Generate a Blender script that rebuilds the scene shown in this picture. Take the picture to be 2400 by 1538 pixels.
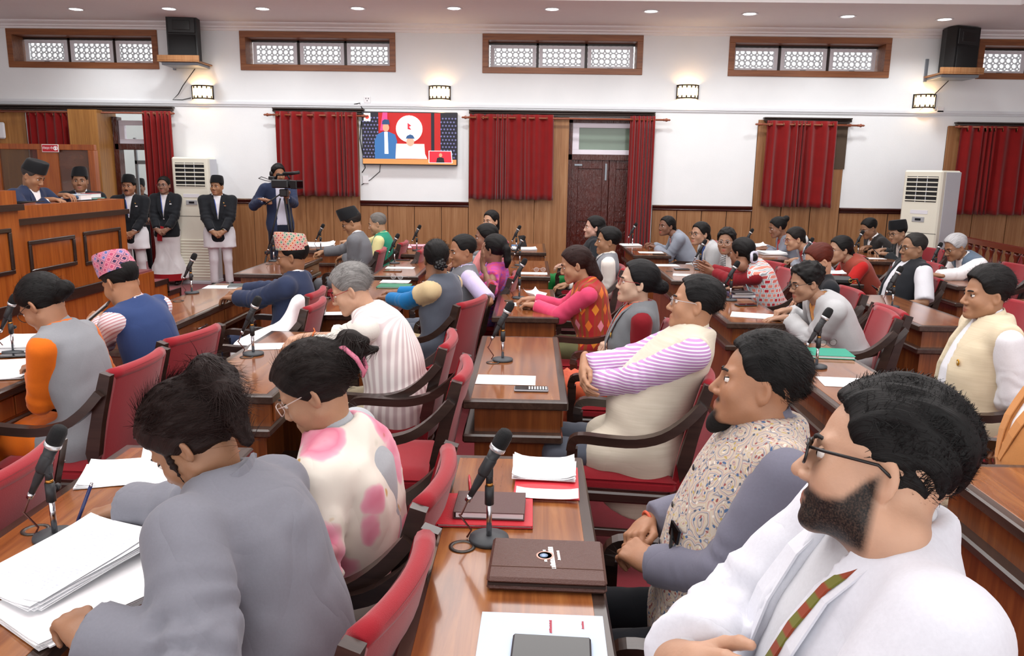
import bpy, bmesh, math, random
import numpy as np
from mathutils import Vector, Matrix, Euler

# ------------------------------------------------------------------ camera, world, lights, exposure
for o in list(bpy.data.objects): bpy.data.objects.remove(o)
SC = bpy.context.scene
COL = SC.collection
FPX, CAMH = 1850.0, 1.75                      # focal length in pixels of the 2400x1538 frame, eye height
def _basis(p, r, y):
    cp, sp = math.cos(p), math.sin(p)
    F = np.array([0, cp, -sp]); U = np.array([0, sp, cp]); R = np.array([1., 0, 0])
    c, s = math.cos(r), math.sin(r)
    R2 = c*R + s*U; U2 = -s*R + c*U
    cy, sy = math.cos(y), math.sin(y)
    M = np.array([[cy, sy, 0], [-sy, cy, 0], [0, 0, 1]])
    return M@F, M@R2, M@U2
CF, CR, CU = _basis(math.radians(11.3), math.radians(.845), math.radians(-1.25))
CAM0 = np.array([0, 0, CAMH])
def ray(px): return FPX*CF + (px[0]-1200)*CR - (px[1]-769)*CU
def atz(px, z): d = ray(px); return CAM0 + d*((z-CAMH)/d[2])
def aty(px, y): d = ray(px); return CAM0 + d*(y/d[1])
def atx(px, x): d = ray(px); return CAM0 + d*(x/d[0])
cam = bpy.data.cameras.new('camera'); cam.sensor_width = 36; cam.lens = FPX/2400*36; cam.clip_end = 200
camo = bpy.data.objects.new('camera', cam); COL.objects.link(camo)
m = Matrix.Identity(4)
for i in range(3):
    m[i][0] = CR[i]; m[i][1] = CU[i]; m[i][2] = -CF[i]; m[i][3] = CAM0[i]
camo.matrix_world = m
SC.camera = camo
WALL = 12.06                                   # distance of the long wall
SOFFIT = 3.80                                  # height of the soffit along it

w = bpy.data.worlds.new('daylight'); SC.world = w; w.use_nodes = True
w.node_tree.nodes['Background'].inputs[0].default_value = (1, .995, .99, 1)
w.node_tree.nodes['Background'].inputs[1].default_value = 1.7
def area_light(name, loc, size, power, col=(1, .985, .97), rot=(0, 0, 0)):
    l = bpy.data.lights.new(name, 'AREA'); l.shape = 'RECTANGLE'; l.size, l.size_y = size; l.energy = power; l.color = col
    o = bpy.data.objects.new(name, l); o.location = loc; o.rotation_euler = rot; COL.objects.link(o); return o
area_light('added_fill_light', (0, 2.8, 4.3), (9, 3), 250)  # fill light added out of view under the upper ceiling to brighten the hall
area_light('added_fill_light', (0, 7.2, 4.3), (9, 3), 250)  # second unseen fill light, added over the farther rows
SC.view_settings.view_transform = 'Standard'; SC.view_settings.look = 'None'
SC.view_settings.gamma = 1; SC.view_settings.use_curve_mapping = False
SC.view_settings.exposure = 0.32

# ------------------------------------------------------------------ materials
def lin(c):
    if isinstance(c, str): c = [int(c[i:i+2], 16) for i in (0, 2, 4)]
    v = [x/255 for x in c]
    return tuple((x/12.92 if x <= .04045 else ((x+.055)/1.055)**2.4) for x in v) + (1,)
MATS = {}
class NT:
    def __init__(s, name):
        s.m = bpy.data.materials.new(name); s.m.use_nodes = True; s.t = s.m.node_tree; s.n = s.t.nodes
        s.b = s.n['Principled BSDF']; s.l = s.t.links.new
    def add(s, ty, **k):
        x = s.n.new(ty)
        for a, v in k.items(): setattr(x, a, v)
        return x
    def coord(s, scale=(1, 1, 1), rot=(0, 0, 0), loc=(0, 0, 0), kind='Object'):
        c = s.add('ShaderNodeTexCoord'); mp = s.add('ShaderNodeMapping'); s.l(c.outputs[kind], mp.inputs[0])
        mp.inputs['Scale'].default_value = scale; mp.inputs['Rotation'].default_value = rot; mp.inputs['Location'].default_value = loc
        return mp.outputs[0]
    def noise(s, vec, scale=5, detail=3, rough=.5, dist=0):
        x = s.add('ShaderNodeTexNoise'); s.l(vec, x.inputs['Vector']); x.inputs['Scale'].default_value = scale
        x.inputs['Detail'].default_value = detail; x.inputs['Roughness'].default_value = rough; x.inputs['Distortion'].default_value = dist
        return x.outputs[0]
    def voro(s, vec, scale=5, feature='F1', out='Distance', rnd=1):
        x = s.add('ShaderNodeTexVoronoi', feature=feature); s.l(vec, x.inputs['Vector']); x.inputs['Scale'].default_value = scale
        x.inputs['Randomness'].default_value = rnd
        return x.outputs[out]
    def ramp(s, fac, stops, interp='LINEAR'):
        x = s.add('ShaderNodeValToRGB'); s.l(fac, x.inputs[0]); e = x.color_ramp.elements; x.color_ramp.interpolation = interp
        while len(e) < len(stops): e.new(.5)
        for i, (p, c) in enumerate(stops):
            e[i].position = p; e[i].color = lin(c) if not (isinstance(c, tuple) and len(c) == 4) else c
        return x.outputs[0]
    def mix(s, fac, a, b, mode='MIX'):
        x = s.add('ShaderNodeMix', data_type='RGBA', blend_type=mode)
        for sock, v in ((x.inputs[0], fac), (x.inputs[6], a), (x.inputs[7], b)):
            if hasattr(v, 'is_output'): s.l(v, sock)
            elif isinstance(v, (int, float)): sock.default_value = v
            else: sock.default_value = lin(v) if not (isinstance(v, tuple) and len(v) == 4) else v
        return x.outputs[2]
    def math(s, op, a, b=0., c=0.):
        x = s.add('ShaderNodeMath', operation=op)
        for i, v in enumerate((a, b, c)):
            if hasattr(v, 'is_output'): s.l(v, x.inputs[i])
            else: x.inputs[i].default_value = v
        return x.outputs[0]
    def sep(s, vec):
        x = s.add('ShaderNodeSeparateXYZ'); s.l(vec, x.inputs[0]); return x.outputs
    def comb(s, *v):
        x = s.add('ShaderNodeCombineXYZ')
        for i, a in enumerate(v):
            if hasattr(a, 'is_output'): s.l(a, x.inputs[i])
            else: x.inputs[i].default_value = a
        return x.outputs[0]
    def color(s, v):
        if hasattr(v, 'is_output'): s.l(v, s.b.inputs['Base Color'])
        else: s.b.inputs['Base Color'].default_value = lin(v)
    def bump(s, h, strength=.3, dist=.01):
        x = s.add('ShaderNodeBump'); s.l(h, x.inputs['Height']); x.inputs['Strength'].default_value = strength; x.inputs['Distance'].default_value = dist
        s.l(x.outputs[0], s.b.inputs['Normal'])
    def set(s, rough=.5, metal=0, spec=.5, **k):
        s.b.inputs['Roughness'].default_value = rough; s.b.inputs['Metallic'].default_value = metal
        s.b.inputs['Specular IOR Level'].default_value = spec
        for a, v in k.items(): s.b.inputs[a.replace('_', ' ')].default_value = v
        return s.m
def plain(col, rough=.5, metal=0, spec=.5, var=.0, bump=0, bscale=60, **k):
    key = ('plain', col, rough, metal, spec, var, bump, bscale, tuple(sorted(k.items())))
    if key in MATS: return MATS[key]
    t = NT('plain_' + (col if isinstance(col, str) else 'rgb'))
    if var:
        n = t.noise(t.coord(), 9, 4); c = lin(col)
        t.color(t.mix(n, tuple(x*(1-var) for x in c[:3])+(1,), tuple(min(1, x*(1+var)) for x in c[:3])+(1,)))
    else: t.color(col)
    if bump: t.bump(t.noise(t.coord(), bscale, 4), bump, .01)
    MATS[key] = t.set(rough, metal, spec, **k); return MATS[key]
def wood(name, c1, c2, c3, axis=2, fine=55, rough=.35, spec=.5, coat=0., scale=1., jitter=True):
    """veneer: fine streaks running along one axis of the object"""
    if name in MATS: return MATS[name]
    t = NT(name); sc = [fine*scale]*3; sc[axis] = 1.6*scale
    v = t.coord(tuple(sc))
    if jitter:
        oi = t.add('ShaderNodeObjectInfo'); a = t.add('ShaderNodeVectorMath', operation='ADD'); t.l(v, a.inputs[0])
        t.l(t.comb(t.math('MULTIPLY', oi.outputs['Random'], 37.), t.math('MULTIPLY', oi.outputs['Random'], 91.), t.math('MULTIPLY', oi.outputs['Random'], 53.)), a.inputs[1]); v = a.outputs[0]
    n1 = t.noise(v, 1, 5, .6, .6); sc2 = [x*.16 for x in sc]; 
    n2 = t.noise(t.coord(tuple(sc2)), 1, 3, .5, 1.2)
    f = t.math('ADD', t.math('MULTIPLY', n1, .65), t.math('MULTIPLY', n2, .35))
    t.color(t.ramp(f, [(.32, c1), (.5, c2), (.68, c3)]))
    t.bump(n1, .05, .002)
    MATS[name] = t.set(rough, 0, spec, Coat_Weight=coat, Coat_Roughness=.08); return MATS[name]
def cloth(col, rough=.85, wrinkle=.35, weave=.12, var=.06, sheen=.15, scale=7.):
    key = ('cloth', col, rough, wrinkle, weave, var, sheen, scale)
    if key in MATS: return MATS[key]
    t = NT('cloth_' + (col if isinstance(col, str) else 'rgb')); c = lin(col)
    n = t.noise(t.coord(), 160, 2)
    t.color(t.mix(n, tuple(x*(1-var) for x in c[:3])+(1,), tuple(min(1, x*(1+var)) for x in c[:3])+(1,)))
    h = fold(t, scale); 
    t.bump(t.math('ADD', t.math('MULTIPLY', h, wrinkle*.6), t.math('MULTIPLY', n, weave*.05)), 1., .03)
    MATS[key] = t.set(rough, 0, .25, Sheen_Weight=sheen, Sheen_Roughness=.4); return MATS[key]
def fold(t, scale=7.):
    v = t.coord((1, 1, .5), (.5, .35, 0)); a = t.noise(v, scale*.8, 1.5, .4, .9)
    return t.math('POWER', t.math('ABSOLUTE', t.math('SUBTRACT', a, .5)), .8)
def patterned(name, build, rough=.85, wrinkle=.3, scale=7., sheen=.1):
    """cloth whose colour comes from build(t) (a node socket)"""
    if name in MATS: return MATS[name]
    t = NT(name); t.color(build(t)); t.bump(t.math('MULTIPLY', fold(t, scale), wrinkle*.6), 1., .03)
    MATS[name] = t.set(rough, 0, .25, Sheen_Weight=sheen); return MATS[name]

# ------------------------------------------------------------------ mesh helpers
def link(o, parent=None):
    COL.objects.link(o)
    if parent is not None: o.parent = parent
    return o
def mesh_np(name, V, F, mat=None, parent=None, smooth=True, fm=None, mats=None):
    """fast mesh from numpy verts and quads/tris (K,4) or (K,3)"""
    V = np.asarray(V, np.float32); F = np.asarray(F, np.int32); n = F.shape[1]
    me = bpy.data.meshes.new(name); me.vertices.add(len(V)); me.vertices.foreach_set('co', V.ravel())
    me.loops.add(F.size); me.loops.foreach_set('vertex_index', F.ravel())
    me.polygons.add(len(F)); me.polygons.foreach_set('loop_start', np.arange(0, F.size, n, dtype=np.int32))
    me.polygons.foreach_set('use_smooth', np.full(len(F), smooth))
    for x in (mats or ([mat] if mat else [])): me.materials.append(x)
    if fm is not None: me.polygons.foreach_set('material_index', np.asarray(fm, np.int32))
    me.update(calc_edges=True); me.validate()
    return link(bpy.data.objects.new(name, me), parent)
class MB:
    """collects simple solids; build() links them as one mesh object"""
    def __init__(s): s.v = []; s.f = []; s.fm = []; s.sm = []
    def add(s, vs, fs, mi=0, smooth=False, M=None):
        b = len(s.v)
        for p in vs:
            p = Vector(p); s.v.append(tuple(M @ p) if M is not None else tuple(p))
        for f in fs: s.f.append(tuple(b+i for i in f)); s.fm.append(mi); s.sm.append(smooth)
        return s
    def box(s, lo, hi, ch=0., mi=0, M=None):
        c = [(lo[i]+hi[i])/2 for i in range(3)]; h = [abs(hi[i]-lo[i])/2 for i in range(3)]
        ch = min(ch, min(h)*.9)
        if ch <= 0:
            vs = [(c[0]+a*h[0], c[1]+b*h[1], c[2]+d*h[2]) for a in (-1, 1) for b in (-1, 1) for d in (-1, 1)]
            return s.add(vs, [(0, 1, 3, 2), (4, 6, 7, 5), (0, 4, 5, 1), (2, 3, 7, 6), (0, 2, 6, 4), (1, 5, 7, 3)], mi, M=M)
        vs = []; ix = {}
        for a in (-1, 1):
            for b in (-1, 1):
                for d in (-1, 1):
                    for ax in range(3):
                        p = [c[0]+a*(h[0]-ch), c[1]+b*(h[1]-ch), c[2]+d*(h[2]-ch)]
                        p[ax] += (a, b, d)[ax]*ch; ix[(a, b, d, ax)] = len(vs); vs.append(p)
        fs = []
        for ax in range(3):
            o = [i for i in range(3) if i != ax]
            for sg in (-1, 1):
                q = []
                for u, v in ((-1, -1), (1, -1), (1, 1), (-1, 1)):
                    k = [0, 0, 0]; k[ax] = sg; k[o[0]] = u; k[o[1]] = v; q.append(ix[(*k, ax)])
                if (sg > 0) == (ax == 1): q.reverse()
                fs.append(tuple(q))
        for ax in range(3):
            o = [i for i in range(3) if i != ax]
            for u in (-1, 1):
                for v in (-1, 1):
                    k1 = [0, 0, 0]; k1[o[0]] = u; k1[o[1]] = v; k2 = list(k1); k1[ax] = -1; k2[ax] = 1
                    fs.append((ix[(*k1, o[0])], ix[(*k1, o[1])], ix[(*k2, o[1])], ix[(*k2, o[0])]))
        for a in (-1, 1):
            for b in (-1, 1):
                for d in (-1, 1): fs.append(tuple(ix[(a, b, d, x)] for x in range(3)))
        return s.add(vs, fs, mi, M=M)
    def tube(s, pts, r, n=8, mi=0, caps=True, M=None, closed=False, flat=None):
        """round tube along points, r number or list; flat=(a,b) gives a flat section instead (a along 'side', b along normal)"""
        pts = [Vector(p) for p in pts]; k = len(pts); rs = r if isinstance(r, (list, tuple)) else [r]*k
        vs = []; prev = None
        for i, p in enumerate(pts):
            t = ((pts[(i+1) % k]-pts[i-1]) if closed else (pts[min(i+1, k-1)]-pts[max(i-1, 0)])).normalized()
            if prev is None: u = t.orthogonal().normalized()
            else:
                u = prev - t*prev.dot(t)
                u = u.normalized() if u.length > 1e-6 else t.orthogonal().normalized()
            prev = u; w_ = t.cross(u)
            for j in range(n):
                a = 2*math.pi*j/n; vs.append(p + (u*math.cos(a)+w_*math.sin(a))*rs[i])
        fs = []
        for i in range(k if closed else k-1):
            a = i*n; b = ((i+1) % k)*n
            for j in range(n): fs.append((a+j, a+(j+1) % n, b+(j+1) % n, b+j))
        if caps and not closed: fs += [tuple(range(n-1, -1, -1)), tuple((k-1)*n+j for j in range(n))]
        return s.add(vs, fs, mi, True, M)
    def lathe(s, prof, n=20, mi=0, M=None, smooth=True):
        """profile [(r,z)...] turned about z"""
        vs = []; fs = []
        for r, z in prof:
            for j in range(n): a = 2*math.pi*j/n; vs.append((r*math.cos(a), r*math.sin(a), z))
        for i in range(len(prof)-1):
            for j in range(n): fs.append((i*n+j, i*n+(j+1) % n, (i+1)*n+(j+1) % n, (i+1)*n+j))
        if prof[0][0] > 1e-5: fs.append(tuple(range(n-1, -1, -1)))
        if prof[-1][0] > 1e-5: fs.append(tuple((len(prof)-1)*n+j for j in range(n)))
        return s.add(vs, fs, mi, smooth, M)
    def sweep(s, pts, wdt, up, hgt, mi=0, M=None, smooth=False):
        """rectangular bar along points; up = normal direction(s); wdt, hgt numbers or lists"""
        pts = [Vector(p) for p in pts]; k = len(pts); up = Vector(up)
        W = wdt if isinstance(wdt, (list, tuple)) else [wdt]*k; Hh = hgt if isinstance(hgt, (list, tuple)) else [hgt]*k
        vs = []
        for i, p in enumerate(pts):
            t = (pts[min(i+1, k-1)]-pts[max(i-1, 0)]).normalized(); u = up.normalized(); n_ = t.cross(u).normalized()
            for a, b in ((-1, -1), (1, -1), (1, 1), (-1, 1)): vs.append(p + u*(a*W[i]/2) + n_*(b*Hh[i]/2))
        fs = []
        for i in range(k-1):
            for j in range(4): fs.append((i*4+j, i*4+(j+1) % 4, i*4+4+(j+1) % 4, i*4+4+j))
        fs += [(3, 2, 1, 0), tuple((k-1)*4+j for j in range(4))]
        return s.add(vs, fs, mi, smooth, M)
    def prism(s, poly, z0, z1, mi=0, M=None):
        n = len(poly); vs = [(x, y, z0) for x, y in poly]+[(x, y, z1) for x, y in poly]
        fs = [tuple(range(n-1, -1, -1)), tuple(range(n, 2*n))]+[(i, (i+1) % n, n+(i+1) % n, n+i) for i in range(n)]
        return s.add(vs, fs, mi, M=M)
    def grid(s, fn, nu, nv, mi=0, smooth=True, M=None):
        """surface from fn(u,v), u,v in 0..1"""
        vs = [fn(i/nu, j/nv) for i in range(nu+1) for j in range(nv+1)]; k = nv+1
        return s.add(vs, [(i*k+j, (i+1)*k+j, (i+1)*k+j+1, i*k+j+1) for i in range(nu) for j in range(nv)], mi, smooth, M)
    def mesh(s, name, mats):
        me = bpy.data.meshes.new(name); me.from_pydata(s.v, [], s.f)
        for x in (mats if isinstance(mats, (list, tuple)) else [mats]): me.materials.append(x)
        me.polygons.foreach_set('material_index', s.fm); me.polygons.foreach_set('use_smooth', s.sm)
        bm = bmesh.new(); bm.from_mesh(me); bmesh.ops.recalc_face_normals(bm, faces=bm.faces); bm.to_mesh(me); bm.free(); me.update()
        return me
    def build(s, name, mats, parent=None, loc=None, rot=None):
        o = bpy.data.objects.new(name, s.mesh(name, mats)); link(o, parent)
        if loc is not None: o.location = loc
        if rot is not None: o.rotation_euler = rot
        return o
def tag(o, label, cat, group=None):
    o['label'] = label; o['category'] = cat
    if group: o['group'] = group
    return o
def struct(o): o['kind'] = 'structure'; return o
def empty(name, loc=(0, 0, 0), rz=0., label=None, cat=None, group=None):
    o = bpy.data.objects.new(name, None); o.empty_display_size = .1; link(o); o.location = loc; o.rotation_euler = (0, 0, rz)
    if label: tag(o, label, cat, group)
    return o
def dup(root, loc, rz=None, label=None, group=None):
    r = root.copy(); COL.objects.link(r); r.location = loc
    if rz is not None: r.rotation_euler = (0, 0, rz)
    if label: r['label'] = label
    if group: r['group'] = group
    for ch in root.children:
        c = ch.copy(); COL.objects.link(c); c.parent = r
        for g in ch.children:
            d = g.copy(); COL.objects.link(d); d.parent = c
    return r
def text_mesh(name, s, size, mat, parent, M, extrude=.0004, align='CENTER', squash=1.):
    """lettering as real flat geometry"""
    cu = bpy.data.curves.new(name, 'FONT'); cu.body = s; cu.size = size; cu.align_x = align; cu.align_y = 'CENTER'; cu.extrude = extrude; cu.resolution_u = 2
    o = bpy.data.objects.new(name, cu); COL.objects.link(o)
    dg = bpy.context.evaluated_depsgraph_get(); me = bpy.data.meshes.new_from_object(o.evaluated_get(dg)); bpy.data.objects.remove(o)
    if squash != 1: me.transform(Matrix.Diagonal((squash, 1, 1, 1)))
    me.materials.clear(); me.materials.append(mat); q = bpy.data.objects.new(name, me); link(q, parent); q.matrix_local = M
    return q
# ------------------------------------------------------------------ implicit surfaces -> meshes (for bodies, hair and clothes)
def V3(*a): return np.array(a, np.float32)
def smin(a, b, k):
    h = np.clip(.5+.5*(b-a)/k, 0, 1); return b+(a-b)*h-k*h*(1-h)
def smax(a, b, k): return -smin(-a, -b, k)
def rcone(P, a, b, r1, r2):
    a = np.asarray(a, np.float32); b = np.asarray(b, np.float32); ba = b-a; q = P-a
    t = np.clip(q@ba/max(float(ba@ba), 1e-9), 0, 1); e = q-t[:, None]*ba
    return np.sqrt((e*e).sum(1))-(r1+(r2-r1)*t)
def ell(P, c, r):
    q = (P-np.asarray(c, np.float32)); r = np.asarray(r, np.float32)
    k0 = np.sqrt(((q/r)**2).sum(1)); k1 = np.sqrt(((q/(r*r))**2).sum(1))+1e-9
    return k0*(k0-1)/k1
def snet(fn, lo, hi, h, slack=1.7):
    """surface nets over the zero set of fn, evaluated sparsely"""
    lo = np.asarray(lo, np.float32)-2*h; hi = np.asarray(hi, np.float32)+2*h; s = 4
    n = (np.ceil((hi-lo)/(h*s)).astype(int))*s
    nc = n//s
    ax = [lo[i]+h*s*(np.arange(nc[i])+.5)-h*.5 for i in range(3)]
    G = np.stack(np.meshgrid(*ax, indexing='ij'), -1).reshape(-1, 3).astype(np.float32)
    dc = fn(G).reshape(nc)
    act = np.abs(dc) < h*s*slack
    D = np.repeat(np.repeat(np.repeat(dc, s, 0), s, 1), s, 2).astype(np.float32)
    A = np.repeat(np.repeat(np.repeat(act, s, 0), s, 1), s, 2)
    I = np.argwhere(A)
    D[A] = fn((lo+h*I).astype(np.float32))
    S = D < 0
    c = [S[i:n[0]-1+i, j:n[1]-1+j, k:n[2]-1+k] for i in (0, 1) for j in (0, 1) for k in (0, 1)]
    cnt = sum(x.astype(np.int8) for x in c); cell = np.argwhere((cnt > 0) & (cnt < 8))
    idx = -np.ones(tuple(n-1), np.int32); idx[cell[:, 0], cell[:, 1], cell[:, 2]] = np.arange(len(cell))
    off = np.array([(i, j, k) for i in (0, 1) for j in (0, 1) for k in (0, 1)])
    val = np.stack([D[cell[:, 0]+o[0], cell[:, 1]+o[1], cell[:, 2]+o[2]] for o in off], 1)
    acc = np.zeros((len(cell), 3), np.float32); num = np.zeros(len(cell), np.float32)
    for a in range(8):
        for b in range(a+1, 8):
            if np.abs(off[a]-off[b]).sum() != 1: continue
            va, vb = val[:, a], val[:, b]; m_ = (va < 0) != (vb < 0)
            t = np.where(m_, va/np.where(m_, va-vb, 1), 0)
            acc += np.where(m_[:, None], off[a]+t[:, None]*(off[b]-off[a]), 0); num += m_
    V = lo+h*(cell+acc/np.maximum(num, 1)[:, None])
    Fs = []
    for axs in range(3):
        sl0 = [slice(None)]*3; sl1 = [slice(None)]*3; sl0[axs] = slice(0, -1); sl1[axs] = slice(1, None)
        a, b = S[tuple(sl0)], S[tuple(sl1)]
        o1, o2 = [x for x in range(3) if x != axs]
        for flip, mk in ((False, a & ~b), (True, ~a & b)):
            e = np.argwhere(mk); e = e[(e[:, o1] > 0) & (e[:, o2] > 0) & (e[:, o1] < n[o1]-1) & (e[:, o2] < n[o2]-1)]
            q = []
            for d1, d2 in ((0, 0), (-1, 0), (-1, -1), (0, -1)):
                f = e.copy(); f[:, o1] += d1; f[:, o2] += d2; q.append(idx[f[:, 0], f[:, 1], f[:, 2]])
            q = np.stack(q, 1)
            if flip != (axs == 1): q = q[:, ::-1]
            Fs.append(q)
    F = np.concatenate(Fs); F = F[(F >= 0).all(1)][:, ::-1]
    return V, F
def vnormals(V, F):
    n = np.cross(V[F[:, 2]]-V[F[:, 0]], V[F[:, 3]]-V[F[:, 1]]); N = np.zeros_like(V)
    for i in range(4): np.add.at(N, F[:, i], n)
    return N/(np.linalg.norm(N, axis=1, keepdims=True)+1e-9)
def vnoise(P, sc, seed=0):
    q = np.asarray(P, np.float64)*sc+seed*17.31; i = np.floor(q).astype(np.int64); f = q-i; f = f*f*(3-2*f); r = 0
    for a in (0, 1):
        for b in (0, 1):
            for c in (0, 1):
                h = ((i[:, 0]+a)*374761393+(i[:, 1]+b)*668265263+(i[:, 2]+c)*2147483647+seed*974711) & 0x7fffffff
                h = (h ^ (h >> 13))*1274126177 & 0x7fffffff; h = ((h ^ (h >> 16)) & 0xffff)/65535.
                r = r+h*(f[:, 0] if a else 1-f[:, 0])*(f[:, 1] if b else 1-f[:, 1])*(f[:, 2] if c else 1-f[:, 2])
    return r
def unit(v): v = np.asarray(v, float); return v/(np.linalg.norm(v)+1e-12)

# ------------------------------------------------------------------ heads, hair, hands
def head_fn(hp):
    f = hp.get('female', False); w_ = hp.get('w', 1.); jw = hp.get('jaw', .95 if f else 1.05); ns = hp.get('nose', .9 if f else 1.08)
    nend = np.asarray(hp['neck'], np.float32); nr = hp.get('neck_r', .044 if f else .052); age = hp.get('age', 0.)
    def fn(P):
        Q = P.copy(); Q[:, 0] = np.abs(Q[:, 0])/w_
        d = ell(Q, (0, -.014, .03), (.073, .095, .083))
        d = smin(d, ell(Q, (0, .022, -.035), (.061*jw, .064, .079)), .03)
        d = smin(d, rcone(Q, (.05*jw, .004, -.06), (.015, .066, -.096), .018, .017), .03)
        d = smin(d, ell(Q, (0, .076, -.099), (.02*jw, .014, .014)), .02)
        d = smin(d, rcone(Q, (0, .08, .014), (.042, .069, .018), .010, .008), .014)
        d = smin(d, ell(Q, (.04, .056, -.034), (.022, .019, .022)), .03)
        d = smax(d, -ell(Q, (.031, .094, -.002), (.02, .018, .0125)), .014)
        d = smin(d, rcone(Q, (0, .084, .006), (0, .103*(.92+.08*ns), -.034), .006, .0105*ns), .010)
        d = smin(d, ell(Q, (.0125*ns, .092, -.04), (.0085, .011, .008)), .006)
        d = smin(d, ell(Q, (0, .079, -.0695), (.027, .012, .013)), .014)
        d = smin(d, rcone(Q, (0, .0908, -.0665), (.022, .082, -.0705), .0042, .0018), .005)
        d = smin(d, rcone(Q, (0, .0898, -.0775), (.02, .082, -.0745), .005, .0018), .005)
        d = smax(d, -rcone(Q, (0, .096, -.0718), (.024, .087, -.0722), .0018, .0016), .003)
        if age: d = smax(d, -rcone(Q, (.02, .096, -.045), (.032, .082, -.075), .004, .003), .008)
        d = smin(d, rcone(Q, (0, -.022, -.055), nend, nr, nr*1.08), .028)
        e = Q-V3(.0745, -.012, -.012); e = e@np.array([[.88, .47, 0], [-.47, .88, 0], [0, 0, 1]], np.float32).T
        ear = ell(e, (0, 0, 0), (.008, .019, .032)); ear = smax(ear, -ell(e, (.009, .002, .002), (.007, .011, .018)), .005)
        d = smin(d, ear, .006)
        return d
    return fn
def hair_fn(hp, st):
    """st: style dict"""
    w_ = hp.get('w', 1.); t = st.get('t', .012); ty = st.get('type', 'short'); up = st.get('line', 0.)
    ky = np.array([-.2, -.1, -.055, -.02, .0, .022, .045, .065, .085, .12]); low = st.get('nape', -.06)
    kz = np.array([low, low, low+.005, -.03, -.012, .012, .058, .080, .088, .09]); kz[6:] += up
    if ty in ('bun', 'pony', 'long', 'bob'): kz[3:6] += .004; kz[6:] -= .008
    xs = st.get('widow', .0)
    def fn(P):
        Q = P.copy(); ax = np.abs(Q[:, 0])/w_; Q[:, 0] /= w_
        top = st.get('top', 0.)
        d = ell(Q, (0, -.016, .033+top*.5), (.0745+t*.75, .097+t, .084+t+top*.5))
        tp_ = st.get('taper', .75 if ty == 'short' else .35); d = d+t*tp_*(1-np.clip((Q[:, 2]+.015)/.085, 0, 1))
        zl = np.interp(Q[:, 1]-np.clip(ax-.03, 0, .05)*st.get('side', .35), ky, kz)+xs*np.clip(.045-ax, 0, 1)*(Q[:, 1] > .03)
        d = smax(d, (zl-Q[:, 2])*.8, .008)
        if st.get('cap'): d = smax(d, Q[:, 2]-.062-.25*Q[:, 1]*0, .006)
        if 'sweep' in st: d = smin(d, rcone(Q, (-.03, .07, .085), (.045, .06, .08), .018, .02), .02)
        if st.get('bald'): d = smax(d, -ell(Q, (0, -.0+st.get('bald_y', .02), .13), (.055, .085, .05)), .01)
        for a, b, r1, r2 in st.get('blobs', ()): d = smin(d, rcone(P, a, b, r1, r2), .012)
        return d
    lo = np.array([-.105, -.14, -.13]); hi = np.array([.105, .115, .17+st.get('top', 0.)])
    for a, b, r1, r2 in st.get('blobs', ()):
        for p, r in ((a, r1), (b, r2)): lo = np.minimum(lo, np.array(p)-r); hi = np.maximum(hi, np.array(p)+r)
    return fn, lo, hi
BUN = [((0, -.115, .02), (0, -.135, .015), .04, .035)]
BUN_LOW = [((0, -.10, -.035), (0, -.12, -.04), .038, .034)]
PONY = [((0, -.105, .0), (0, -.12, -.05), .03, .03), ((0, -.12, -.05), (0, -.115, -.17), .028, .016)]
LONG = [((.06, -.05, -.02), (.065, -.05, -.16), .03, .02), ((-.06, -.05, -.02), (-.065, -.05, -.16), .03, .02), ((0, -.09, 0), (0, -.085, -.17), .05, .03), ((.03, -.085, 0), (.035, -.08, -.17), .04, .025), ((-.03, -.085, 0), (-.035, -.08, -.17), .04, .025)]
HANDS = {}
def hand_mesh(pose, h):
    """right hand, wrist at the origin, fingers +Y, back of the hand +Z, thumb -X"""
    if (pose, h) in HANDS: return HANDS[(pose, h)]
    cu = dict(flat=(8, 12, 8), rest=(25, 32, 18), fist=(70, 85, 50), pen=(48, 58, 30), hold=(38, 52, 35), clasp=(40, 50, 25))[pose]
    segs = []
    for i, (x, y, L) in enumerate(((-.031, .088, .94), (-.0105, .092, 1.04), (.0105, .089, .98), (.029, .08, .78))):
        p = np.array([x, y, 0]); a = 0; fx = .05*(i-1.5); k = 1+.06*i if pose != 'pen' else (1.+.22*i)
        segs.append((np.array([x*.55, .02, 0]), p, .015, .0115))
        for j, l in enumerate((.044, .028, .023)):
            a -= math.radians(cu[j]*k); q = p+np.array([fx*math.cos(a), math.cos(a), math.sin(a)])*l*L
            segs.append((p, q, (.0098, .0088, .0078)[j], (.0088, .0078, .0064)[j])); p = q
    cl = dict(flat=0, rest=.4, fist=1.1, pen=.9, hold=.8, clasp=.5)[pose]
    a0 = np.array([-.022, .022, -.006]); a1 = a0+np.array([-.026+.012*cl, .034, -.012-.008*cl]); a2 = a1+np.array([-.010+.022*cl, .03, -.008*cl]); a3 = a2+np.array([-.002+.016*cl, .023, -.005*cl])
    segs += [(a0, a1, .015, .0125), (a1, a2, .0115, .0105), (a2, a3, .0102, .0078), (np.array([0, -.03, 0]), np.array([0, .03, 0]), .024, .026)]
    def fn(P):
        Q = P.copy(); pz = Q.copy(); pz[:, 2] *= 1.45
        d = rcone(pz, (0, -.05, 0), (0, .03, 0), .030, .034)*.8
        g = None
        for i, (a, b, r1, r2) in enumerate(segs[:-1]):
            e = rcone(P, a, b, r1, r2)
            if r1 == .015 and i < 16: d = smin(d, e, .012)
            else: d = smin(d, e, .0045)
        return d
    A = np.array([s[0] for s in segs]+[s[1] for s in segs]); HANDS[(pose, h)] = snet(fn, np.minimum(A.min(0), (-.05, -.07, -.03))-.015, np.maximum(A.max(0), (.05, .05, .02))+.015, h)
    return HANDS[(pose, h)]
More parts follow.
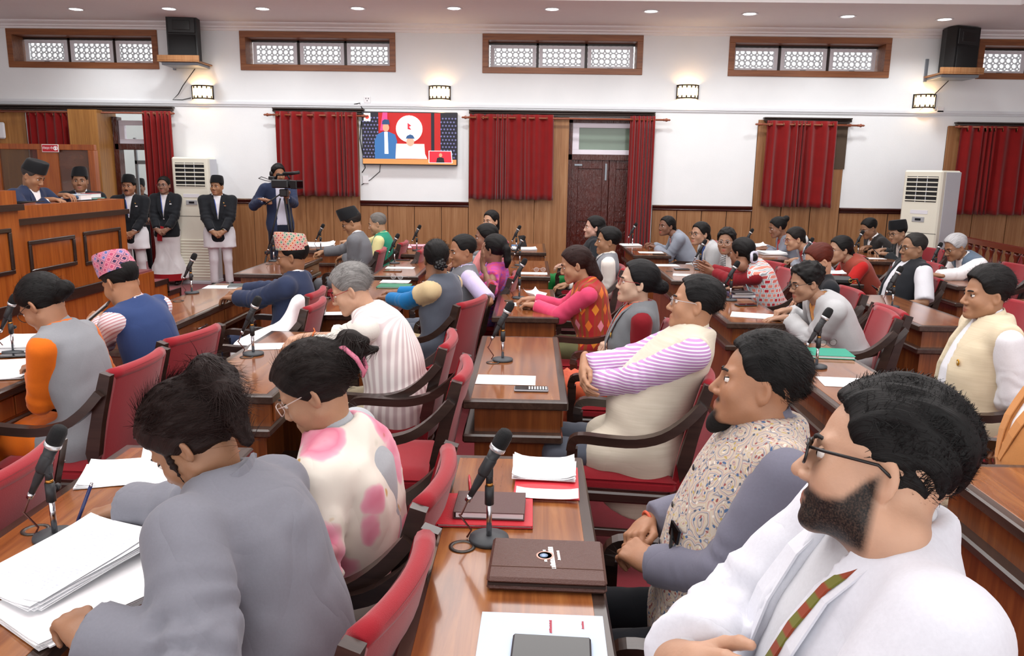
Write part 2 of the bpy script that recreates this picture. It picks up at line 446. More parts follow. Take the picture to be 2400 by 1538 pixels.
def ico_eye(n=10):
    vs = []; fs = []
    for i in range(n+1):
        for j in range(n*2):
            th = math.pi*i/n; ph = math.pi*j/n; vs.append((math.sin(th)*math.cos(ph), math.cos(th), math.sin(th)*math.sin(ph)))
    for i in range(n):
        for j in range(n*2):
            fs.append((i*n*2+j, i*n*2+(j+1) % (n*2), (i+1)*n*2+(j+1) % (n*2), (i+1)*n*2+j))
    return np.array(vs), np.array(fs)
EYE = ico_eye()
SKIN = {}
def skin_mat(c, lip='9A5548', beard='1A1512'):
    if (c, lip, beard) not in SKIN:
        t = NT('skin_'+c); n = t.noise(t.coord(), 35, 4); b = lin(c)
        k = t.mix(n, tuple(x*.88 for x in b[:3])+(1,), tuple(min(1, x*1.1) for x in b[:3])+(1,))
        a1 = t.add('ShaderNodeAttribute', attribute_name='lip'); a2 = t.add('ShaderNodeAttribute', attribute_name='beard')
        k = t.mix(t.math('MULTIPLY', a1.outputs['Fac'], .8), k, lip); n2 = t.noise(t.coord(), 350, 2)
        k = t.mix(t.math('MULTIPLY', a2.outputs['Fac'], t.math('ADD', .80, t.math('MULTIPLY', n2, .34))), k, beard)
        t.color(k); t.bump(t.noise(t.coord(), 220, 2), .08, .004)
        SKIN[(c, lip, beard)] = t.set(.48, 0, .4, Subsurface_Weight=.12, Subsurface_Scale=.02)
        t.b.inputs['Subsurface Radius'].default_value = (1, .4, .25)
    return SKIN[(c, lip, beard)]
def hair_mat(c, grey=0., freq=70.):
    key = ('hair', c, grey, freq)
    if key in MATS: return MATS[key]
    t = NT('hair_'+c); v = t.coord(); x, y, z = t.sep(v)
    ph = t.math('ARCTAN2', x, t.math('ADD', z, .06)); u = t.comb(t.math('MULTIPLY', ph, freq), t.math('MULTIPLY', y, 14.), t.math('MULTIPLY', z, 9.))
    n = t.noise(u, 1., 4, .6, .4); b = lin(c)
    t.color(t.ramp(n, [(.3, tuple(q*.45 for q in b[:3])+(1,)), (.6, b), (.8, tuple(min(1, q*1.5+.001) for q in b[:3])+(1,))]))
    t.bump(n, .5, .005); MATS[key] = t.set(.5, 0, .22); return MATS[key]
EYEW = plain('E4DED8', .15); IRIS = plain('1A0E08', .08); LASH = plain('17110E', .6)

# ------------------------------------------------------------------ people
T_W = np.array([-.30, -.16, 0, .25, .52, .76, .88, .96, 1.04])
def person(label, base, rz, hip, headc, look=(0, 0, 0), s=1., female=False, build=1., belly=0., skin='B57F5E', near=False, twist=0.,
           hands=None, hp=None, hair=None, legs='sit', top=(), bottom=None, shoes='181414', lower='sari', group=None, thigh=None, brow='120D0B', bend=.02, lid=0.3, mid=False, knee=None, nk=.114):
    """base: world point on the floor; rz: turn about z (local +Y is forward); hip, headc: local points.
    top: list of garment dicts from the inside out.  Returns a context with the torso surface for details."""
    C = type('Ctx', (), {})()
    root = empty('person', base, rz, label, 'person', group); C.root = root
    hB = .0115 if near else (.0145 if mid else .019); hH = .0046 if near else (.0058 if mid else .0068); hF = .004 if near else .0062
    hip = np.asarray(hip, float); hc = np.asarray(headc, float); ax = hc-hip; Lh = np.linalg.norm(ax)
    # neck base sits below and behind the head centre
    lk = [math.radians(a) for a in look]
    c7 = hip+ax*((Lh-nk*s)/Lh)+np.array([0, -.030*s, 0])
    wv = unit(c7-hip); L = np.linalg.norm(c7-hip)
    r0 = np.array([math.cos(math.radians(twist)), math.sin(math.radians(twist)), 0]); rv = unit(r0-wv*(r0@wv)); fv = np.cross(wv, rv)
    fem = female
    aw = np.array([.13, .165, .170, .136 if fem else .148, .138 if fem else .148, .138 if fem else .15, .128, .082, .05])*s*build
    bw = np.array([.10, .118, .118, .10, .112, .105, .085, .065, .05])*s*(build*.6+.4)
    v0 = np.array([.0, .0, .0, .012+belly*.5, .016+belly*.25 + (.012 if fem else 0), .006, -.004, -.01, -.012])*s
    bw = bw+np.array([0, .3, .6, .8, .4, 0, 0, 0, 0])*belly
    def tc(P):
        q = P-hip; W = q@wv/L; u = q@rv; v = q@fv
        k = W*(1-W)*4; v = v+bend*np.clip(k, -1, 1)          # rounded back
        return u, v, W
    def torso(P, off, wlo=-.30, whi=1.06):
        P = P.astype(np.float64); u, v, W = tc(P); Wc = np.clip(W, T_W[0], T_W[-1])
        a = np.interp(Wc, T_W, aw)+off; b = np.interp(Wc, T_W, bw)+off; c = np.interp(Wc, T_W, v0)
        k = np.sqrt((u/a)**2+((v-c)/b)**2); d = (k-1)*np.minimum(a, b)*.92
        d = smax(d, (W-whi)*L, .02); d = smax(d, (wlo-W)*L, .015)
        return d
    def surf(u, W, off=0., back=False):
        """point on the front of the torso, in the person's frame"""
        a = np.interp(W, T_W, aw)+off; b = np.interp(W, T_W, bw)+off; c = np.interp(W, T_W, v0)
        v = c+(-1 if back else 1)*b*math.sqrt(max(0., 1-(u/a)**2)); k = W*(1-W)*4; v -= bend*max(-1, min(1, k))
        return hip+wv*(W*L)+rv*u+fv*v
    C.surf, C.hip, C.c7, C.wv, C.rv, C.fv, C.hc = surf, hip, c7, wv, rv, fv, hc
    sw = (.160 if fem else .180)*s*build**.8; S = {}
    l1, l2 = .275*s, .245*s; E_, W_, HD, HN, PO = {}, {}, {}, {}, {}
    hands = hands or {}
    iv = Matrix.Translation(Vector(base)) @ Matrix.Rotation(rz, 4, 'Z'); iv = iv.inverted()
    def loc(p): return np.array(iv @ Vector(p))
    C.loc = loc
    for sd, sg in (('R', 1), ('L', -1)):
        S[sd] = c7-wv*.078*s+rv*sg*sw-fv*.008
        hd = hands.get(sd, dict(l=(sg*.16, .32, hip[2]+.16)))
        tgt = loc(hd['w']) if 'w' in hd else np.array(hd['l'], float)
        if legs == 'sit' and 'w' in hd and not hd.get('free'): tgt[0] = min(max(tgt[0], -.27), .13) if sd == 'L' else min(max(tgt[0], -.12), .30)
        d0 = unit(tgt-S[sd]); fd = unit(hd.get('dir', (-.35*sg, .85, -.05))) if 'dir' in hd or True else d0
        W = tgt-fd*.075*s; v = W-S[sd]; D = np.linalg.norm(v)
        if D > (l1+l2)*.985:
            W = S[sd]+v/D*(l1+l2)*.985; v = W-S[sd]; D = np.linalg.norm(v)
        if D < .12: W = S[sd]+v/D*.12; v = W-S[sd]; D = .12
        x = (l1*l1-l2*l2+D*D)/(2*D); hgt = math.sqrt(max(l1*l1-x*x, 0)); dn = v/D
        hint = np.array(hd.get('elbow', (sg*.55, -.35, -.8)), float); hint = unit(hint-dn*(hint@dn))
        E_[sd] = S[sd]+dn*x+hint*hgt; W_[sd] = W; HD[sd] = fd
        nn = np.array(hd.get('n', (0, 0, 1)), float); HN[sd] = unit(nn-fd*(nn@fd)); PO[sd] = hd.get('pose', 'rest')
    C.S, C.E, C.W, C.HD = S, E_, W_, HD
    r_u, r_e, r_w = .046*s*build**.6, .036*s*build**.5, .026*s
    def arm(P, sd, off, t0=0., t1=2., flare=0.):
        d = rcone(P, S[sd], E_[sd], r_u+off, r_e+off+flare*.3) if t1 > 1 else rcone(P, S[sd], S[sd]+(E_[sd]-S[sd])*t1, r_u+off, r_u+(r_e-r_u)*t1+off+flare)
        dirv = unit(W_[sd]-E_[sd]) if t1 > 1 else unit(E_[sd]-S[sd])
        endp = E_[sd]+(W_[sd]-E_[sd])*(t1-1) if t1 > 1 else S[sd]+(E_[sd]-S[sd])*t1
        if t1 > 1: d = smin(d, rcone(P, E_[sd], endp+dirv*.03, r_e+off, r_w+(r_e-r_w)*(2-t1)+off+flare), .02)
        if t1 > 1:
            q = (P-endp)@dirv; near_ = rcone(P, E_[sd], endp+dirv*.05, .09, .09) < .03
            d = np.where(near_, np.maximum(d, q), d)
        else: d = np.maximum(d, np.where(rcone(P, S[sd], endp+dirv*.1, .1, .1) < .02, (P-endp)@dirv, -1))
        return d
    # legs
    kn, an, hj = {}, {}, {}
    for sd, sg in (('R', 1), ('L', -1)):
        hj[sd] = hip+np.array([sg*.085*s, 0, -.01])
        if legs == 'sit':
            ky = .42*s if thigh is None else thigh
            kn[sd] = np.array([sg*(.11 if not fem else .085)*s, hip[1]+ky, .5*s+.02]) if knee is None else np.array([sg*knee[0], hip[1]+knee[1], knee[2]]); an[sd] = np.array([sg*.10*s, hip[1]+ky-.02, .09])
        else:
            kn[sd] = np.array([sg*.095*s, hip[1]+.03, hip[2]*.53]); an[sd] = np.array([sg*.105*s, hip[1]-.01, .09])
    C.kn, C.an = kn, an
    def leg(P, sd, off, t1=2., flare=0.):
        d = rcone(P, hj[sd], kn[sd], .082*s*build**.6+off, .058*s+off)
        e = an[sd] if t1 >= 2 else kn[sd]+(an[sd]-kn[sd])*(t1-1)
        return smin(d, rcone(P, kn[sd], e, .056*s+off, .04*s+off+flare), .03)
    # ---- the body itself: one mesh of overlapping shells (head and hands at a finer step)
    def core(P):
        d = torso(P, -.02)
        for sd in 'RL':
            d = smin(d, rcone(P, c7-wv*.06, S[sd], .034*s, .04*s), .04)
            d = smin(d, arm(P, sd, -.002), .02)
            if legs != 'hide': d = smin(d, leg(P, sd, -.012), .03)
        d = smin(d, rcone(P, c7-wv*.05, hc-ax/Lh*.09, .05*s, .045*s), .03)
        return d
    A = np.array([hip, c7, hc]+list(S.values())+list(E_.values())+list(W_.values())+([] if legs == 'hide' else list(kn.values())+list(an.values())))
    LO, HI = A.min(0)-.2, A.max(0)+.2
    if legs != 'hide': LO[2] = .03
    Vs, Fs, Ms = [], [], []; nb = 0
    def put(V, F, mi):
        nonlocal nb
        Vs.append(V); Fs.append(F+nb); Ms.append(np.full(len(F), mi) if np.isscalar(mi) else mi); nb += len(V)
    V, F = snet(core, LO, HI, .028 if not near else .018); put(V, F, 0)
    # head
    hp = dict(hp or {}); hp.setdefault('female', female)
    Rh = Matrix.Rotation(lk[0], 3, 'Z') @ Matrix.Rotation(lk[1], 3, 'X') @ Matrix.Rotation(lk[2], 3, 'Y'); Rh = np.array(Rh)
    hs = s*hp.get('scale', 1.05)
    hp['neck'] = (Rh.T@(c7-wv*.01-hc))/hs
    hf = head_fn(hp)
    nb_ = np.array(hp['neck']); V, F = snet(hf, np.minimum((-.1, -.125, -.13), nb_-.07), np.maximum((.1, .125, .125), nb_+.07), hH)
    lp = V.copy(); lp[:, 0] = np.abs(lp[:, 0])
    lips = np.minimum(rcone(lp, (0, .0908, -.0665), (.022, .082, -.0705), .0042, .0018), rcone(lp, (0, .0898, -.0775), (.02, .082, -.0745), .005, .0018))
    lipw = np.clip(1-(lips-.0012)/.0025, 0, 1)*(V[:, 1] > .07); bw_ = np.zeros(len(V)); mi = 0
    if hp.get('beard'):
        z, y, x = V[:, 2], V[:, 1], np.abs(V[:, 0]); sg_ = lambda t: np.clip(.5+t/.012, 0, 1)
        if hp['beard'] == 'full':
            zl_ = np.interp(y, [-.012, .012, .035, .06, .09], [.0, -.022, -.052, -.058, -.05]); bw_ = sg_(zl_-z)*sg_(y+.006)*np.clip((z+.128)/.02, 0, 1)
        else: bw_ = sg_(.03-x)*sg_(-.082-z)*sg_(y-.03)
        bw_ = np.maximum(bw_, sg_(z+.0645)*sg_(-.05-z)*sg_(.03-x)*(y > .07))*(1-lipw)*hp.get('beard_w', 1.)
    put((V*hs)@Rh.T+hc, F, mi); attr = (nb-len(V), lipw, bw_)
    ev, ef = EYE; eye_r = .0125
    for sg in (-1, 1):
        c = ev[ef].mean(1); g = np.full(len(ef), 2); g[c[:, 1] > .86] = 3
        g[c[:, 2] > .62-lid] = 0; g[c[:, 2] < -.5] = 0; g[c[:, 1] < .05] = 0
        g[(np.abs(c[:, 2]-(.62-lid)) < .12) & (c[:, 1] > .05)] = 4
        put(((ev*eye_r+np.array([sg*.031*hp.get('w', 1.), .0712, 0]))*hs)@Rh.T+hc, ef, g)
        pts = [(sg*(.014+.034*t)*hp.get('w', 1.), .0905-.022*t*t, (.019+.005*math.sin(t*2.9)-.003*t)) for t in np.linspace(0, 1, 5)]
        bb = MB().tube(pts, [.003, .0036, .0034, .003, .0015], 5); put((np.array(bb.v)*hs)@Rh.T+hc, np.array([f if len(f) == 4 else None for f in bb.f if len(f) == 4]), 4)
    for sd in 'RL':
        hv, hf_ = hand_mesh(PO[sd], hF); Y = HD[sd]; Z = HN[sd]; X = np.cross(Y, Z); sg = 1 if sd == 'R' else -1
        q = hv.copy(); q[:, 0] *= sg; hsz = s*hands.get(sd, {}).get('hs', 1. if not fem else .93)
        put((q*hsz)@np.array([X, Y, Z])+W_[sd], hf_ if sg > 0 else hf_[:, ::-1], 0)
    lipc = hp.get('lips', '9A5548' if not fem else 'A8504A')
    C.body = mesh_np('body', np.concatenate(Vs), np.concatenate(Fs), None, root, True, np.concatenate(Ms), [skin_mat(skin, lipc, hp.get('beard_col', '1A1512')), plain(brow, .7), EYEW, IRIS, plain(brow, .7)])
    n_ = len(C.body.data.vertices)
    for nm, wt in (('lip', attr[1]), ('beard', attr[2])):
        at = C.body.data.attributes.new(nm, 'FLOAT', 'POINT'); full = np.zeros(n_, np.float32); full[attr[0]:attr[0]+len(wt)] = wt; at.data.foreach_set('value', full)
    HM = Matrix.Translation(Vector(hc)) @ Matrix([list(r) for r in Rh]).to_4x4() @ Matrix.Scale(hs, 4); C.HM = HM
    C.hs = hs
    if hair:
        fn, lo, hi = hair_fn(hp, hair); V, F = snet(fn, lo, hi, .0052 if near else .0075)
        N = vnormals(V, F); amp = hair.get('rough', .0018)
        if hair.get('curly'): dsp = (vnoise(V, 45, 3)-.5)*2*amp*2.2+(vnoise(V, 90, 5)-.5)*amp*1.6
        else:
            ph = np.arctan2(V[:, 0], V[:, 2]+.06); U = np.stack([ph*hair.get('freq', 9.), V[:, 1]*9, V[:, 2]*5], 1)
            dsp = (vnoise(U, 2.2, 4)-.5)*2*amp+(vnoise(V, 28, 8)-.5)*amp
        V = V+N*dsp[:, None]
        hm = hair_mat(hair.get('col', '120D0B'))
        C.hair = mesh_np('hair', V, F, hm, root); C.hair.matrix_local = HM
        if hair.get('strands'):
            strand_mesh(C.hair, V, N, hair, hm, root, HM)
    # ---- clothes
    C.parts = {}
    rng = random.Random(sum(map(ord, label)))
    for g in top:
        off = g.get('off', .008); sl = g.get('sleeve', 0); hem = g.get('hem', -.2); wv_ = g.get('open'); fl = g.get('flare', .004)
        def fn(P, g=g, off=off, sl=sl, hem=hem):
            P = P.astype(np.float64); d = torso(P, off, hem, g.get('whi', 1.05)); sds = [x for x in 'RL' if not g.get('side') or x in g['side']]
            for sd in sds: d = smin(d, rcone(P, c7-wv*.05*s, S[sd]+wv*.012*s-rv*(.012 if sd == 'R' else -.012), .038*s+off*.7, .04*s+off), .045)
            if wv_:
                u, v, W = tc(P); hw = np.interp(W, [k for k, _ in wv_], [x for _, x in wv_]); e = np.abs(u-g.get('u0', 0.))-hw
                d = np.maximum(d, -np.maximum(e, .0-v))
            if sl:
                for sd in sds: d = smin(d, arm(P, sd, off*g.get('loose', 1.2)+.002, 0, sl, fl), .014)
            if not sl:
                for sd, sg in (('R', 1), ('L', -1)):
                    q = (P-S[sd])@(rv*sg); d = np.maximum(d, np.where(P@wv > (hip+wv*L*.45)@wv, q-g.get('arm', .03), -1))
            if g.get('skirt') and legs == 'sit':
                for sd in 'RL': d = smin(d, rcone(P, hj[sd], hj[sd]+(kn[sd]-hj[sd])*g['skirt'], .095*s+off, .08*s+off), .05)
            elif g.get('skirt'):
                for sd in 'RL': d = smin(d, rcone(P, hj[sd], hj[sd]+(kn[sd]-hj[sd])*g['skirt'], .105*s+off, .115*s+off+.01), .06)
            if g.get('skirt') and legs != 'sit': d = np.maximum(d, (hj['R'][2]+(kn['R'][2]-hj['R'][2])*g['skirt'])-P[:, 2])
            if g.get('band'):                                   # a draped band: only a slanting strip of the wrap
                n_, c_, hw = g['band']; u, v, W = tc(P); d = np.maximum(d, np.abs(n_[0]*u+n_[1]*W*L-c_)-hw)
                if len(n_) > 2: d = np.maximum(d, n_[2]-v)
            # neck hole
            d = smax(d, -rcone(P, c7-wv*.03+fv*.0, hc, g.get('neck', .056)*s, .07*s), .01)
            return d
        lo = A[:7].min(0)-.17; hi = A[:7].max(0)+.17
        if not sl: lo = np.minimum(hip, c7)-.32*s; hi = np.maximum(hip, c7)+.32*s
        else:
            B = np.array([hip, c7, S['R'], S['L'], E_['R'], E_['L'], W_['R'], W_['L']]); lo, hi = B.min(0)-.16, B.max(0)+.16
            tl = hip+wv*L*hem; lo = np.minimum(lo, tl-.2); hi = np.maximum(hi, tl+.2)
        if g.get('skirt'):
            B = np.array([hj['R']+(kn['R']-hj['R'])*g['skirt'], hj['L']+(kn['L']-hj['L'])*g['skirt']]); lo = np.minimum(lo, B.min(0)-.14); hi = np.maximum(hi, B.max(0)+.14)
        V, F = snet(fn, lo, hi, g.get('h', hB)*(1.5 if g['name'] == 'shirt' and any(x['name'] == 'jacket' for x in top) else 1)); N = vnormals(V, F)
        am = g.get('wr', .006); sd_ = rng.randrange(99)
        Q = V@np.array([[1, .3, 0], [-.3, 1, .4], [0, -.35, .6]])
        r1 = 1-np.abs(vnoise(Q, 8, sd_)*2-1)*1.6; r2 = vnoise(V, 17, sd_+1)-.5
        wgt = np.full(len(V), .55)
        for sd in 'RL':
            wgt += .9*np.exp(-((V-E_[sd])**2).sum(1)/.011)+.5*np.exp(-((V-S[sd]+wv*.07)**2).sum(1)/.008)
        wgt += .5*np.exp(-((V-hip-fv*.06)**2).sum(1)/.015)
        dd = (r1-.35)*am*.9*wgt+r2*am*.5
        if sl > 1:
            for sd in 'RL':
                for a_, b_, pk in ((S[sd], E_[sd], .9), (E_[sd], W_[sd], .15)):
                    ba = b_-a_; ln = np.linalg.norm(ba); q_ = V-a_; tt = q_@ba/ln; rad = np.linalg.norm(q_-np.outer(tt, ba/ln), axis=1)
                    k_ = np.exp(-((tt/ln-pk)/.42)**2)*(rad < .1)*(tt > -.02)*(tt < ln+.02); ph = tt*2*math.pi/.062+vnoise(V, 11, sd_+5)*9+vnoise(V, 5, sd_+6)*4
                    dd = dd+k_*np.sin(ph)*am*.55
        V = V+N*dd[:, None]
        C.parts[g['name']] = mesh_np(g['name'], V, F, g['mat'], root)
    if bottom:
        b = bottom; off = b.get('off', .006)
        def fn(P):
            d = torso(P, off-.004, -.3, b.get('waist', .16))
            if b.get('skirt'):
                for t in (0, .35, .7, 1):
                    a = hj['L']+(hj['R']-hj['L'])*t; k_ = kn['L']+(kn['R']-kn['L'])*t; e = an['L']+(an['R']-an['L'])*t
                    e = e.copy(); e[2] = b.get('to', .1)
                    dd = np.minimum(rcone(P, a, k_, .095*s, .075*s), rcone(P, k_, e, .08*s, b.get('wide', .11)*s)); d = smin(d, dd, .04)
                d = np.maximum(d, b.get('to', .1)-.02-P[:, 2])
            else:
                for sd in 'RL': d = smin(d, leg(P, sd, off, 2., b.get('flare', .012)), .03)
                d = np.maximum(d, .075-P[:, 2])
            return d
        B = np.array(list(kn.values())+list(an.values())+list(hj.values())); lo, hi = B.min(0)-.2, B.max(0)+.2; lo[2] = .02; hi[2] = max(hi[2], hip[2]+.2)
        V, F = snet(fn, lo, hi, b.get('h', hB*1.5)); N = vnormals(V, F)
        Q = V.copy(); Q[:, 2] *= b.get('zs', .4); am = b.get('wr', .006)
        V = V+N*((.6-np.abs(vnoise(Q, b.get('fr', 16), 7)*2-1)*1.4)*am)[:, None]
        C.parts[b['name']] = mesh_np(b['name'], V, F, b['mat'], root)
    if shoes and legs != 'hide':
        for sd in 'RL':
            mb = MB(); a = an[sd]; sg = 1 if sd == 'R' else -1
            def fn(P): return np.maximum(smin(rcone(P, a+(0, -.03, -.045), a+(sg*.02, .15, -.058), .04, .034), rcone(P, a, a+(0, 0, -.04), .045, .045), .03), .012-P[:, 2])
            V, F = snet(fn, a-(.08, .1, .09), a+(.1, .22, .06), .012); mesh_np('shoe', V, F, plain(shoes, .25), root)
    return C
def strand_mesh(ho, V, N, st, hm, root, HM):
    """loose strands lying on the hair"""
    rg = np.random.RandomState(5); n = st['strands']; ok = np.where((V[:, 2] > np.interp(V[:, 1], [-.2, -.06, -.02, .02, .05, .08, .12], [-.2, -.06, .0, .04, .085, .105, .115])))[0]; ids = ok[rg.randint(0, len(ok), n)]; P = V[ids]; Nn = N[ids]
    c = np.array(st.get('to', (0, -.12, .0))); flow = c-P
    if st.get('up'): flow = np.stack([rg.normal(0, .4, n), .5+rg.normal(0, .5, n), .8+0*P[:, 0]], 1)
    if st.get('mix'): flow = flow/np.linalg.norm(flow, axis=1, keepdims=True)+rg.normal(0, st['mix'], (n, 3))
    flow -= Nn*(flow*Nn).sum(1, keepdims=True); flow /= np.linalg.norm(flow, axis=1, keepdims=True)+1e-6
    ln = rg.uniform(.5, 1, n)[:, None]*st.get('len', .05); side = np.cross(Nn, flow); wd = st.get('wd', .0012); curl = rg.normal(0, st.get('curl', .15), (n, 1))
    K = 4; Vv = []; lift = st.get('lift', .004)
    for k in range(K+1):
        t = k/K; p = P+flow*ln*t+Nn*(.0012+lift*math.sin(t*2.6)-st.get('dive', .02)*ln/.05*t*t*.35)+side*curl*ln*t*t
        wk = wd*(1-t*.8); Vv += [p-side*wk, p+side*wk]
    Vv = np.stack(Vv, 1).reshape(-1, 3); b = np.arange(n)[:, None]*(2*K+2)
    F = np.concatenate([b+np.array([[2*k, 2*k+1, 2*k+3, 2*k+2]]) for k in range(K)])
    o = mesh_np('hair_strands', Vv, F, hm, ho); return o
# ---- small things worn
def glasses(C, col='1A1412', shape='rect', metal=False, lens=None, w=1.):
    g = MB(); r = .0016
    for sg in (-1, 1):
        c = (sg*.033*w, .098, -.002); a, b = (.025*w, .0165) if shape == 'rect' else (.024*w, .021)
        n = 4 if shape == 'rect' else 2
        pts = []
        for k in range(20):
            t = 2*math.pi*k/20; x = math.copysign(abs(math.cos(t))**(2/n), math.cos(t))*a; z = math.copysign(abs(math.sin(t))**(2/n), math.sin(t))*b
            pts.append((c[0]+x, c[1]-.006*((x*sg+.02)/.05)**2, c[2]+z))
        g.tube(pts, r if not lens else .0022, 6, closed=True)
        g.tube([(sg*.057*w, .09, .006), (sg*.073*w, .07, .006), (sg*.0775*w, .0, .006), (sg*.077*w, -.018, -.006)], r*(.9 if not lens else 1.5), 6)
        if lens: g.add([(p[0], p[1]-.0005, p[2]) for p in pts], [tuple(range(20))], 1)
    g.tube([(-.009, .099, .004), (0, .102, .006), (.009, .099, .004)], r, 6)
    o = g.build('glasses', [plain(col, .3, 1. if metal else 0), lens or plain('FFFFFF', .1)], C.root); o.matrix_local = C.HM
    return o
def glass_lens(): 
    if 'lens' not in MATS:
        t = NT('lens'); t.color('FFFFFF'); t.set(.02, 0, .5); t.b.inputs['Alpha'].default_value = .12; MATS['lens'] = t.m
    return MATS['lens']
def topi(C, mat, hgt=.098, tilt=.012, name='topi'):
    mb = MB(); n = 40; rings = []
    for t, sx, sy in ((0., 1., 1.), (.25, .985, .995), (.6, .93, .97), (.9, .84, .93), (1., .76, .88), (1.02, .5, .6), (1., .2, .3)):
        rg = []
        for j in range(n):
            a = 2*math.pi*j/n; x = .0855*sx*math.cos(a); y = -.012+.108*sy*math.sin(a)
            z = .044+hgt*t*(1+.10*math.cos(a-2.2)*min(1, sx*1.4)+.10*math.sin(a)*sy)+.012*math.sin(a)*(1-min(1, t))*.9
            rg.append((x-.008*t, y, z))
        rings.append(rg)
    vs = [p for rg in rings for p in rg]; fs = []
    for i in range(len(rings)-1):
        for j in range(n): fs.append((i*n+j, i*n+(j+1) % n, (i+1)*n+(j+1) % n, (i+1)*n+j))
    fs.append(tuple((len(rings)-1)*n+j for j in range(n)))
    mb.add(vs, fs, 0, True); o = mb.build(name, mat, C.root); o.matrix_local = C.HM
    for p in o.data.polygons: p.use_smooth = True
    md = o.modifiers.new('edge', 'EDGE_SPLIT'); md.split_angle = math.radians(50)
    return o
def strip(C, name, pts_uw, width, mat, off=.016, thick=.003, taper=None, back=False):
    """a band laid on the front of the torso along (u, W) points"""
    k = len(pts_uw); mb = MB(); vs = []
    P = [np.array(C.surf(u, w_, off, back)) for u, w_ in pts_uw]
    for i in range(k):
        t = unit(P[min(i+1, k-1)]-P[max(i-1, 0)]); u, w_ = pts_uw[i]
        nrm = unit(np.array(C.surf(u, w_, off+.02, back))-P[i]); sd = np.cross(t, nrm); wd = (width if taper is None else taper[i])/2
        for a, b in ((-wd, 0), (wd, 0), (wd, thick), (-wd, thick)): vs.append(P[i]+sd*a+nrm*b)
    fs = [(i*4+j, i*4+(j+1) % 4, i*4+4+(j+1) % 4, i*4+4+j) for i in range(k-1) for j in range(4)]+[(0, 1, 2, 3), tuple((k-1)*4+j for j in range(4))]
    mb.add(vs, fs, 0); return mb.build(name, mat, C.root)
def collar(C, mat, r=.062, h=.035, gap=35, name='collar', lean=.15, th=.004, zo=-.012):
    """standing or turned collar round the neck"""
    ax = unit(C.hc-C.c7); sv = unit(C.rv-ax*(C.rv@ax)); fr = np.cross(ax, sv); mb = MB(); vs = []; n = 22
    for i in range(n+1):
        a = math.radians(90+gap+(360-2*gap)*i/n); d = sv*math.cos(a)+fr*math.sin(a)
        dip = -.022*max(0, math.sin(a))
        for rr, z in ((r, dip), (r+th, dip), (r+th-lean*h, h+dip*.6), (r-lean*h, h+dip*.6)): vs.append(C.c7+ax*(z+zo)+d*rr)
    fs = [(i*4+j, i*4+(j+1) % 4, i*4+4+(j+1) % 4, i*4+4+j) for i in range(n) for j in range(4)]+[(0, 1, 2, 3), tuple(n*4+j for j in range(4))]
    mb.add(vs, fs, 0, True); return mb.build(name, mat, C.root)
def lapels(C, mat, w0=.3, off=.017, wide=.06, spread=.055, top=.98):
    for sg in (-1, 1):
        pts = [(sg*(.008+spread*t**.9), w0+(top-w0)*t) for t in np.linspace(0, 1, 8)]
        pts = [(u+sg*wide*.33*(.2+.8*math.sin(min(1, t*1.15)*2.6)), w_) for (u, w_), t in zip(pts, np.linspace(0, 1, 8))]
        strip(C, 'lapel', pts, wide, mat, off, .004, [wide*(.15+.85*math.sin(min(1, .12+t*.95)*2.5)) for t in np.linspace(0, 1, 8)])
def wristwatch(C, sd, strap, face='101010', square=False):
    w_ = C.W[sd]; d = unit(w_-C.E[sd]); n = np.array([0, 0, 1.]); n = unit(n-d*(n@d)); x = np.cross(d, n); c = w_-d*.02
    M = Matrix([[x[i], d[i], n[i], c[i]] for i in range(3)]+[[0, 0, 0, 1]]); mb = MB()
    pts = [(math.cos(a)*.033, 0, math.sin(a)*.027) for a in np.linspace(0, 2*math.pi, 20)[:-1]]
    mb.tube(pts, .006, 6, closed=True)
    if square: mb.box((-.018, -.022, .026), (.018, .022, .036), .004, 0); mb.box((-.015, -.019, .035), (.015, .019, .0375), .001, 1)
    else: mb.lathe([(.019, .026), (.02, .034), (.0, .036)], 16, 0); mb.lathe([(.0155, .0345), (0, .0375)], 16, 1)
    o = mb.build('wristwatch', [strap, plain(face, .15)], C.root); o.matrix_local = M
def buttons(C, ws, mat, u=0., off=.02, r=.006):
    for w_ in ws:
        p = C.surf(u, w_, off); n = unit(np.array(C.surf(u, w_, off+.02))-p); q = Vector(n).to_track_quat('Z', 'Y').to_matrix().to_4x4(); q.translation = Vector(p)
        o = MB().lathe([(r, 0), (r, .002), (r*.7, .003), (0, .003)], 10).build('button', mat, C.root); o.matrix_local = q
def badge(C, u, w_, r, col1='C9962E', col2='F0E2C0', off=.02):
    p = C.surf(u, w_, off); n = unit(np.array(C.surf(u, w_, off+.02))-p); q = Vector(n).to_track_quat('Z', 'Y').to_matrix().to_4x4(); q.translation = Vector(p)
    o = MB().lathe([(r, 0), (r, .003), (r*.7, .004)], 16).lathe([(r*.68, .0036), (0, .0046)], 16, 1).build('badge', [plain(col1, .35, .6), plain(col2, .4)], C.root); o.matrix_local = q
def plate(C, u, w_, sx, sz, mat, off=.02, name='name_plate'):
    p = C.surf(u, w_, off); n = unit(np.array(C.surf(u, w_, off+.02))-p); X = unit(C.rv-n*(C.rv@n)); Y = np.cross(n, X)
    M = Matrix([[X[i], Y[i], n[i], p[i]] for i in range(3)]+[[0, 0, 0, 1]])
    o = MB().box((-sx/2, -sz/2, 0), (sx/2, sz/2, .003), .001).build(name, mat, C.root); o.matrix_local = M; return o
def solve_head(px, hx, L=.66, hz=.55):
    """seat row and head pixel give the head point and the seat's position along the row"""
    d = ray(px); ts = np.linspace(.0002, .012, 20000); q = np.outer(ts, d)+CAM0
    e = np.hypot(q[:, 0]-hx, q[:, 2]-hz)-L; sg = np.where(np.diff(np.sign(e)) != 0)[0]
    return q[sg[0]] if len(sg) else q[np.argmin(e)]
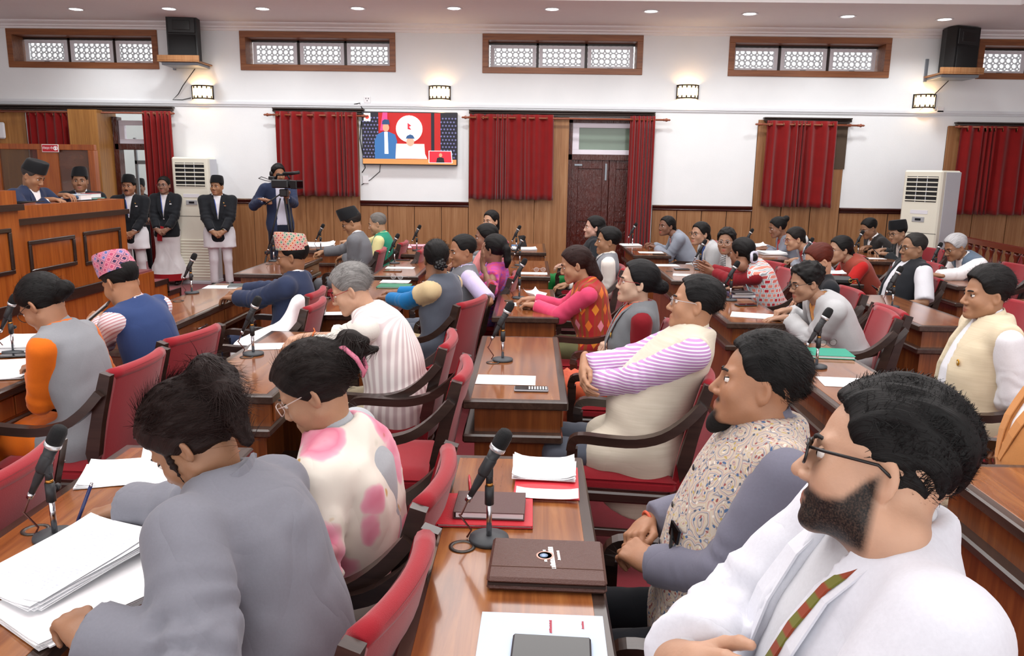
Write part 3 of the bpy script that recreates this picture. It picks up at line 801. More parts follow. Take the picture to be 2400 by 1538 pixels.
# ------------------------------------------------------------------ the room
WHITE = None
def plaster():
    t = NT('plaster'); n = t.noise(t.coord(), 2.5, 5); t.color(t.mix(n, 'E4E8EA', 'EFF2F3')); t.bump(t.noise(t.coord(), 90, 3), .08, .01); return t.set(.85, 0, .25)
M_WALL = plaster(); M_CEIL = plain('F0EEEE', .9, var=.02); M_WHITE = plain('E9E9EC', .5); M_TRIM = plain('D9DCE0', .5)
M_PANEL = wood('teak_veneer', '7E5230', '926640', 'A47A54', 2, 42, .45, .4)
M_BROWN = wood('window_casing', '6B3A1E', '86502C', '9A6238', 0, 30, .4)
M_RAIL = wood('dark_rail', '2A1210', '3D1A15', '50241C', 0, 30, .25, .5, .3)
M_ROST = wood('rostrum_veneer', '7E3A10', '9A4F1A', 'B06428', 2, 30, .33, .5, .25)
M_DARKW = wood('dark_wood', '201512', '2E201B', '3D2C25', 1, 30, .3, .5, .3)
M_DESK = wood('desk_veneer', '5E3218', '834C26', 'A06838', 1, 26, .2, .5, .5)
M_DESKV = wood('desk_side_veneer', '5C2E14', '7C431E', '96592B', 2, 30, .35, .5, .2)
M_EDGE = wood('desk_edge', '2B1F1A', '3C2D26', '4C3A31', 1, 30, .25, .5, .3)
def red_cloth(name, a, b, sc=420, rough=.9):
    t = NT(name); n = t.noise(t.coord(), sc, 2); n2 = t.noise(t.coord(), 7, 3); t.color(t.mix(n2, a, b)); t.bump(t.math('ADD', t.math('MULTIPLY', n, .4), t.math('MULTIPLY', n2, .8)), .25, .01); return t.set(rough, 0, .25, Sheen_Weight=.25)
M_RED = red_cloth('chair_fabric', '8A1420', '9C1C28'); M_CARPET = red_cloth('carpet', '6A101C', '7E1624', 160, 1.); M_CURT = red_cloth('curtain_fabric', '700608', '860C0C', 300)
M_BLACK = plain('141416', .45); M_BLACKM = plain('17181A', .6, bump=.2, bscale=300); M_CHROME = plain('C8C8CC', .18, 1.); M_PLAST = plain('232427', .5)
M_PAPER = plain('F4F4F6', .8); M_AC = plain('E8E6D6', .45); M_ACG = plain('C9CDD4', .45); M_STEEL = plain('8A9199', .4, .6)
def emit(col, st):
    t = NT('lamp_glow'); t.color(col); t.b.inputs['Emission Color'].default_value = lin(col); t.b.inputs['Emission Strength'].default_value = st; return t.set(.6)
def glass_mat():
    t = NT('window_glass'); t.color('E8EEF0'); t.set(.06, 0, .5); t.b.inputs['Alpha'].default_value = .16; return t.m
M_GLASS = glass_mat()
def wallx(px): p = aty(px, WALL); return p[0], p[2]
XL, XR = -9.1, 8.7
# floor and ceiling
struct(MB().box((XL, -3, -.1), (XR, 14.8, 0)).build('floor', M_CARPET))
def cut_wall(name, x0, x1, z0, z1, y0, y1, holes, mat):
    xs = sorted({x0, x1}|{h[0] for h in holes}|{h[1] for h in holes}); zs = sorted({z0, z1}|{h[2] for h in holes}|{h[3] for h in holes}); mb = MB()
    for a, b in zip(xs, xs[1:]):
        run = None
        for c, d in zip(zs, zs[1:]):
            if any(h[0] <= (a+b)/2 <= h[1] and h[2] <= (c+d)/2 <= h[3] for h in holes): run = None; continue
            mb.box((a, y0, c), (b, y1, d))
    return struct(mb.build(name, mat))
ZW1, ZW0 = 3.689, 3.141
WINX = [(wallx((19, 120))[0], wallx((371, 120))[0]), (wallx((563, 120))[0], wallx((927, 120))[0]), (wallx((1131, 120))[0], wallx((1507, 120))[0]), (wallx((1708, 130))[0], wallx((2086, 140))[0]), (wallx((2289, 150))[0], wallx((2289, 150))[0]+2.45)]
DOOR = (.54, 1.8, 0, 2.516); DOORL = (-7.3, -5.41, 0, 2.535)
holes = [(a+.06, b-.06, ZW0+.06, ZW1-.06) for a, b in WINX]+[DOOR, DOORL]
wall_back = cut_wall('wall_back', XL, XR, 0, 4.45, WALL, WALL+.32, holes, M_WALL)
struct(MB().box((XL-.2, -3, 0), (XL, 14.8, 4.45)).build('wall_left', M_WALL)); struct(MB().box((XR, -3, 0), (XR+.2, 14.8, 4.45)).build('wall_right', M_WALL))
YT = 10.27; XT = 5.87
struct(MB().box((XL, YT, SOFFIT), (XR, WALL, SOFFIT+.55)).box((XT, -3, SOFFIT), (XR, YT, SOFFIT+.55)).box((XL, -3, SOFFIT), (-7.0, YT, SOFFIT+.55)).build('ceiling', M_CEIL))
struct(MB().box((-7.0, -3, 4.38), (XT, YT, 4.5)).build('ceiling', M_CEIL))
# cornice, cable trunking, chair rail, skirting
def prof_bar(name, x0, x1, prof, mat):
    """moulding along x: prof = [(depth out of the wall, z)]"""
    mb = MB(); n = len(prof); vs = [(x, WALL-d, z) for x in (x0, x1) for d, z in prof]
    mb.add(vs, [(i, (i+1) % n, n+(i+1) % n, n+i) for i in range(n)]+[tuple(range(n)), tuple(range(2*n-1, n-1, -1))]); return struct(mb.build(name, mat))
prof_bar('trim_1', XL, XR, [(0, 3.689), (.015, 3.699), (.02, 3.722), (.05, 3.732), (.055, 3.751), (.10, 3.770), (.12, 3.784), (.12, SOFFIT), (0, SOFFIT)], M_CEIL)
prof_bar('trim_2', XL, XR, [(0, 2.625), (.018, 2.625), (.018, 2.65), (.03, 2.65), (.03, 2.673), (.02, 2.673), (.02, 2.692), (0, 2.692)], M_TRIM)
BAYS = [(-3.84, -2.59), (-.95, .54), (3.31, 4.61), (6.07, 7.6)]
def rail(x0, x1, k):
    prof_bar('trim_%d' % k, x0, x1, [(0, 1.194), (.02, 1.194), (.03, 1.207), (.02, 1.22), (.035, 1.235), (.045, 1.258), (.03, 1.272), (0, 1.272)], M_RAIL)
SEG = [(-5.39, -3.84), (-2.59, -.95), (1.82, 3.31), (4.61, 6.07), (7.6, XR)]
for k, (a, b) in enumerate(SEG): rail(a, b, 3+k)
prof_bar('baseboard_back', -5.39, .53, [(0, 0), (.03, 0), (.03, .09), (.02, .1), (0, .1)], M_RAIL)
prof_bar('baseboard_back', 1.82, XR, [(0, 0), (.03, 0), (.03, .09), (.02, .1), (0, .1)], M_RAIL)
PANM = {}
def panel(x0, x1, z0, z1, out):
    k = (round(x1-x0, 2), round(z1-z0, 2), out)
    if k not in PANM: PANM[k] = MB().box((0, -out, 0), (k[0]-.008, 0, k[1]), .004).mesh('panel', M_PANEL)
    o = bpy.data.objects.new('panel', PANM[k]); link(o, wall_back); o.location = (x0+.004, WALL, z0); return o
mbk = MB()
for a, b in SEG: mbk.box((a, WALL-.003, .1), (b, WALL+.001, 1.194))
for a, b in BAYS: mbk.box((a, WALL-.003, .1), (b, WALL+.001, 2.47))
mbk.build('panel_backing', plain('2E1C12', .8), wall_back)
for a, b in SEG:
    n = max(1, round((b-a)/.41))
    for i in range(n): panel(a+(b-a)*i/n, a+(b-a)*(i+1)/n, .1, 1.194, .012)
for a, b in BAYS:
    n = 3
    for i in range(n): panel(a+(b-a)*i/n, a+(b-a)*(i+1)/n, .1, 2.526 if a < 5.7 else 2.478, .02)
# small opening in the third bay beside its curtain
mb = MB(); x0, z1 = wallx((1953, 292)); x1, z0 = wallx((1977, 397)); mb.box((x0, WALL-.026, z0), (x1, WALL-.0205, z1)); mb.build('recess', plain('4A3A2A', .7), wall_back)
# ---- high windows
def lattice_mesh(w_, h_, nx, nz):
    mb = MB(); cw, ch = w_/nx, h_/nz; n = 16
    for i in range(nx):
        for j in range(nz):
            cx, cz = (i+.5)*cw, (j+.5)*ch; r = min(cw, ch)*.40; vs = []
            for k in range(n):
                a = 2*math.pi*(k+.5)/n; c, s_ = math.cos(a), math.sin(a); m_ = max(abs(c), abs(s_))
                vs += [(cx+r*c, 0, cz+r*s_), (cx+c/m_*cw/2, 0, cz+s_/m_*ch/2), (cx+r*c, .03, cz+r*s_)]
            fs = []
            for k in range(n):
                q = (k+1) % n; fs += [(k*3, q*3, q*3+1, k*3+1), (k*3, k*3+2, q*3+2, q*3)]
            mb.add(vs, fs)
    return mb.mesh('lattice_panel', plain('C8CACE', .8))
LATT = None
for k, (a, b) in enumerate(WINX):
    root = struct(empty('window_%d' % (k+1), (a, WALL, ZW0))); W_ = b-a; Hh = ZW1-ZW0; fr = .085
    mb = MB(); D = .30
    for lo, hi in (((0, -.02, 0), (W_, .01, fr)), ((0, -.02, Hh-fr), (W_, .01, Hh)), ((0, -.02, fr), (fr, .01, Hh-fr)), ((W_-fr, -.02, fr), (W_, .01, Hh-fr)),
                   ((fr-.02, .01, fr-.02), (W_-fr+.02, D, fr)), ((fr-.02, .01, Hh-fr), (W_-fr+.02, D, Hh-fr+.02)), ((fr-.02, .01, fr), (fr, D, Hh-fr)), ((W_-fr, .01, fr), (W_-fr+.02, D, Hh-fr))): mb.box(lo, hi, .003)
    mb.build('window_frame', M_BROWN, root)
    iw = (W_-2*fr); mb = MB()
    for i in (1, 2): mb.box((fr+iw*i/3-.02, D-.05, fr), (fr+iw*i/3+.02, D, Hh-fr), .002)
    mb.box((fr, D-.05, Hh-fr-.03), (W_-fr, D, Hh-fr)); mb.build('mullion', plain('2A1B16', .35), root)
    for i in range(3):
        x0 = fr+iw*i/3+.022; x1 = fr+iw*(i+1)/3-.022; z0, z1 = fr+.005, Hh-fr-.035; r = .055; mb = MB()
        for lo, hi in (((x0, D-.06, z0), (x1, D-.035, z0+r)), ((x0, D-.06, z1-r*.8), (x1, D-.035, z1)), ((x0, D-.06, z0+r), (x0+r, D-.035, z1-r*.8)), ((x1-r, D-.06, z0+r), (x1, D-.035, z1-r*.8))): mb.box(lo, hi, .002)
        sh = mb.build('sash', plain('E8E6EC', .4), root)
        MB().box((x0+r, D-.05, z0+r), (x1-r, D-.047, z1-r*.8)).build('pane', M_GLASS, sh)
        MB().box(((x0+x1)/2-.04, D-.07, z0+.02), ((x0+x1)/2+.04, D-.06, z0+.035), .002).build('latch', M_STEEL, sh)
    if LATT is None: LATT = lattice_mesh(iw, Hh-2*fr+.1, 25, 6)
    o = bpy.data.objects.new('lattice_panel', LATT); link(o, root); o.location = (fr, D+.1, fr-.05); o.scale = (iw/((WINX[0][1]-WINX[0][0])-2*fr), 1, 1)
# ---- curtains and rods
def wave(x, folds, seed):
    rg = random.Random(seed); ph = rg.uniform(0, 6); return ph
def curtain(px0, px1, top, bot, nf, label, seed, depth=.05, bunch=None, y=WALL-.12, xs=None):
    x0, x1 = (xs if xs else (wallx((px0, 300))[0], wallx((px1, 300))[0])); rg = random.Random(seed); n = nf*10; ph = []
    wd = [rg.uniform(.6, 1.4) for _ in range(nf)]
    if bunch: wd = [w_*(.45 if bunch[0] <= i/nf <= bunch[1] else 1.3) for i, w_ in enumerate(wd)]
    tot = sum(wd); fine = np.repeat(np.array(wd)/tot/40, 40); pad = np.concatenate([np.full(30, fine[0]), fine, np.full(30, fine[-1])]); fine = np.convolve(pad, np.hanning(41)/np.hanning(41).sum(), 'same')[30:-30]; fine /= fine.sum(); cf = np.concatenate([[0], np.cumsum(fine)]); us = np.linspace(0, 1, len(cf)); cum = [float(np.interp(i/nf, us, cf)) for i in range(nf+1)]
    amp = [rg.uniform(.7, 1.2)*depth for _ in range(nf+1)]
    root = empty('curtain', ((x0+x1)/2, y, bot), 0, label, 'curtain')
    def fn(u, v):
        i = min(nf-1, int(u*nf)); t = u*nf-i; x = float(np.interp(u, us, cf)); am_ = amp[i]+(amp[i+1]-amp[i])*(3*t*t-2*t*t*t)
        d = math.sin((i+t)*2*math.pi)*am_*(0.75+.35*(1-v)) + .012*math.sin(u*37+v*5)*(1-v)
        sp = 1+.025*(1-v)
        return ((x-.5)*(x1-x0)*sp, d*.9, (top-bot)*v+.006*math.sin(u*nf*6.28)*(1-v))
    mb = MB().grid(fn, n, 14); o = mb.build('cloth', M_CURT, root); md = o.modifiers.new('thick', 'SOLIDIFY'); md.thickness = .004
    for i in range(nf):
        u = (cum[i]+cum[i+1])/2-.5
        MB().lathe([(.024, -.004), (.031, 0), (.024, .004), (.022, 0), (.024, -.004)], 14, M=Matrix.Translation((u*(x1-x0), 0, (top-bot)-.055)) @ Matrix.Rotation(math.pi/2, 4, 'Y')).build('eyelet', plain('9A6A4A', .35, .7), root)
    return root
def rod(px0, px1, pz, label, y=WALL-.12, ends=(1, 1)):
    a = wallx((px0, pz)); b = wallx((px1, pz)); z = 2.502 if px0 < 1700 else 2.460
    root = empty('curtain_rod', ((a[0]+b[0])/2, y, z), 0, label, 'curtain rod'); h = (b[0]-a[0])/2; m_ = plain('8A4A32', .35)
    MB().tube([(-h, 0, 0), (h, 0, 0)], .014, 10).build('pole', m_, root)
    for sg, e in ((-1, ends[0]), (1, ends[1])):
        if e: MB().lathe([(.014, 0), (.02, .01), (.014, .02), (.026, .045), (.018, .065), (.012, .075), (.016, .09), (0, .11)], 10, M=Matrix.Translation((sg*h, 0, 0)) @ Matrix.Rotation(sg*math.pi/2, 4, 'Y')).build('finial', m_, root)
        MB().box((sg*h*.85-.012, -.01, -.02), (sg*h*.85+.012, .12, .02), .003).build('bracket', m_, root)
    return root
def track(px0, px1, z, label):
    a = wallx((px0, 255))[0]; b = wallx((px1, 255))[0]; root = empty('curtain_track', ((a+b)/2, WALL, z), 0, label, 'curtain track'); h = (b-a)/2; m_ = plain('3A302C', .4)
    MB().box((-h, -.10, .03), (h, 0, .05), .004).build('upper_channel', m_, root); MB().tube([(-h, -.06, .01), (h, -.06, .01)], .02, 8).build('round_channel', m_, root); MB().box((-h+.03, -.09, -.03), (h-.03, -.02, -.012), .004).build('lower_channel', m_, root)
    return root
rod(640, 850, 267, 'wooden curtain rod over the wood panel beside the television'); track(642, 855, 2.559, 'dark curtain track left of the television')
curtain(653, 841, 2.554, 1.334, 9, 'short red eyelet curtain left of the television', 3, bunch=(.6, .85))
rod(1100, 1552, 272, 'long wooden curtain rod above the brown double door'); track(1100, 1535, 2.568, 'long dark curtain track above the brown double door')
curtain(1103, 1297, 2.554, 1.324, 9, 'short red eyelet curtain right of the television', 5, bunch=(.2, .5))
curtain(1474, 1532, 2.554, .12, 6, 'long red curtain gathered at the brown double door', 6, .05)
rod(1782, 2003, 285, 'wooden curtain rod above the narrow boarded bay'); track(1790, 1995, 2.516, 'short dark curtain track above the narrow boarded bay')
curtain(1793, 1955, 2.516, 1.277, 8, 'short red curtain beside a small dark recess', 8, bunch=(.3, .6))
rod(2245, 2420, 300, 'wooden curtain rod behind the tall air conditioner'); track(2240, 2420, 2.483, 'dark curtain track behind the tall air conditioner')
curtain(2243, 2440, 2.478, 1.21, 9, 'dark red curtain behind the tall air conditioner', 9, bunch=(.2, .5))
# ---- brown double door with a white transom
root = struct(empty('door_1', (DOOR[0], WALL, 0))); dw = DOOR[1]-DOOR[0]; M_DOOR = NT('old_door_paint')
M_DOOR.color(M_DOOR.mix(M_DOOR.noise(M_DOOR.coord(), 6, 5), '3A140E', '541E15')); M_DOOR.bump(M_DOOR.noise(M_DOOR.coord((6, 6, 1.5)), 7, 5, .6, 1.), .5, .02); M_DOOR = M_DOOR.set(.14, 0, .6)
MB().box((0, .12, 0), (.06, .22, 2.516)).box((dw-.06, .12, 0), (dw, .22, 2.516)).box((0, .12, 2.46), (dw, .22, 2.516)).box((0, .12, 1.92), (dw, .22, 2.0)).build('door_frame', M_DOOR, root)
for i in (0, 1):
    x0 = .06+i*(dw-.12)/2; x1 = x0+(dw-.12)/2-.006; mb = MB(); st = .1
    for lo, hi in (((x0, .15, .02), (x0+st, .19, 1.92)), ((x1-st, .15, .02), (x1, .19, 1.92)), ((x0+st, .15, 1.79), (x1-st, .19, 1.92)), ((x0+st, .15, 1.0), (x1-st, .19, 1.16)), ((x0+st, .15, .02), (x1-st, .19, .22))): mb.box(lo, hi, .004)
    lf = mb.build('door_leaf', M_DOOR, root)
    for z0, z1 in ((.22, 1.0), (1.16, 1.79)): MB().box((x0+st, .165, z0), (x1-st, .18, z1), .003).build('panel', M_DOOR, lf)
    MB().box((x1-.06 if i == 0 else x0+.3, .135, 1.62 if i == 0 else 1.83), (x1-.03 if i == 0 else x0+.42, .15, 1.87 if i == 0 else 1.86), .003).build('bolt', M_STEEL, lf)
MB().box((.1, .135, 1.83), (.22, .15, 1.86), .003).build('closer', M_STEEL, root)
mb = MB()
for lo, hi in (((.06, .13, 2.0), (dw-.06, .18, 2.07)), ((.06, .13, 2.39), (dw-.06, .18, 2.46)), ((.06, .13, 2.07), (.16, .18, 2.39)), ((dw-.16, .13, 2.07), (dw-.06, .18, 2.39))): mb.box(lo, hi, .003)
tr = mb.build('transom', plain('E2DCE6', .4), root); MB().box((.16, .15, 2.07), (dw-.16, .155, 2.39)).build('pane', plain('77887A', .12), tr)
struct(MB().box((DOOR[0]-.2, WALL+.34, 0), (DOOR[1]+.2, WALL+.4, 2.8)).build('wall_back', plain('6A6A68', .8)))
# ---- doorway on the far left, with a curtain and a bright corridor
struct(MB().box((XL, 14.4, 0), (-4.3, 14.6, 3.0)).build('wall_back', plain('DCE2E0', .8)))
root = struct(empty('door_2', (-6.5, WALL, 0)))
jx0, jx1 = wallx((183, 300))[0], wallx((250, 300))[0]
MB().box((jx0+6.5, -.25, 0), (jx1+6.5, .3, 2.535), .004).build('jamb_panel', wood('jamb_veneer', '8A5A2A', 'A06E36', 'B58244', 2, 34, .4), root)
tx0, tz1 = wallx((258, 280)); tx1, tz0 = wallx((352, 337)); mb = MB(); X0, X1 = tx0+6.5, tx1+6.5
for lo, hi in (((X0, .2, tz0), (X1, .26, tz0+.07)), ((X0, .2, tz1-.07), (X1, .26, tz1)), ((X0, .2, tz0+.07), (X0+.1, .26, tz1-.07)), ((X1-.1, .2, tz0+.07), (X1, .26, tz1-.07))): mb.box(lo, hi, .003)
tr = mb.build('transom', plain('D8D2DC', .4), root); MB().box((X0+.1, .22, tz0+.07), (X1-.1, .225, tz1-.07)).build('pane', M_GLASS, tr)
MB().box((X0-.04, .15, tz0-.09), (X1+.3, .3, tz0), .004).box((X0-.06, .15, 0), (X0+.02, .3, tz1+.05), .004).build('door_frame', M_DOOR, root)
dx0 = wallx((330, 400))[0]+6.5
MB().box((dx0, .16, .02), (dx0+.5, .2, tz0-.09), .004).build('door_leaf', M_DOOR, root)
mb = MB(); fx0, fz1 = wallx((267, 346)); fx0 += 6.5
for lo, hi in (((fx0, .6, .8), (fx0+.5, .64, .86)), ((fx0, .6, 1.76), (fx0+.5, .64, 1.82)), ((fx0, .6, 0), (fx0+.04, .64, 2.17)), ((fx0+.24, .6, .8), (fx0+.27, .64, 2.17))): mb.box(lo, hi, .003)
mb.build('corridor_window_frame', plain('8B9399', .5), root)
curtain(344, 411, 2.535, .05, 6, 'long red curtain in the doorway behind the woman in a white sari', 12, .05)
curtain(74, 176, 2.516, 1.5, 6, 'red curtain above the wooden booth', 13, .04, y=WALL-.1)
rod(-20, 402, 272, 'long wooden curtain rod above the booth and the doorway', ends=(0, 1)); track(-20, 410, 2.554, 'thick dark curtain track above the booth and the doorway')
mb = MB(); hx0 = wallx((-60, 300))[0]; MB().box((hx0, WALL-.02, 0), (wallx((62, 300))[0], WALL+.3, 2.535)).build('panel', wood('jamb_veneer', 0, 0, 0), wall_back)
p = aty((5, 306), WALL-.03); q = MB().box((-.1, -.04, -.12), (.06, 0, .12), .03).build('router_box', plain('E4E6EA', .4)); q.location = p; tag(q, 'small white box fixed to the wood panel above the booth', 'wall box')
# ---- downlights
DL = [(178, 21), (396, 20), (615, 20), (838, 19), (1064, 19), (1294, 21), (1526, 26), (1757, 32), (1987, 38), (2214, 45)]
M_DLG = emit('FFFFFF', 9.); mt = MB().lathe([(.095, 0), (.11, -.004), (.105, -.012), (.085, -.008), (.08, 0)], 24).mesh('trim_ring', plain('F0F0F2', .4)); ml = MB().lathe([(.082, -.003), (0, -.006)], 24).mesh('lens', M_DLG)
lx = [atz(p, SOFFIT) for p in DL]; ly = sum(p[1] for p in lx)/len(lx)
for i, p in enumerate(lx):
    root = empty('downlight', (p[0], p[1], SOFFIT), 0, 'round recessed downlight in the ceiling strip along the windows', 'ceiling light', 'row of downlights along the window wall')
    link(bpy.data.objects.new('trim_ring', mt), root); link(bpy.data.objects.new('lens', ml), root)
    sp = bpy.data.lights.new('downlight_bulb', 'SPOT'); sp.energy = 70; sp.spot_size = 2.5; sp.spot_blend = .8; sp.shadow_soft_size = .08; so = bpy.data.objects.new('bulb', sp); link(so, root); so.location = (0, 0, -.02)
# ---- wall sconces
def sconce(px, label):
    x, z = wallx(px); root = empty('wall_sconce', (x, WALL, z), 0, label, 'wall lamp'); R = .16; w_ = .15; hh = .1; a0 = math.asin(w_/R)
    def arc(u, r=R): a = -a0+2*a0*u; return (r*math.sin(a), -(math.cos(a)-math.cos(a0))*r-.02)
    MB().grid(lambda u, v: (*arc(u), (v-.5)*2*(hh-.015)), 12, 2).build('shade', emit('FFD9A0', 2.2), root)
    mb = MB(); m_ = plain('2A1F1A', .5, .3)
    for z0 in (-hh, hh-.02): mb.grid(lambda u, v: (*arc(u, R+.004), z0+.02*v), 12, 1)
    for u in (0, 1):
        x_, y_ = arc(u, R+.004); mb.box((x_-.008, y_-.006, -hh), (x_+.008, y_+.02, hh))
    for sg in (-1, 1):
        for k in range(6):
            x_, y_ = arc((k+.5)/6, R+.006); mb.add([(x_-.009, y_, sg*(hh-.015)), (x_+.009, y_, sg*(hh-.015)), (x_+.012, y_, sg*(hh-.035)), (x_, y_, sg*(hh-.055)), (x_-.012, y_, sg*(hh-.035))], [(0, 1, 2, 3, 4)])
    mb.build('frame', m_, root)
    l = bpy.data.lights.new('sconce_bulb', 'POINT'); l.energy = 3; l.color = (1, .72, .4); l.shadow_soft_size = .05; lo = bpy.data.objects.new('bulb', l); link(lo, root); lo.location = (0, -.06, 0)
sconce((476, 217), 'lit brown wall sconce beneath the loudspeaker near the doorway curtain'); sconce((1031, 218), 'lit brown wall sconce above the television'); sconce((1611, 216), 'lit brown wall sconce right of the brown double door'); sconce((2165, 238), 'lit brown wall sconce under the speaker with dangling cables')
# ---- loudspeakers on shelves
def speaker(px, turn, label, lab2, sgn):
    x, _ = wallx(px); z = wallx(px)[1]
    root = empty('speaker_shelf', (x, WALL, z), 0, lab2, 'shelf')
    MB().box((-.3, -.5, -.02), (.3, -.02, 0), .004).box((-.3, -.5, 0), (.3, -.47, .07), .004).build('board', M_PANEL, root)
    MB().box((-.26, -.45, -.06), (.26, -.02, -.02), .004).box((sgn*.27-.02, -.03, -.08), (sgn*.27+.02, 0, .24), .003).build('bracket', M_STEEL, root)
    s_ = empty('loudspeaker', (x-sgn*.02, WALL-.24, z+.0), turn, label, 'loudspeaker'); mb = MB()
    mb.prism([(-.21, -.17), (.21, -.17), (.21, .0), (.12, .17), (-.12, .17), (-.21, .0)], 0, .62); mb.build('cabinet', plain('0B0B0C', .55), s_)
    MB().box((-.185, -.185, .03), (.185, -.172, .36), .006).build('grille', plain('0C0C0D', .8, bump=.4, bscale=500), s_); MB().box((-.185, -.185, .38), (.185, -.172, .59), .006).build('horn_surround', M_BLACK, s_)
    MB().box((-.12, -.192, .42), (.12, -.183, .55), .004).build('horn', plain('050506', .3), s_)
    c = MB().tube([(-sgn*.05+.3*sgn*0, -.05, -.06), (sgn*.16, -.02, -.3), (sgn*.24, -.012, -.42), (sgn*.33, -.01, -.5), (sgn*.18, -.01, -.5), (sgn*.05, -.01, -.47)], .006, 6).build('cable', M_BLACK, root)
    so = MB().box((sgn*.0-.05, -.02, -.52), (sgn*.0+.05, 0, -.42), .006).build('socket', M_WHITE, root)
speaker((452, 152), .12, 'black loudspeaker on a wall shelf at the doorway end of the wall', 'wooden wall shelf carrying the loudspeaker near the doorway curtain', -1)
speaker((2212, 180), .35, 'black loudspeaker on a wall shelf above the tall air conditioner', 'wooden wall shelf carrying the loudspeaker above the tall air conditioner', -1)
# ---- television
def tv():
    x0, z1 = wallx((850, 262)); x1, z0 = wallx((1073, 389)); cx, cz = (x0+x1)/2, (z0+z1)/2; w_, h_ = (x1-x0)/2, (z1-z0)/2
    root = empty('television', (cx, WALL-.07, cz), 0, 'wall-mounted television showing two men in caps before a red backdrop', 'television')
    MB().box((-w_, -.02, -h_), (w_, .06, h_), .006).build('case', plain('1B1B1E', .3), root); MB().box((-.1, .05, -.15), (.1, .07, .15)).build('wall_mount', M_BLACK, root)
    sw, sh = w_-.012, h_-.014; y = -.0205
    def g(col, st=.75): return emit(col, st)
    scr = MB().box((-sw, y-.001, -sh), (sw, y, sh)).build('screen', g('9A1210'), root)
    lay = [0]
    def poly(name, pts, col, st=.75):
        lay[0] += 1; yy = y-.001-.0002*lay[0]; n = len(pts); vs = [(sw*px, yy, sh*pz) for px, pz in pts]
        MB().add(vs, [tuple(range(n))]).build(name, g(col, st), scr)
    def disc(name, cx_, cz_, r, col, asp=1., n=28): poly(name, [(cx_+r*h_/w_*math.cos(2*math.pi*k/n)*asp, cz_+r*math.sin(2*math.pi*k/n)) for k in range(n)], col)
    for a, b in ((-1, -.66), (.46, .53), (.66, 1)): poly('lattice_strip', [(a, -.8), (b, -.8), (b, 1), (a, 1)], '15151F')
    for a, b in ((-1, -.66), (.66, 1)):
        for i in range(5):
            for j in range(12): disc('lattice_dot', a+(b-a)*(i+.5+.5*(j % 2)-.25)/5, -.72+1.65*j/12, .04, '5A5A80', 1., 5)
    poly('flag', [(-.62, .3), (-.46, .3), (-.46, 1), (-.56, 1)], 'D03A70')
    disc('seal', 0., .38, .52, 'F4F2EE'); disc('seal_ring', 0., .38, .44, 'FFFFFF')
    poly('emblem', [(-.035, .62), (.05, .5), (0, .46), (.05, .34), (-.035, .36)], 'B02030')
    poly('desk', [(-1, -1), (1, -1), (1, -.8), (-1, -.8)], 'B07A45')
    poly('standing_suit', [(-.74, -.8), (-.74, -.1), (-.68, .15), (-.56, .26), (-.44, .26), (-.3, .15), (-.26, -.1), (-.28, -.8)], '2A5A8C'); poly('standing_shirt', [(-.53, .25), (-.46, .25), (-.45, -.6), (-.53, -.6)], 'F2F2F4'); disc('standing_face', -.495, .42, .16, 'B58468', .8); poly('standing_cap', [(-.58, .54), (-.41, .54), (-.43, .72), (-.52, .74), (-.57, .68)], '1E3A5E')
    poly('chair_back', [(-.28, -.2), (.32, -.2), (.34, -.75), (-.3, -.75)], 'D8B8B0')
    poly('seated_dress', [(-.3, -.78), (-.24, -.4), (-.1, -.22), (.12, -.22), (.28, -.38), (.38, -.78)], 'F8F8FA'); disc('seated_face', .02, -.12, .18, 'C09078', .85); poly('seated_cap', [(-.08, .0), (.12, .0), (.08, .13), (.02, .17), (-.05, .11)], '24466E')
    poly('inset', [(.41, -.94), (.92, -.94), (.9, -.46), (.41, -.46)], 'E8E8EA'); poly('inset_picture', [(.425, -.92), (.905, -.92), (.885, -.48), (.425, -.48)], 'C02030'); poly('signer', [(.57, -.92), (.75, -.92), (.73, -.74), (.66, -.7), (.59, -.74)], '1A1418'); disc('signer_face', .665, -.63, .08, 'B58468', .8)
    poly('channel_logo', [(-.96, .66), (-.82, .66), (-.82, .97), (-.96, .97)], 'F0EDE8'); disc('logo_mark', -.89, .82, .08, 'C03A30')
    MB().tube([(-w_-.02, .06, .25), (-w_-.05, .07, 0), (-w_+.02, .07, -h_-.05), (-w_-.03, .07, -h_-.12)], .008, 6).tube([(-w_-.12, .05, h_+.1), (-w_-.04, .06, h_+.12), (.02-w_, .06, h_+.0)], .012, 6).tube([(-w_+.25, .06, -h_), (-w_+.24, .06, -h_-.1), (-w_+.1, .06, -h_-.22), (-w_-.04, .06, -h_-.3)], .005, 6).build('cable', M_BLACK, root)
    MB().box((-w_-.02, .05, -h_-.28), (-w_+.07, .07, -h_-.16), .006).build('socket', M_WHITE, root)
tv()
q = MB().box((-.05, -.02, -.05), (.05, 0, .05), .006).build('socket_plate', M_WHITE); x, z = wallx((861, 234)); q.location = (x, WALL, z); tag(q, 'white wall socket above the corner of the television', 'wall socket')
for i, p in enumerate(((-.018, .018), (.018, .018), (0, -.015))): MB().box((p[0]-.006, -.021, p[1]-.008), (p[0]+.006, -.02, p[1]+.008)).build('socket_hole', M_BLACK, q)
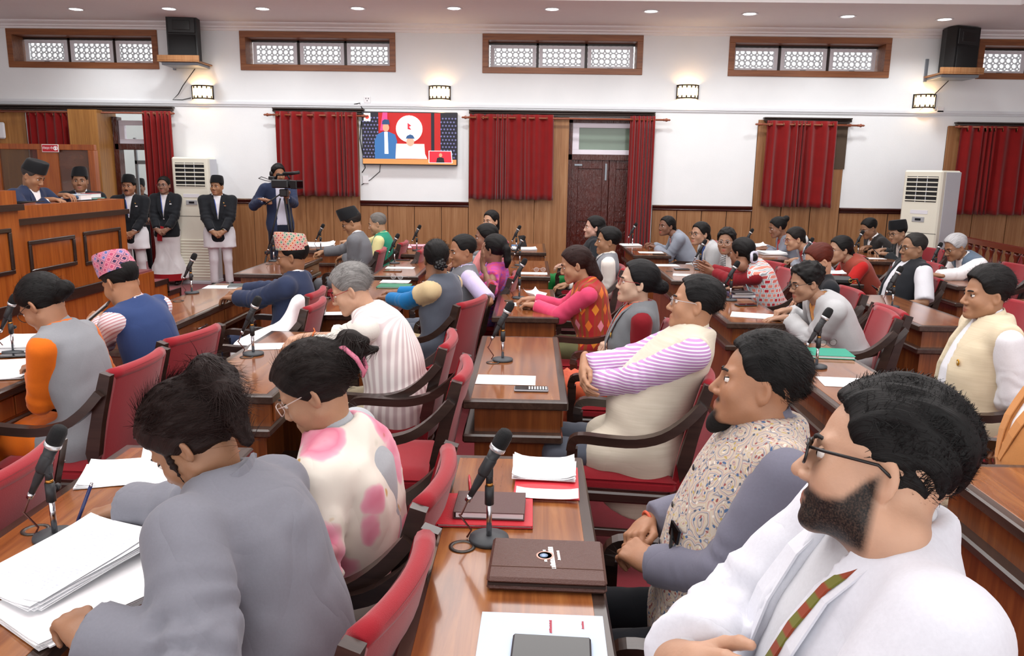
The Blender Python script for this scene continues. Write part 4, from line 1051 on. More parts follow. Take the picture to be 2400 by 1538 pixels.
# ---- tall air conditioners
def aircon(loc, rz, w_, d_, h_, label):
    root = empty('air_conditioner', loc, rz, label, 'air conditioner'); f = -d_/2
    MB().box((-w_/2, f, .04), (w_/2, d_/2, h_), .02).build('body', M_AC, root); MB().box((-w_/2-.004, f+.09, .05), (w_/2+.004, d_/2+.002, h_-.02), .004).build('side_casing', M_ACG, root)
    MB().box((-w_/2+.05, f-.004, h_-.42), (w_/2-.05, f+.004, h_-.08), .003).build('outlet', plain('16181A', .6), root)
    for k in range(6):
        z = h_-.40+.06*k; MB().box((-w_/2+.05, f-.014, z-.006), (w_/2-.05, f+.0, z+.01), .002).build('louvre', M_AC, root)
    for x in (-.07, .07): MB().box((x-.004, f-.010, h_-.42), (x+.004, f-.002, h_-.08)).build('vane', M_ACG, root)
    pn = MB().box((-.085, f-.008, h_-.69), (.085, f+.002, h_-.62), .004).build('control_panel', plain('A9ABAE', .4), root); MB().box((-.04, f-.010, h_-.67), (.04, f-.007, h_-.64)).build('display', plain('20242A', .2), pn)
    MB().box((-.12, f-.0035, h_-.58), (.12, f+.001, h_-.53)).build('sticker', plain('E4E4EA', .6), root)
    MB().box((-w_/2+.004, f-.002, h_*.54), (w_/2-.004, f+.002, h_*.54+.008)).build('panel_gap', plain('6A6A62', .6), root)
    for k in range(14):
        z = .10+.042*k; MB().box((-w_/2+.05, f-.010, z), (w_/2-.05, f+.002, z+.02), .003).build('intake_slat', M_AC, root)
    MB().box((-w_/2-.01, f-.01, 0), (w_/2+.01, d_/2, .05), .005).build('plinth', M_ACG, root)
a = atz((468, 650), 0); aircon((wallx((457, 500))[0]+.12, WALL-.20, 0), .0, .53, .34, 1.87, 'cream floor-standing air conditioner behind the man in black cap and white trousers')
b = aty((2180, 500), 11.0); aircon((b[0]+.02, 11.1, 0), -.95, .53, .47, 1.83, 'cream floor-standing air conditioner with a broad grey side beside the dark red curtain')
# ------------------------------------------------------------------ desks, chairs, microphones
DZ = .77
def make_desk(w_, L):
    root = empty('desk'); 
    MB().box((0, 0, DZ-.04), (w_, L, DZ), .006).build('table_edge', M_EDGE, root)
    MB().box((.035, .035, DZ-.002), (w_-.035, L-.035, DZ+.0015), .001).build('table_top', M_DESK, root)
    MB().box((.05, .05, .615), (w_-.03, L-.05, DZ-.04)).build('upper_box', M_DESKV, root)
    MB().box((.0, .0, .575), (w_-.02, L, .615), .008).build('ledge', M_EDGE, root)
    MB().box((.05, .05, .03), (.075, L-.05, .575)).build('front_panel', M_DESKV, root)
    for y in (.05, L-.075): MB().box((.075, y, .03), (w_-.06, y+.025, .575)).build('end_panel', M_DESKV, root)
    MB().box((.03, .03, 0), (w_-.06, L-.03, .03)).build('plinth', M_EDGE, root)
    for i in (0, 1):
        y0 = .08+i*(L-.16)/2; d = MB().box((w_-.03, y0, .63), (w_-.018, y0+(L-.18)/2, .72), .003).build('drawer', M_DESKV, root)
        yc = y0+(L-.18)/4; MB().tube([(w_-.018, yc-.05, .675), (w_-.004, yc-.05, .675), (w_-.004, yc+.05, .675), (w_-.018, yc+.05, .675)], .005, 6).build('handle', M_CHROME, d)
    MB().lathe([(.034, .0), (.036, .003), (.026, .004), (.026, .0)], 20, M=Matrix.Translation((.10, L*.5, DZ+.001))).build('cable_grommet', plain('4A4642', .35, .5), root)
    return root
DW = .46
DESKS = [('A', -2.87, 3.05, 4.6), ('A', -3.03, 5.32, 7.5), ('A', -3.13, 8.2, 9.85), ('A', -3.1, 10.72, 12.2),
         ('B', -1.62, 1.45, 3.0), ('B', -1.78, 3.72, 5.3), ('B', -1.72, 5.95, 7.9), ('B', -1.69, 8.2, 9.8), ('B', -1.75, 10.4, 12.0),
         ('C', -.3, 1.4, 2.97), ('C', -.32, 3.72, 5.27), ('C', -.29, 5.98, 7.48), ('C', -.3, 8.38, 9.9), ('C', -.3, 10.9, 12.3),
         ('D', 1.6, 1.45, 3.0), ('D', 1.5, 3.7, 5.25), ('D', 1.5, 5.91, 7.45), ('D', 1.48, 8.25, 9.8), ('D', 1.4, 10.77, 12.2),
         ('E', 2.95, 5.93, 7.5), ('E', 2.95, 8.2, 9.84), ('E', 3.0, 10.5, 12.6), ('F', 4.42, 5.9, 7.4), ('F', 4.42, 8.2, 9.75), ('F', 4.42, 10.48, 12.0)]
DESKLAB = {('A', 0): 'desk of the row by the rostrum, before the woman in orange sleeves', ('A', 1): 'desk of the row by the rostrum, before the navy-suited man in a patterned cap', ('A', 2): 'desk behind the navy-suited man in a patterned cap, with one microphone and nothing else', ('A', 3): 'desk at which the grey-suited man in a black cap writes',
  ('B', 0): 'desk at which the woman in a grey blazer signs papers', ('B', 1): 'desk at which the grey-haired man in a striped vest rests his hands', ('B', 2): 'desk with a green folder and spectacles before the woman in blue sleeves', ('B', 3): 'desk with a brown phone and a paper, drawers with chrome handles showing', ('B', 4): 'desk by the panelling with red and pink papers',
  ('C', 0): 'desk with the brown leather portfolio and red folders', ('C', 1): 'desk with a calculator-like phone on one white sheet', ('C', 2): 'desk at which the woman in pink sleeves folds paper', ('C', 3): 'desk with spectacles lying on a white sheet', ('C', 4): 'desk by the panelling with a blue pad and a tablet stand',
  ('D', 0): 'bare desk behind the man in a white suit', ('D', 1): 'desk with a bright green folder beneath a microphone', ('D', 2): 'desk at which the curly-haired woman in a light grey blazer writes', ('D', 3): 'desk beside the woman in a pale grey jacket who wears glasses', ('D', 4): 'desk on which the woman in a blue-grey jacket folds her hands',
  ('E', 0): 'empty desk with a tilted microphone beside a vacant red chair', ('E', 1): 'desk with a black handbag at its corner', ('E', 2): 'desk at which two women in grey jackets write', ('F', 0): 'desk behind the man in a cream vest near the vacant red chairs', ('F', 1): 'glossy desk on which the white-haired man leans', ('F', 2): 'desk at which two dark-suited men look at phones'}
cnt = {}; proto = make_desk(DW, 1.37); used = False; DESK = {}
for r, x, y0, y1 in [(r, x*.883+({('A', 3.05): -.22}.get((r, y0), 0)), y0*.883, y1*.883) for r, x, y0, y1 in DESKS]:
    k = cnt.get(r, 0); cnt[r] = k+1; d = proto if not used else dup(proto, (x, y0, 0)); used = True
    d.location = (x, y0, 0); d.scale = (1, (y1-y0)/1.37, 1); tag(d, DESKLAB[(r, k)], 'desk', 'member desks in rows'); DESK[(r, k)] = (x, y0, y1)
def make_chair():
    """faces +Y, origin on the floor under the seat's middle"""
    root = empty('armchair'); hw = .27
    def seat(u, v):
        x = (u-.5)*.48; y = (v-.5)*.46; e = max(abs(u-.5), abs(v-.5))*2; return (x, y, .485-.03*max(0, e-.75)**2*16)
    MB().grid(seat, 10, 10).box((-.24, -.23, .405), (.24, .23, .452), .012).build('seat', M_RED, root)
    MB().box((-.265, -.24, .36), (.265, .235, .408), .008).build('seat_rail', M_DARKW, root)
    def bk(t): return (-.235-.10*t**1.3, .42+.46*t)          # y, z up the back
    mb = MB()
    for off, fl in ((.028, 1), (-.022, -1)):
        mb.grid(lambda u, v: ((u-.5)*.43, bk(v)[0]+off*(1-.35*max(0, abs(u-.5)*2-.8)*5*.5)-.03*(1-(2*u-1)**2), bk(v)[1]+.012*(1-(2*u-1)**2)*(v > .98)), 8, 8)
    mb.tube([((u-.5)*.43, bk(1)[0]+.003-.03*(1-(2*u-1)**2), bk(1)[1]) for u in np.linspace(0, 1, 9)], .026, 10)
    for sg in (-1, 1): mb.sweep([(sg*.215, bk(v)[0]+.003, bk(v)[1]) for v in np.linspace(0, 1, 6)], .02, (1, 0, 0), .05)
    mb.build('backrest', M_RED, root)
    for sg in (-1, 1):
        MB().sweep([(sg*.245, bk(v)[0], bk(v)[1]) for v in np.linspace(-.05, 1.03, 8)], .035, (1, 0, 0), [.06, .06, .058, .055, .05, .05, .05, .045]).build('back_post', M_DARKW, root)
        MB().sweep([(sg*.245, -.225, .42), (sg*.245, -.25, .2), (sg*.245, -.29, 0)], .035, (1, 0, 0), .045).build('leg', M_DARKW, root)
        MB().sweep([(sg*.262, .215, .60), (sg*.262, .215, .3), (sg*.262, .215, 0)], .038, (1, 0, 0), [.045, .042, .035]).build('leg', M_DARKW, root)
        a = [(sg*.262, bk(.86)[0]-.0, bk(.86)[1]), (sg*.27, -.25, .74), (sg*.277, -.16, .675), (sg*.28, -.05, .645), (sg*.28, .07, .645), (sg*.276, .17, .65), (sg*.268, .212, .635), (sg*.262, .222, .59)]
        from_ = []
        for i in range(len(a)-1):
            p0, p1, p2, p3 = (np.array(a[max(i-1, 0)]), np.array(a[i]), np.array(a[i+1]), np.array(a[min(i+2, len(a)-1)]))
            for t in np.linspace(0, 1, 4)[:-1]: from_.append(tuple(.5*((2*p1)+(p2-p0)*t+(2*p0-5*p1+4*p2-p3)*t*t+(3*p1-p0-3*p2+p3)*t**3)))
        from_.append(a[-1]); MB().sweep(from_, .048, (1, 0, 0), .038).build('armrest', M_DARKW, root)
    for sg in (-1, 1): MB().box((sg*.245-.012, -.25, .2), (sg*.245+.012, .21, .235), .004).build('stretcher', M_DARKW, root)
    return root
CH = make_chair(); CHN = [0]
def chair(x, y, label, yaw=180., group='red armchairs of the members'):
    """x, y of the seat's middle"""
    rz = math.radians(yaw-90)
    if CHN[0] == 0: c = CH; c.location = (x, y, 0); c.rotation_euler = (0, 0, rz); tag(c, label, 'chair', group)
    else: c = dup(CH, (x, y, 0), rz, label, group)
    CHN[0] += 1; return c
def make_mic():
    root = empty('desk_microphone')
    MB().lathe([(.0, 0), (.066, 0), (.068, .006), (.066, .014), (.02, .018), (.0, .018)], 26).build('base', plain('3A3E42', .55), root)
    MB().tube([(0, 0, .016), (0, 0, .15)], .0095, 10).build('pole', M_CHROME, root)
    MB().tube([(0, 0, .13), (0, 0, .195)], .0155, 10).tube([(0, 0, .205), (0, 0, .245)], .012, 10).tube([(0, .0, .165), (0, .035, .165)], .007, 8).lathe([(.012, 0), (.012, .014)], 8, M=Matrix.Translation((0, .03, .165)) @ Matrix.Rotation(-math.pi/2, 4, 'X')).build('clutch', M_PLAST, root)
    MB().lathe([(.0125, .194), (.0125, .206)], 10).build('brass_ring', plain('B07A3A', .3, .9), root)
    d = Vector((.46, 0, .88)).normalized(); q = d.to_track_quat('Z', 'Y').to_matrix().to_4x4(); q.translation = Vector((-.015, 0, .25))-d*.07
    cl = MB().lathe([(.017, .05), (.021, .06), (.021, .11), (.018, .12)], 12, M=q).box((-.012, -.012, .225), (.012, .012, .26), .004).build('clip', M_PLAST, root)
    mb = MB().lathe([(.0, -.035), (.010, -.035), (.012, 0), (.0145, .02), (.018, .11), (.022, .145)], 16, M=q).build('microphone_body', M_PLAST, root)
    MB().lathe([(.022, .145), (.0275, .15), (.0275, .162), (.026, .164)], 18, M=q).build('silver_ring', plain('D2D4D6', .25, .7), mb)
    MB().lathe([(.026, .164), (.0275, .18), (.0265, .205), (.0215, .222), (.012, .228), (0, .229)], 18, M=q).build('mesh_head', plain('1C1E20', .55, .4, bump=.8, bscale=700), mb)
    MB().lathe([(.0105, -.055), (.011, -.034)], 12, M=q).build('plug', M_CHROME, mb)
    a = q @ Vector((0, 0, -.05)); MB().tube([a, a-d*.05+Vector((0, 0, -.01)), (a.x-.03, 0, .09), (-.06, .01, .03), (-.075, .01, .004)], .0035, 6).build('cable', plain('5A2A22', .5), root)
    return root
MIC = make_mic(); MN = [0]
def mic(x, y, label, rz=0., z=DZ+.002):
    if MN[0] == 0: o = MIC; o.location = (x, y, z); o.rotation_euler = (0, 0, rz); tag(o, label, 'microphone', 'desk microphones')
    else: o = dup(MIC, (x, y, z), rz, label, 'desk microphones')
    o.scale = (.8, .8, .8)
    MN[0] += 1
for px, lab, rz in (((450, 688), 'microphone on the desk before the navy-suited man in a patterned cap', .1), ((642, 613), 'microphone on the empty desk behind the patterned cap', .15), ((594, 832), 'microphone before the grey-haired man in a striped vest', 0), ((130, 1262), 'microphone rising beside the pen of the woman in a grey blazer', 0), ((1178, 846), 'microphone beside the white sheet and keypad phone', .0), ((1146, 1268), 'tilted microphone between the red folder and the brown portfolio', 0),
                     ((1711, 705), 'microphone beside the phone before the curly-haired woman', 0), ((1640, 633), 'microphone at the outstretched hands of the woman in a printed shawl', 0), ((1482, 577), 'microphone before the woman in a blue-grey jacket with folded hands', 0), ((1217, 700), 'microphone at the hands of the woman in pink sleeves', 0), ((1218, 623), 'microphone on the desk with spectacles on a white sheet', .1),
                     ((925, 618), 'microphone on the desk with a brown phone and a paper', 0), ((977, 588), 'microphone on the desk with red and pink papers', 0), ((2090, 721), 'microphone on the empty desk beside a vacant red chair', .2), ((1913, 862), 'microphone in front of the bright green folder', 0), ((752, 586), 'microphone before the grey-suited man in a black cap', 0), ((1210, 588), 'microphone beside the tablet stand by the panelling', 0), ((32, 828), 'microphone before the woman in orange sleeves', 0), ((1890, 625), 'microphone before the person with reddish hair', 0), ((1752, 595), 'microphone standing behind the woman in a printed shawl', 0), ((2010, 600), 'microphone before the dark-suited man with a moustache', .2), ((2190, 640), 'microphone leaning towards the white-haired man', .3)):
    p = atz(px, DZ); mic(p[0], p[1], lab, rz)
# ------------------------------------------------------------------ rostrum, steps and booth
RX = -4.25
def rp(px, dx=0.): q = atx(px, RX+dx); return q
yE = rp((290, 465))[1]; zT = 1.40
root = empty('rostrum', (RX, 6.8, 0), 0, 'tall veneered rostrum with dark framed mouldings and a sloping worktop', 'rostrum'); O = np.array([RX, 6.8, 0])
def lp(px, dx=0.): return rp(px)-O
y2 = rp((33, 520))[1]
MB().box((-.06, y2-6.8, .6), (0, yE-6.8, zT)).box((-.06, yE-6.8-.06, .6), (-.9, yE-6.8, zT)).build('front_panel', M_ROST, root)
MB().box((-.06, 3.4-6.8, .6), (.04, y2-6.8, 1.53)).build('side_panel', M_ROST, root)
MB().box((-.55, y2-6.8, zT-.05), (-.06, yE-6.8-.06, zT-.02)).build('worktop', M_ROST, root)
MB().sweep([(.015, y2-6.8, 1.27), (.015, yE-6.8+.02, 1.27)], .05, (0, 0, 1), .05).sweep([(.055, 3.4-6.8, 1.395), (.055, y2-6.8+.03, 1.395)], .05, (0, 0, 1), .05).build('moulding', M_DARKW, root)
def mould(c, dx):
    pts = [lp(p) for p in c]; zs = sorted(p[2] for p in pts); ys = sorted(p[1] for p in pts); y0, y1, z0, z1 = (ys[0]+ys[1])/2, (ys[2]+ys[3])/2, (zs[0]+zs[1])/2, (zs[2]+zs[3])/2; w_ = .035; mb = MB()
    for lo, hi in (((dx, y0, z0), (dx+.02, y1, z0+w_)), ((dx, y0, z1-w_), (dx+.02, y1, z1)), ((dx, y0, z0+w_), (dx+.02, y0+w_, z1-w_)), ((dx, y1-w_, z0+w_), (dx+.02, y1, z1-w_))): mb.box(lo, hi, .005)
    mb.build('frame_moulding', M_DARKW, root)
mould([(63, 568), (172, 548), (178, 620), (72, 643)], 0.); mould([(192, 543), (280, 533), (284, 607), (200, 620)], 0.); mould([(-70, 545), (12, 533), (20, 640), (-60, 660)], .04)
pl = empty('stage_platform', (RX, 6.8, 0), 0, 'wood-faced stage platform with red carpeted steps beside the rostrum', 'platform')
MB().box((-4.8, -3.4, 0), (.02, 1.93, .58)).build('riser_front', M_ROST, pl); MB().box((.02, -3.4, .52), (.045, yE-6.8, .62), .006).build('edge_band', M_DARKW, pl); MB().box((-4.8, -3.4, .58), (.0, 1.93, .60)).build('carpet', M_CARPET, pl)
for i, (y0, y1, z) in enumerate(((1.93, 2.23, .45), (2.23, 2.54, .30), (2.54, 2.85, .15))):
    MB().box((-2.2, y0, 0), (.02, y1, z-.02)).build('step', M_ROST, pl); MB().box((-2.2, y0, z-.02), (.0, y1, z)).build('step_carpet', M_CARPET, pl); MB().box((.02, y0, z-.05), (.035, y1+.015, z+.005)).box((.02, y1, max(z-.16, 0)), (.035, y1+.02, z)).build('step_edge', M_DARKW, pl)
# booth with glass panes
YB = 9.95
def bp(px): return aty(px, YB)
bx1 = bp((226, 400))[0]; bz1 = bp((120, 338))[2]
root = empty('glass_booth', (bx1, YB, 0), 0, 'wooden booth with two dark glass panes behind the rostrum', 'booth'); m_ = M_ROST; px_ = lambda x: bp((x, 400))[0]-bx1
def bb(x0, x1, z0, z1, y0=-.03, y1=.03): MB().box((px_(x0), y0, z0), (px_(x1), y1, z1), .004).build('frame', m_, root)
zp1 = bp((100, 351))[2]; bb(-160, 228, zp1, bz1); bb(-160, 4, .6, zp1); bb(94, 141, .6, zp1); bb(214, 228, .6, zp1, -.05, .05); bb(4, 94, .6, 1.38); bb(141, 214, .6, 1.38)
t = NT('booth_glass'); t.color(t.mix(t.noise(t.coord((1.2, 1, 2.4)), 2.2, 3), '3A2A24', '8A6455')); t.set(.06, 0, .5); t.b.inputs['Alpha'].default_value = .82; M_BG = t.m
t = NT('booth_glass_clear'); t.color('55483E'); t.set(.05, 0, .5); t.b.inputs['Alpha'].default_value = .45; M_BG2 = t.m
for x0, x1, m_g in ((4, 94, M_BG2), (141, 214, M_BG)): MB().box((px_(x0), -.004, 1.38), (px_(x1), .004, zp1)).build('pane', m_g, root)
a, b = aty((97, 338), YB-.05), aty((138, 357), YB-.05); sg = empty('no_phone_sign', ((a[0]+b[0])/2, YB-.04, (a[2]+b[2])/2), 0, 'small red sign with white lettering and a crossed-out phone', 'sign'); sw, sh = (b[0]-a[0])/2, (a[2]-b[2])/2
MB().box((-sw, -.012, -sh), (sw, 0, sh), .002).build('plate', plain('F0E8E8', .5), sg); MB().box((-sw+.008, -.014, -sh+.008), (sw-.008, -.011, sh-.008)).build('field', plain('C01C2C', .5), sg)
R90 = Matrix.Rotation(math.pi/2, 4, 'X'); text_mesh('lettering', 'मोबाइल मौन', sh*.8, plain('FFFFFF', .5), sg, Matrix.Translation((-sw*.22, -.0145, 0)) @ R90, squash=.8)
MB().tube([(sw*.66+sh*.5*math.cos(a_), -.015, sh*.5*math.sin(a_)) for a_ in np.linspace(0, 6.283, 19)[:-1]], .004, 6, closed=True).tube([(sw*.66-sh*.34, -.015, sh*.34), (sw*.66+sh*.34, -.015, -sh*.34)], .004, 6).box((sw*.66-.01, -.015, -.025), (sw*.66+.01, -.013, .025)).build('crossed_phone', plain('FFFFFF', .5), sg)
# balustrade at the back of the hall
a, b = atz((2268, 566), .95), atz((2420, 597), .95); d = unit(b-a); L_ = np.linalg.norm(b-a)+1.2; ang = math.atan2(d[1], d[0])
root = empty('balustrade', (a[0]-d[0]*.4, a[1]-d[1]*.4, 0), ang, 'varnished wooden balustrade behind the vacant red chairs', 'balustrade'); m_ = plain('6A2A1C', .25)
MB().sweep([(0, 0, .97), (L_, 0, .97)], .06, (0, 0, 1), .08).build('hand_rail', m_, root); MB().box((0, -.03, .05), (L_, .03, .1), .004).build('bottom_rail', m_, root)
bal = MB().lathe([(.02, .1), (.028, .16), (.016, .2), (.034, .36), (.02, .62), (.016, .7), (.034, .74), (.018, .78), (.018, .86), (.034, .9), (.022, .94)], 10).mesh('baluster', m_)
for i in range(int(L_/.2)): o = bpy.data.objects.new('baluster', bal); link(o, root); o.location = (.1+i*.2, 0, 0)
# ------------------------------------------------------------------ the people
HIPX = dict(A=-1.98, A2=-1.74, B=-.65, C=.52, D=2.12, E=3.42, F=4.74)
def at_depth(px, dep): return CAM0+ray(px)/FPX*dep
def HW(px, z=DZ+.025, **k): return dict(w=atz(px, z), **k)
def fwd(yaw): return np.array([math.cos(math.radians(yaw)), math.sin(math.radians(yaw)), 0])
def sitter(label, who, px, row, zh=1.17, yaw=180., dep=None, hip=None, dx=0., hz=.53, with_chair=True, cyaw=None, **k):
    if dep: hc = at_depth(px, dep)
    else: hc = atz(px, zh)
    hb = np.array([HIPX[row]+dx, hc[1], 0]) if hip is None else np.array([hip[0], hip[1], 0])
    rz = math.radians(yaw-90); iv = Matrix.Rotation(-rz, 3, 'Z'); lh = np.array(iv @ Vector(hc-hb))
    C = person(label, tuple(hb), rz, (0, 0, hz), lh, **k)
    if with_chair:
        cy = yaw if cyaw is None else cyaw; c = hb+fwd(cy)*.105; chair(c[0], c[1], 'red armchair of the '+who, cy)
    return C
def SH(m_, sl=1.96, **k): return dict(dict(name='shirt', off=.007, sleeve=sl, hem=-.12, mat=m_, neck=.05, loose=1.1, wr=.004), **k)
def JK(m_, **k): return dict(dict(name='jacket', off=.02, sleeve=1.93, hem=-.26, mat=m_, open=[(0, .0), (.36, .004), (.62, .04), (1., .062), (1.1, .07)], skirt=.22, neck=.064, wr=.007), **k)
def VS(m_, **k): return dict(dict(name='vest', off=.019, sleeve=0, hem=-.28, mat=m_, skirt=.2, neck=.062, wr=.006), **k)
def TR(m_, **k): return dict(dict(name='trousers', mat=m_), **k)
def SK(m_, **k): return dict(dict(name='skirt', mat=m_, skirt=1, wr=.012, fr=22, zs=.15), **k)
M_SHW = cloth('F2F2F4', wrinkle=.25); M_NAVY = cloth('2B3550', wrinkle=.3); M_BLK = cloth('1C1F24', wrinkle=.25); M_GREY = cloth('86888D', wrinkle=.3); M_LG = cloth('B4B6B8', wrinkle=.3); M_BG = cloth('8E95A2', wrinkle=.3); M_DG = cloth('55585C', wrinkle=.25)
M_TRD = cloth('20242C'); M_TRG = cloth('5A606C'); M_CAPB = cloth('17191C', wrinkle=.05)
def stripes(t, c1, c2, freq, axis='z', duty=.5, soft=.1):
    x, y, z = t.sep(t.coord())
    v = {'x': x, 'y': y, 'z': z, 'a': t.math('MULTIPLY', t.math('ARCTAN2', x, y), .16), 'd': t.math('ADD', z, t.math('MULTIPLY', y, .5))}[axis]
    f = t.math('FRACT', t.math('MULTIPLY', v, freq)); return t.ramp(f, [(max(0, duty-soft), c1), (duty, c2), (1-soft, c2), (1, c1)])
M_PSTR = patterned('purple_striped_shirt', lambda t: stripes(t, 'B98CC0', 'E6E2F0', 70, 'z', .6), wrinkle=.3)
M_PKSTR = patterned('pink_striped_shirt', lambda t: stripes(t, 'E6DCE0', 'C99AA0', 60, 'd', .6), wrinkle=.25)
M_WVEST = patterned('striped_white_vest', lambda t: stripes(t, 'EFEBE8', 'CDBFC0', 34, 'a', .5, .18), wrinkle=.3)
M_CREAM = patterned('raw_silk_cream', lambda t: t.mix(t.noise(t.coord((3, 3, 60)), 2.2, 4), 'C6BCA8', 'DCD4C4'), wrinkle=.3)
M_CREAM2 = patterned('raw_silk_beige', lambda t: t.mix(t.noise(t.coord((4, 4, 90)), 2.2, 4), 'CDBFA0', 'E2D6BC'), wrinkle=.3)
def paisley(t):
    v = t.coord(); n = t.noise(v, 9, 3); a = t.add('ShaderNodeVectorMath', operation='ADD'); t.l(v, a.inputs[0]); nn = t.add('ShaderNodeTexNoise'); t.l(v, nn.inputs['Vector']); nn.inputs['Scale'].default_value = 14
    sc = t.add('ShaderNodeVectorMath', operation='SCALE'); t.l(nn.outputs['Color'], sc.inputs[0]); sc.inputs['Scale'].default_value = .05; t.l(sc.outputs[0], a.inputs[1]); v2 = a.outputs[0]
    big = t.voro(v2, 17, 'F1'); ring = t.math('FRACT', t.math('MULTIPLY', big, 5.)); c = t.ramp(ring, [(0, 'C4BAAE'), (.3, 'B8AC9E'), (.38, '8C7A74'), (.5, '8A94A4'), (.58, 'C8BFB2'), (.78, 'A8827C'), (.86, 'C4BAAC'), (1, 'B8A47C')])
    sm = t.voro(v2, 75, 'F1', 'Color'); sd = t.voro(v2, 75, 'F1'); dots = t.ramp(sd, [(.0, '000000'), (.28, '000000'), (.34, 'FFFFFF')]); sp = t.sep(sm)[0]
    cc = t.ramp(sp, [(0, '4A6488'), (.25, '8E4A48'), (.5, 'B09A5C'), (.7, '4A5668'), (.85, 'D6CEC2'), (1, '7A92AA')], 'CONSTANT'); return t.mix(dots, cc, c)
M_PAIS = patterned('paisley_vest', paisley, wrinkle=.2)
def floral(t):
    v = t.coord(); n = t.noise(v, 7, 3); nn = t.add('ShaderNodeTexNoise'); t.l(v, nn.inputs['Vector']); nn.inputs['Scale'].default_value = 6; nn.inputs['Detail'].default_value = 3
    a = t.add('ShaderNodeVectorMath', operation='MULTIPLY_ADD'); t.l(nn.outputs['Color'], a.inputs[0]); a.inputs[1].default_value = (.13, .13, .13); t.l(v, a.inputs[2]); v2 = a.outputs[0]
    d = t.voro(v2, 5.6, 'F1', 'Distance', .8); c = t.ramp(d, [(.0, 'B83058'), (.16, 'D4607F'), (.22, 'E8A0B2'), (.34, 'DC7A94'), (.48, 'E8A4B6'), (.54, 'E6DED2'), (1, 'E8E2D6')])
    d2 = t.voro(v2, 9.5, 'F1', 'Distance', 1); c2 = t.ramp(d2, [(.0, 'E0A840'), (.14, 'DDBB78'), (.18, 'FFFFFF')]); c = t.mix(1., c, c2, 'MULTIPLY')
    d3 = t.noise(v2, 11, 2); return t.mix(t.ramp(d3, [(.62, '000000'), (.68, '888888')]), c, 'B4B49A')
M_FLOR = patterned('floral_shawl', floral, wrinkle=.35, rough=.6)
def diamonds(t):
    x, y, z = t.sep(t.coord()); u = t.math('MULTIPLY', t.math('ARCTAN2', x, y), 2.2); v = t.math('MULTIPLY', z, 9.)
    r = t.math('FLOOR', v); u2 = t.math('ADD', u, t.math('MULTIPLY', r, .5)); fu = t.math('ABSOLUTE', t.math('SUBTRACT', t.math('FRACT', u2), .5)); fv = t.math('ABSOLUTE', t.math('SUBTRACT', t.math('FRACT', v), .5))
    d = t.math('ADD', t.math('MULTIPLY', fu, 1.2), fv); k = t.math('FRACT', t.math('MULTIPLY', t.math('ADD', t.math('FLOOR', u2), t.math('MULTIPLY', r, 1.37)), .5))
    dia = t.ramp(k, [(0, 'D8702A'), (.5, 'D98292'), (.75, 'E08A30')], 'CONSTANT'); base = t.ramp(t.noise(t.comb(u, 0, 0), 2, 1), [(.45, 'A8242A'), (.55, '8E4A22')]); return t.mix(t.ramp(d, [(.34, 'FFFFFF'), (.38, '000000')]), base, dia)
M_DIAM = patterned('diamond_vest', diamonds, wrinkle=.2)
def arches(t):
    x, y, z = t.sep(t.coord()); u = t.math('MULTIPLY', t.math('ARCTAN2', x, y), 6.); v = t.math('MULTIPLY', z, 26.); u2 = t.math('ADD', u, t.math('MULTIPLY', t.math('FLOOR', v), .5))
    fu = t.math('ABSOLUTE', t.math('SUBTRACT', t.math('FRACT', u2), .5)); fv = t.math('ABSOLUTE', t.math('SUBTRACT', t.math('FRACT', v), .45)); d = t.math('MAXIMUM', fu, fv)
    red = t.ramp(t.noise(t.comb(t.math('FLOOR', u2), t.math('FLOOR', v), 0), 3.1, 0), [(.4, 'B8303A'), (.55, 'E08A7A')]); return t.mix(t.ramp(d, [(.30, 'FFFFFF'), (.33, '000000')]), t.ramp(d, [(.42, 'E6E4E4'), (.46, '9AA0A6')]), red)
M_ARCH = patterned('printed_shawl', arches, wrinkle=.2)
def dhaka(t, a, b, c, bg, f=26.):
    x, y, z = t.sep(t.coord()); u = t.math('MULTIPLY', t.math('ARCTAN2', x, t.math('ADD', y, .012)), f*.085); v = t.math('MULTIPLY', z, f); s1 = t.math('ADD', u, v); s2 = t.math('SUBTRACT', u, v)
    f1 = t.math('ABSOLUTE', t.math('SUBTRACT', t.math('FRACT', s1), .5)); f2 = t.math('ABSOLUTE', t.math('SUBTRACT', t.math('FRACT', s2), .5)); d = t.math('MAXIMUM', f1, f2); h = t.noise(t.comb(t.math('FLOOR', s1), t.math('FLOOR', s2), 0), 2.7, 0)
    return t.mix(t.ramp(d, [(.24, 'FFFFFF'), (.27, '000000'), (.38, '000000'), (.40, 'FFFFFF'), (.46, 'FFFFFF'), (.48, '000000')]), bg, t.ramp(h, [(.42, a), (.5, b), (.58, c)], 'CONSTANT'))
M_TOP1 = patterned('pink_dhaka', lambda t: dhaka(t, 'B04A6A', '5A6AA0', '3A3050', 'D08A98'), wrinkle=.05); M_TOP2 = patterned('orange_dhaka', lambda t: dhaka(t, 'C05A38', '3A7A68', 'A83A48', 'D9C2B0', 34.), wrinkle=.05)
def silk(t, *cs):
    v = t.coord((3, 3, 8), (.4, .5, 0)); n = t.noise(v, 2.2, 3, .5, 1.5); k = len(cs); return t.ramp(n, [(.3+.4*i/(k-1), c) for i, c in enumerate(cs)])
M_PURP = patterned('purple_sari', lambda t: silk(t, '6A3A9A', 'B03A8A', '4A6AB0', 'C0507A', '6A3A9A'), wrinkle=.3, rough=.5); M_ORSARI = patterned('orange_sari', lambda t: silk(t, 'C8502E', 'D8623E', 'DC6E48'), wrinkle=.45, rough=.6); M_ORG = cloth('D86A14', wrinkle=.3); M_MAR = cloth('7E1620', wrinkle=.25)
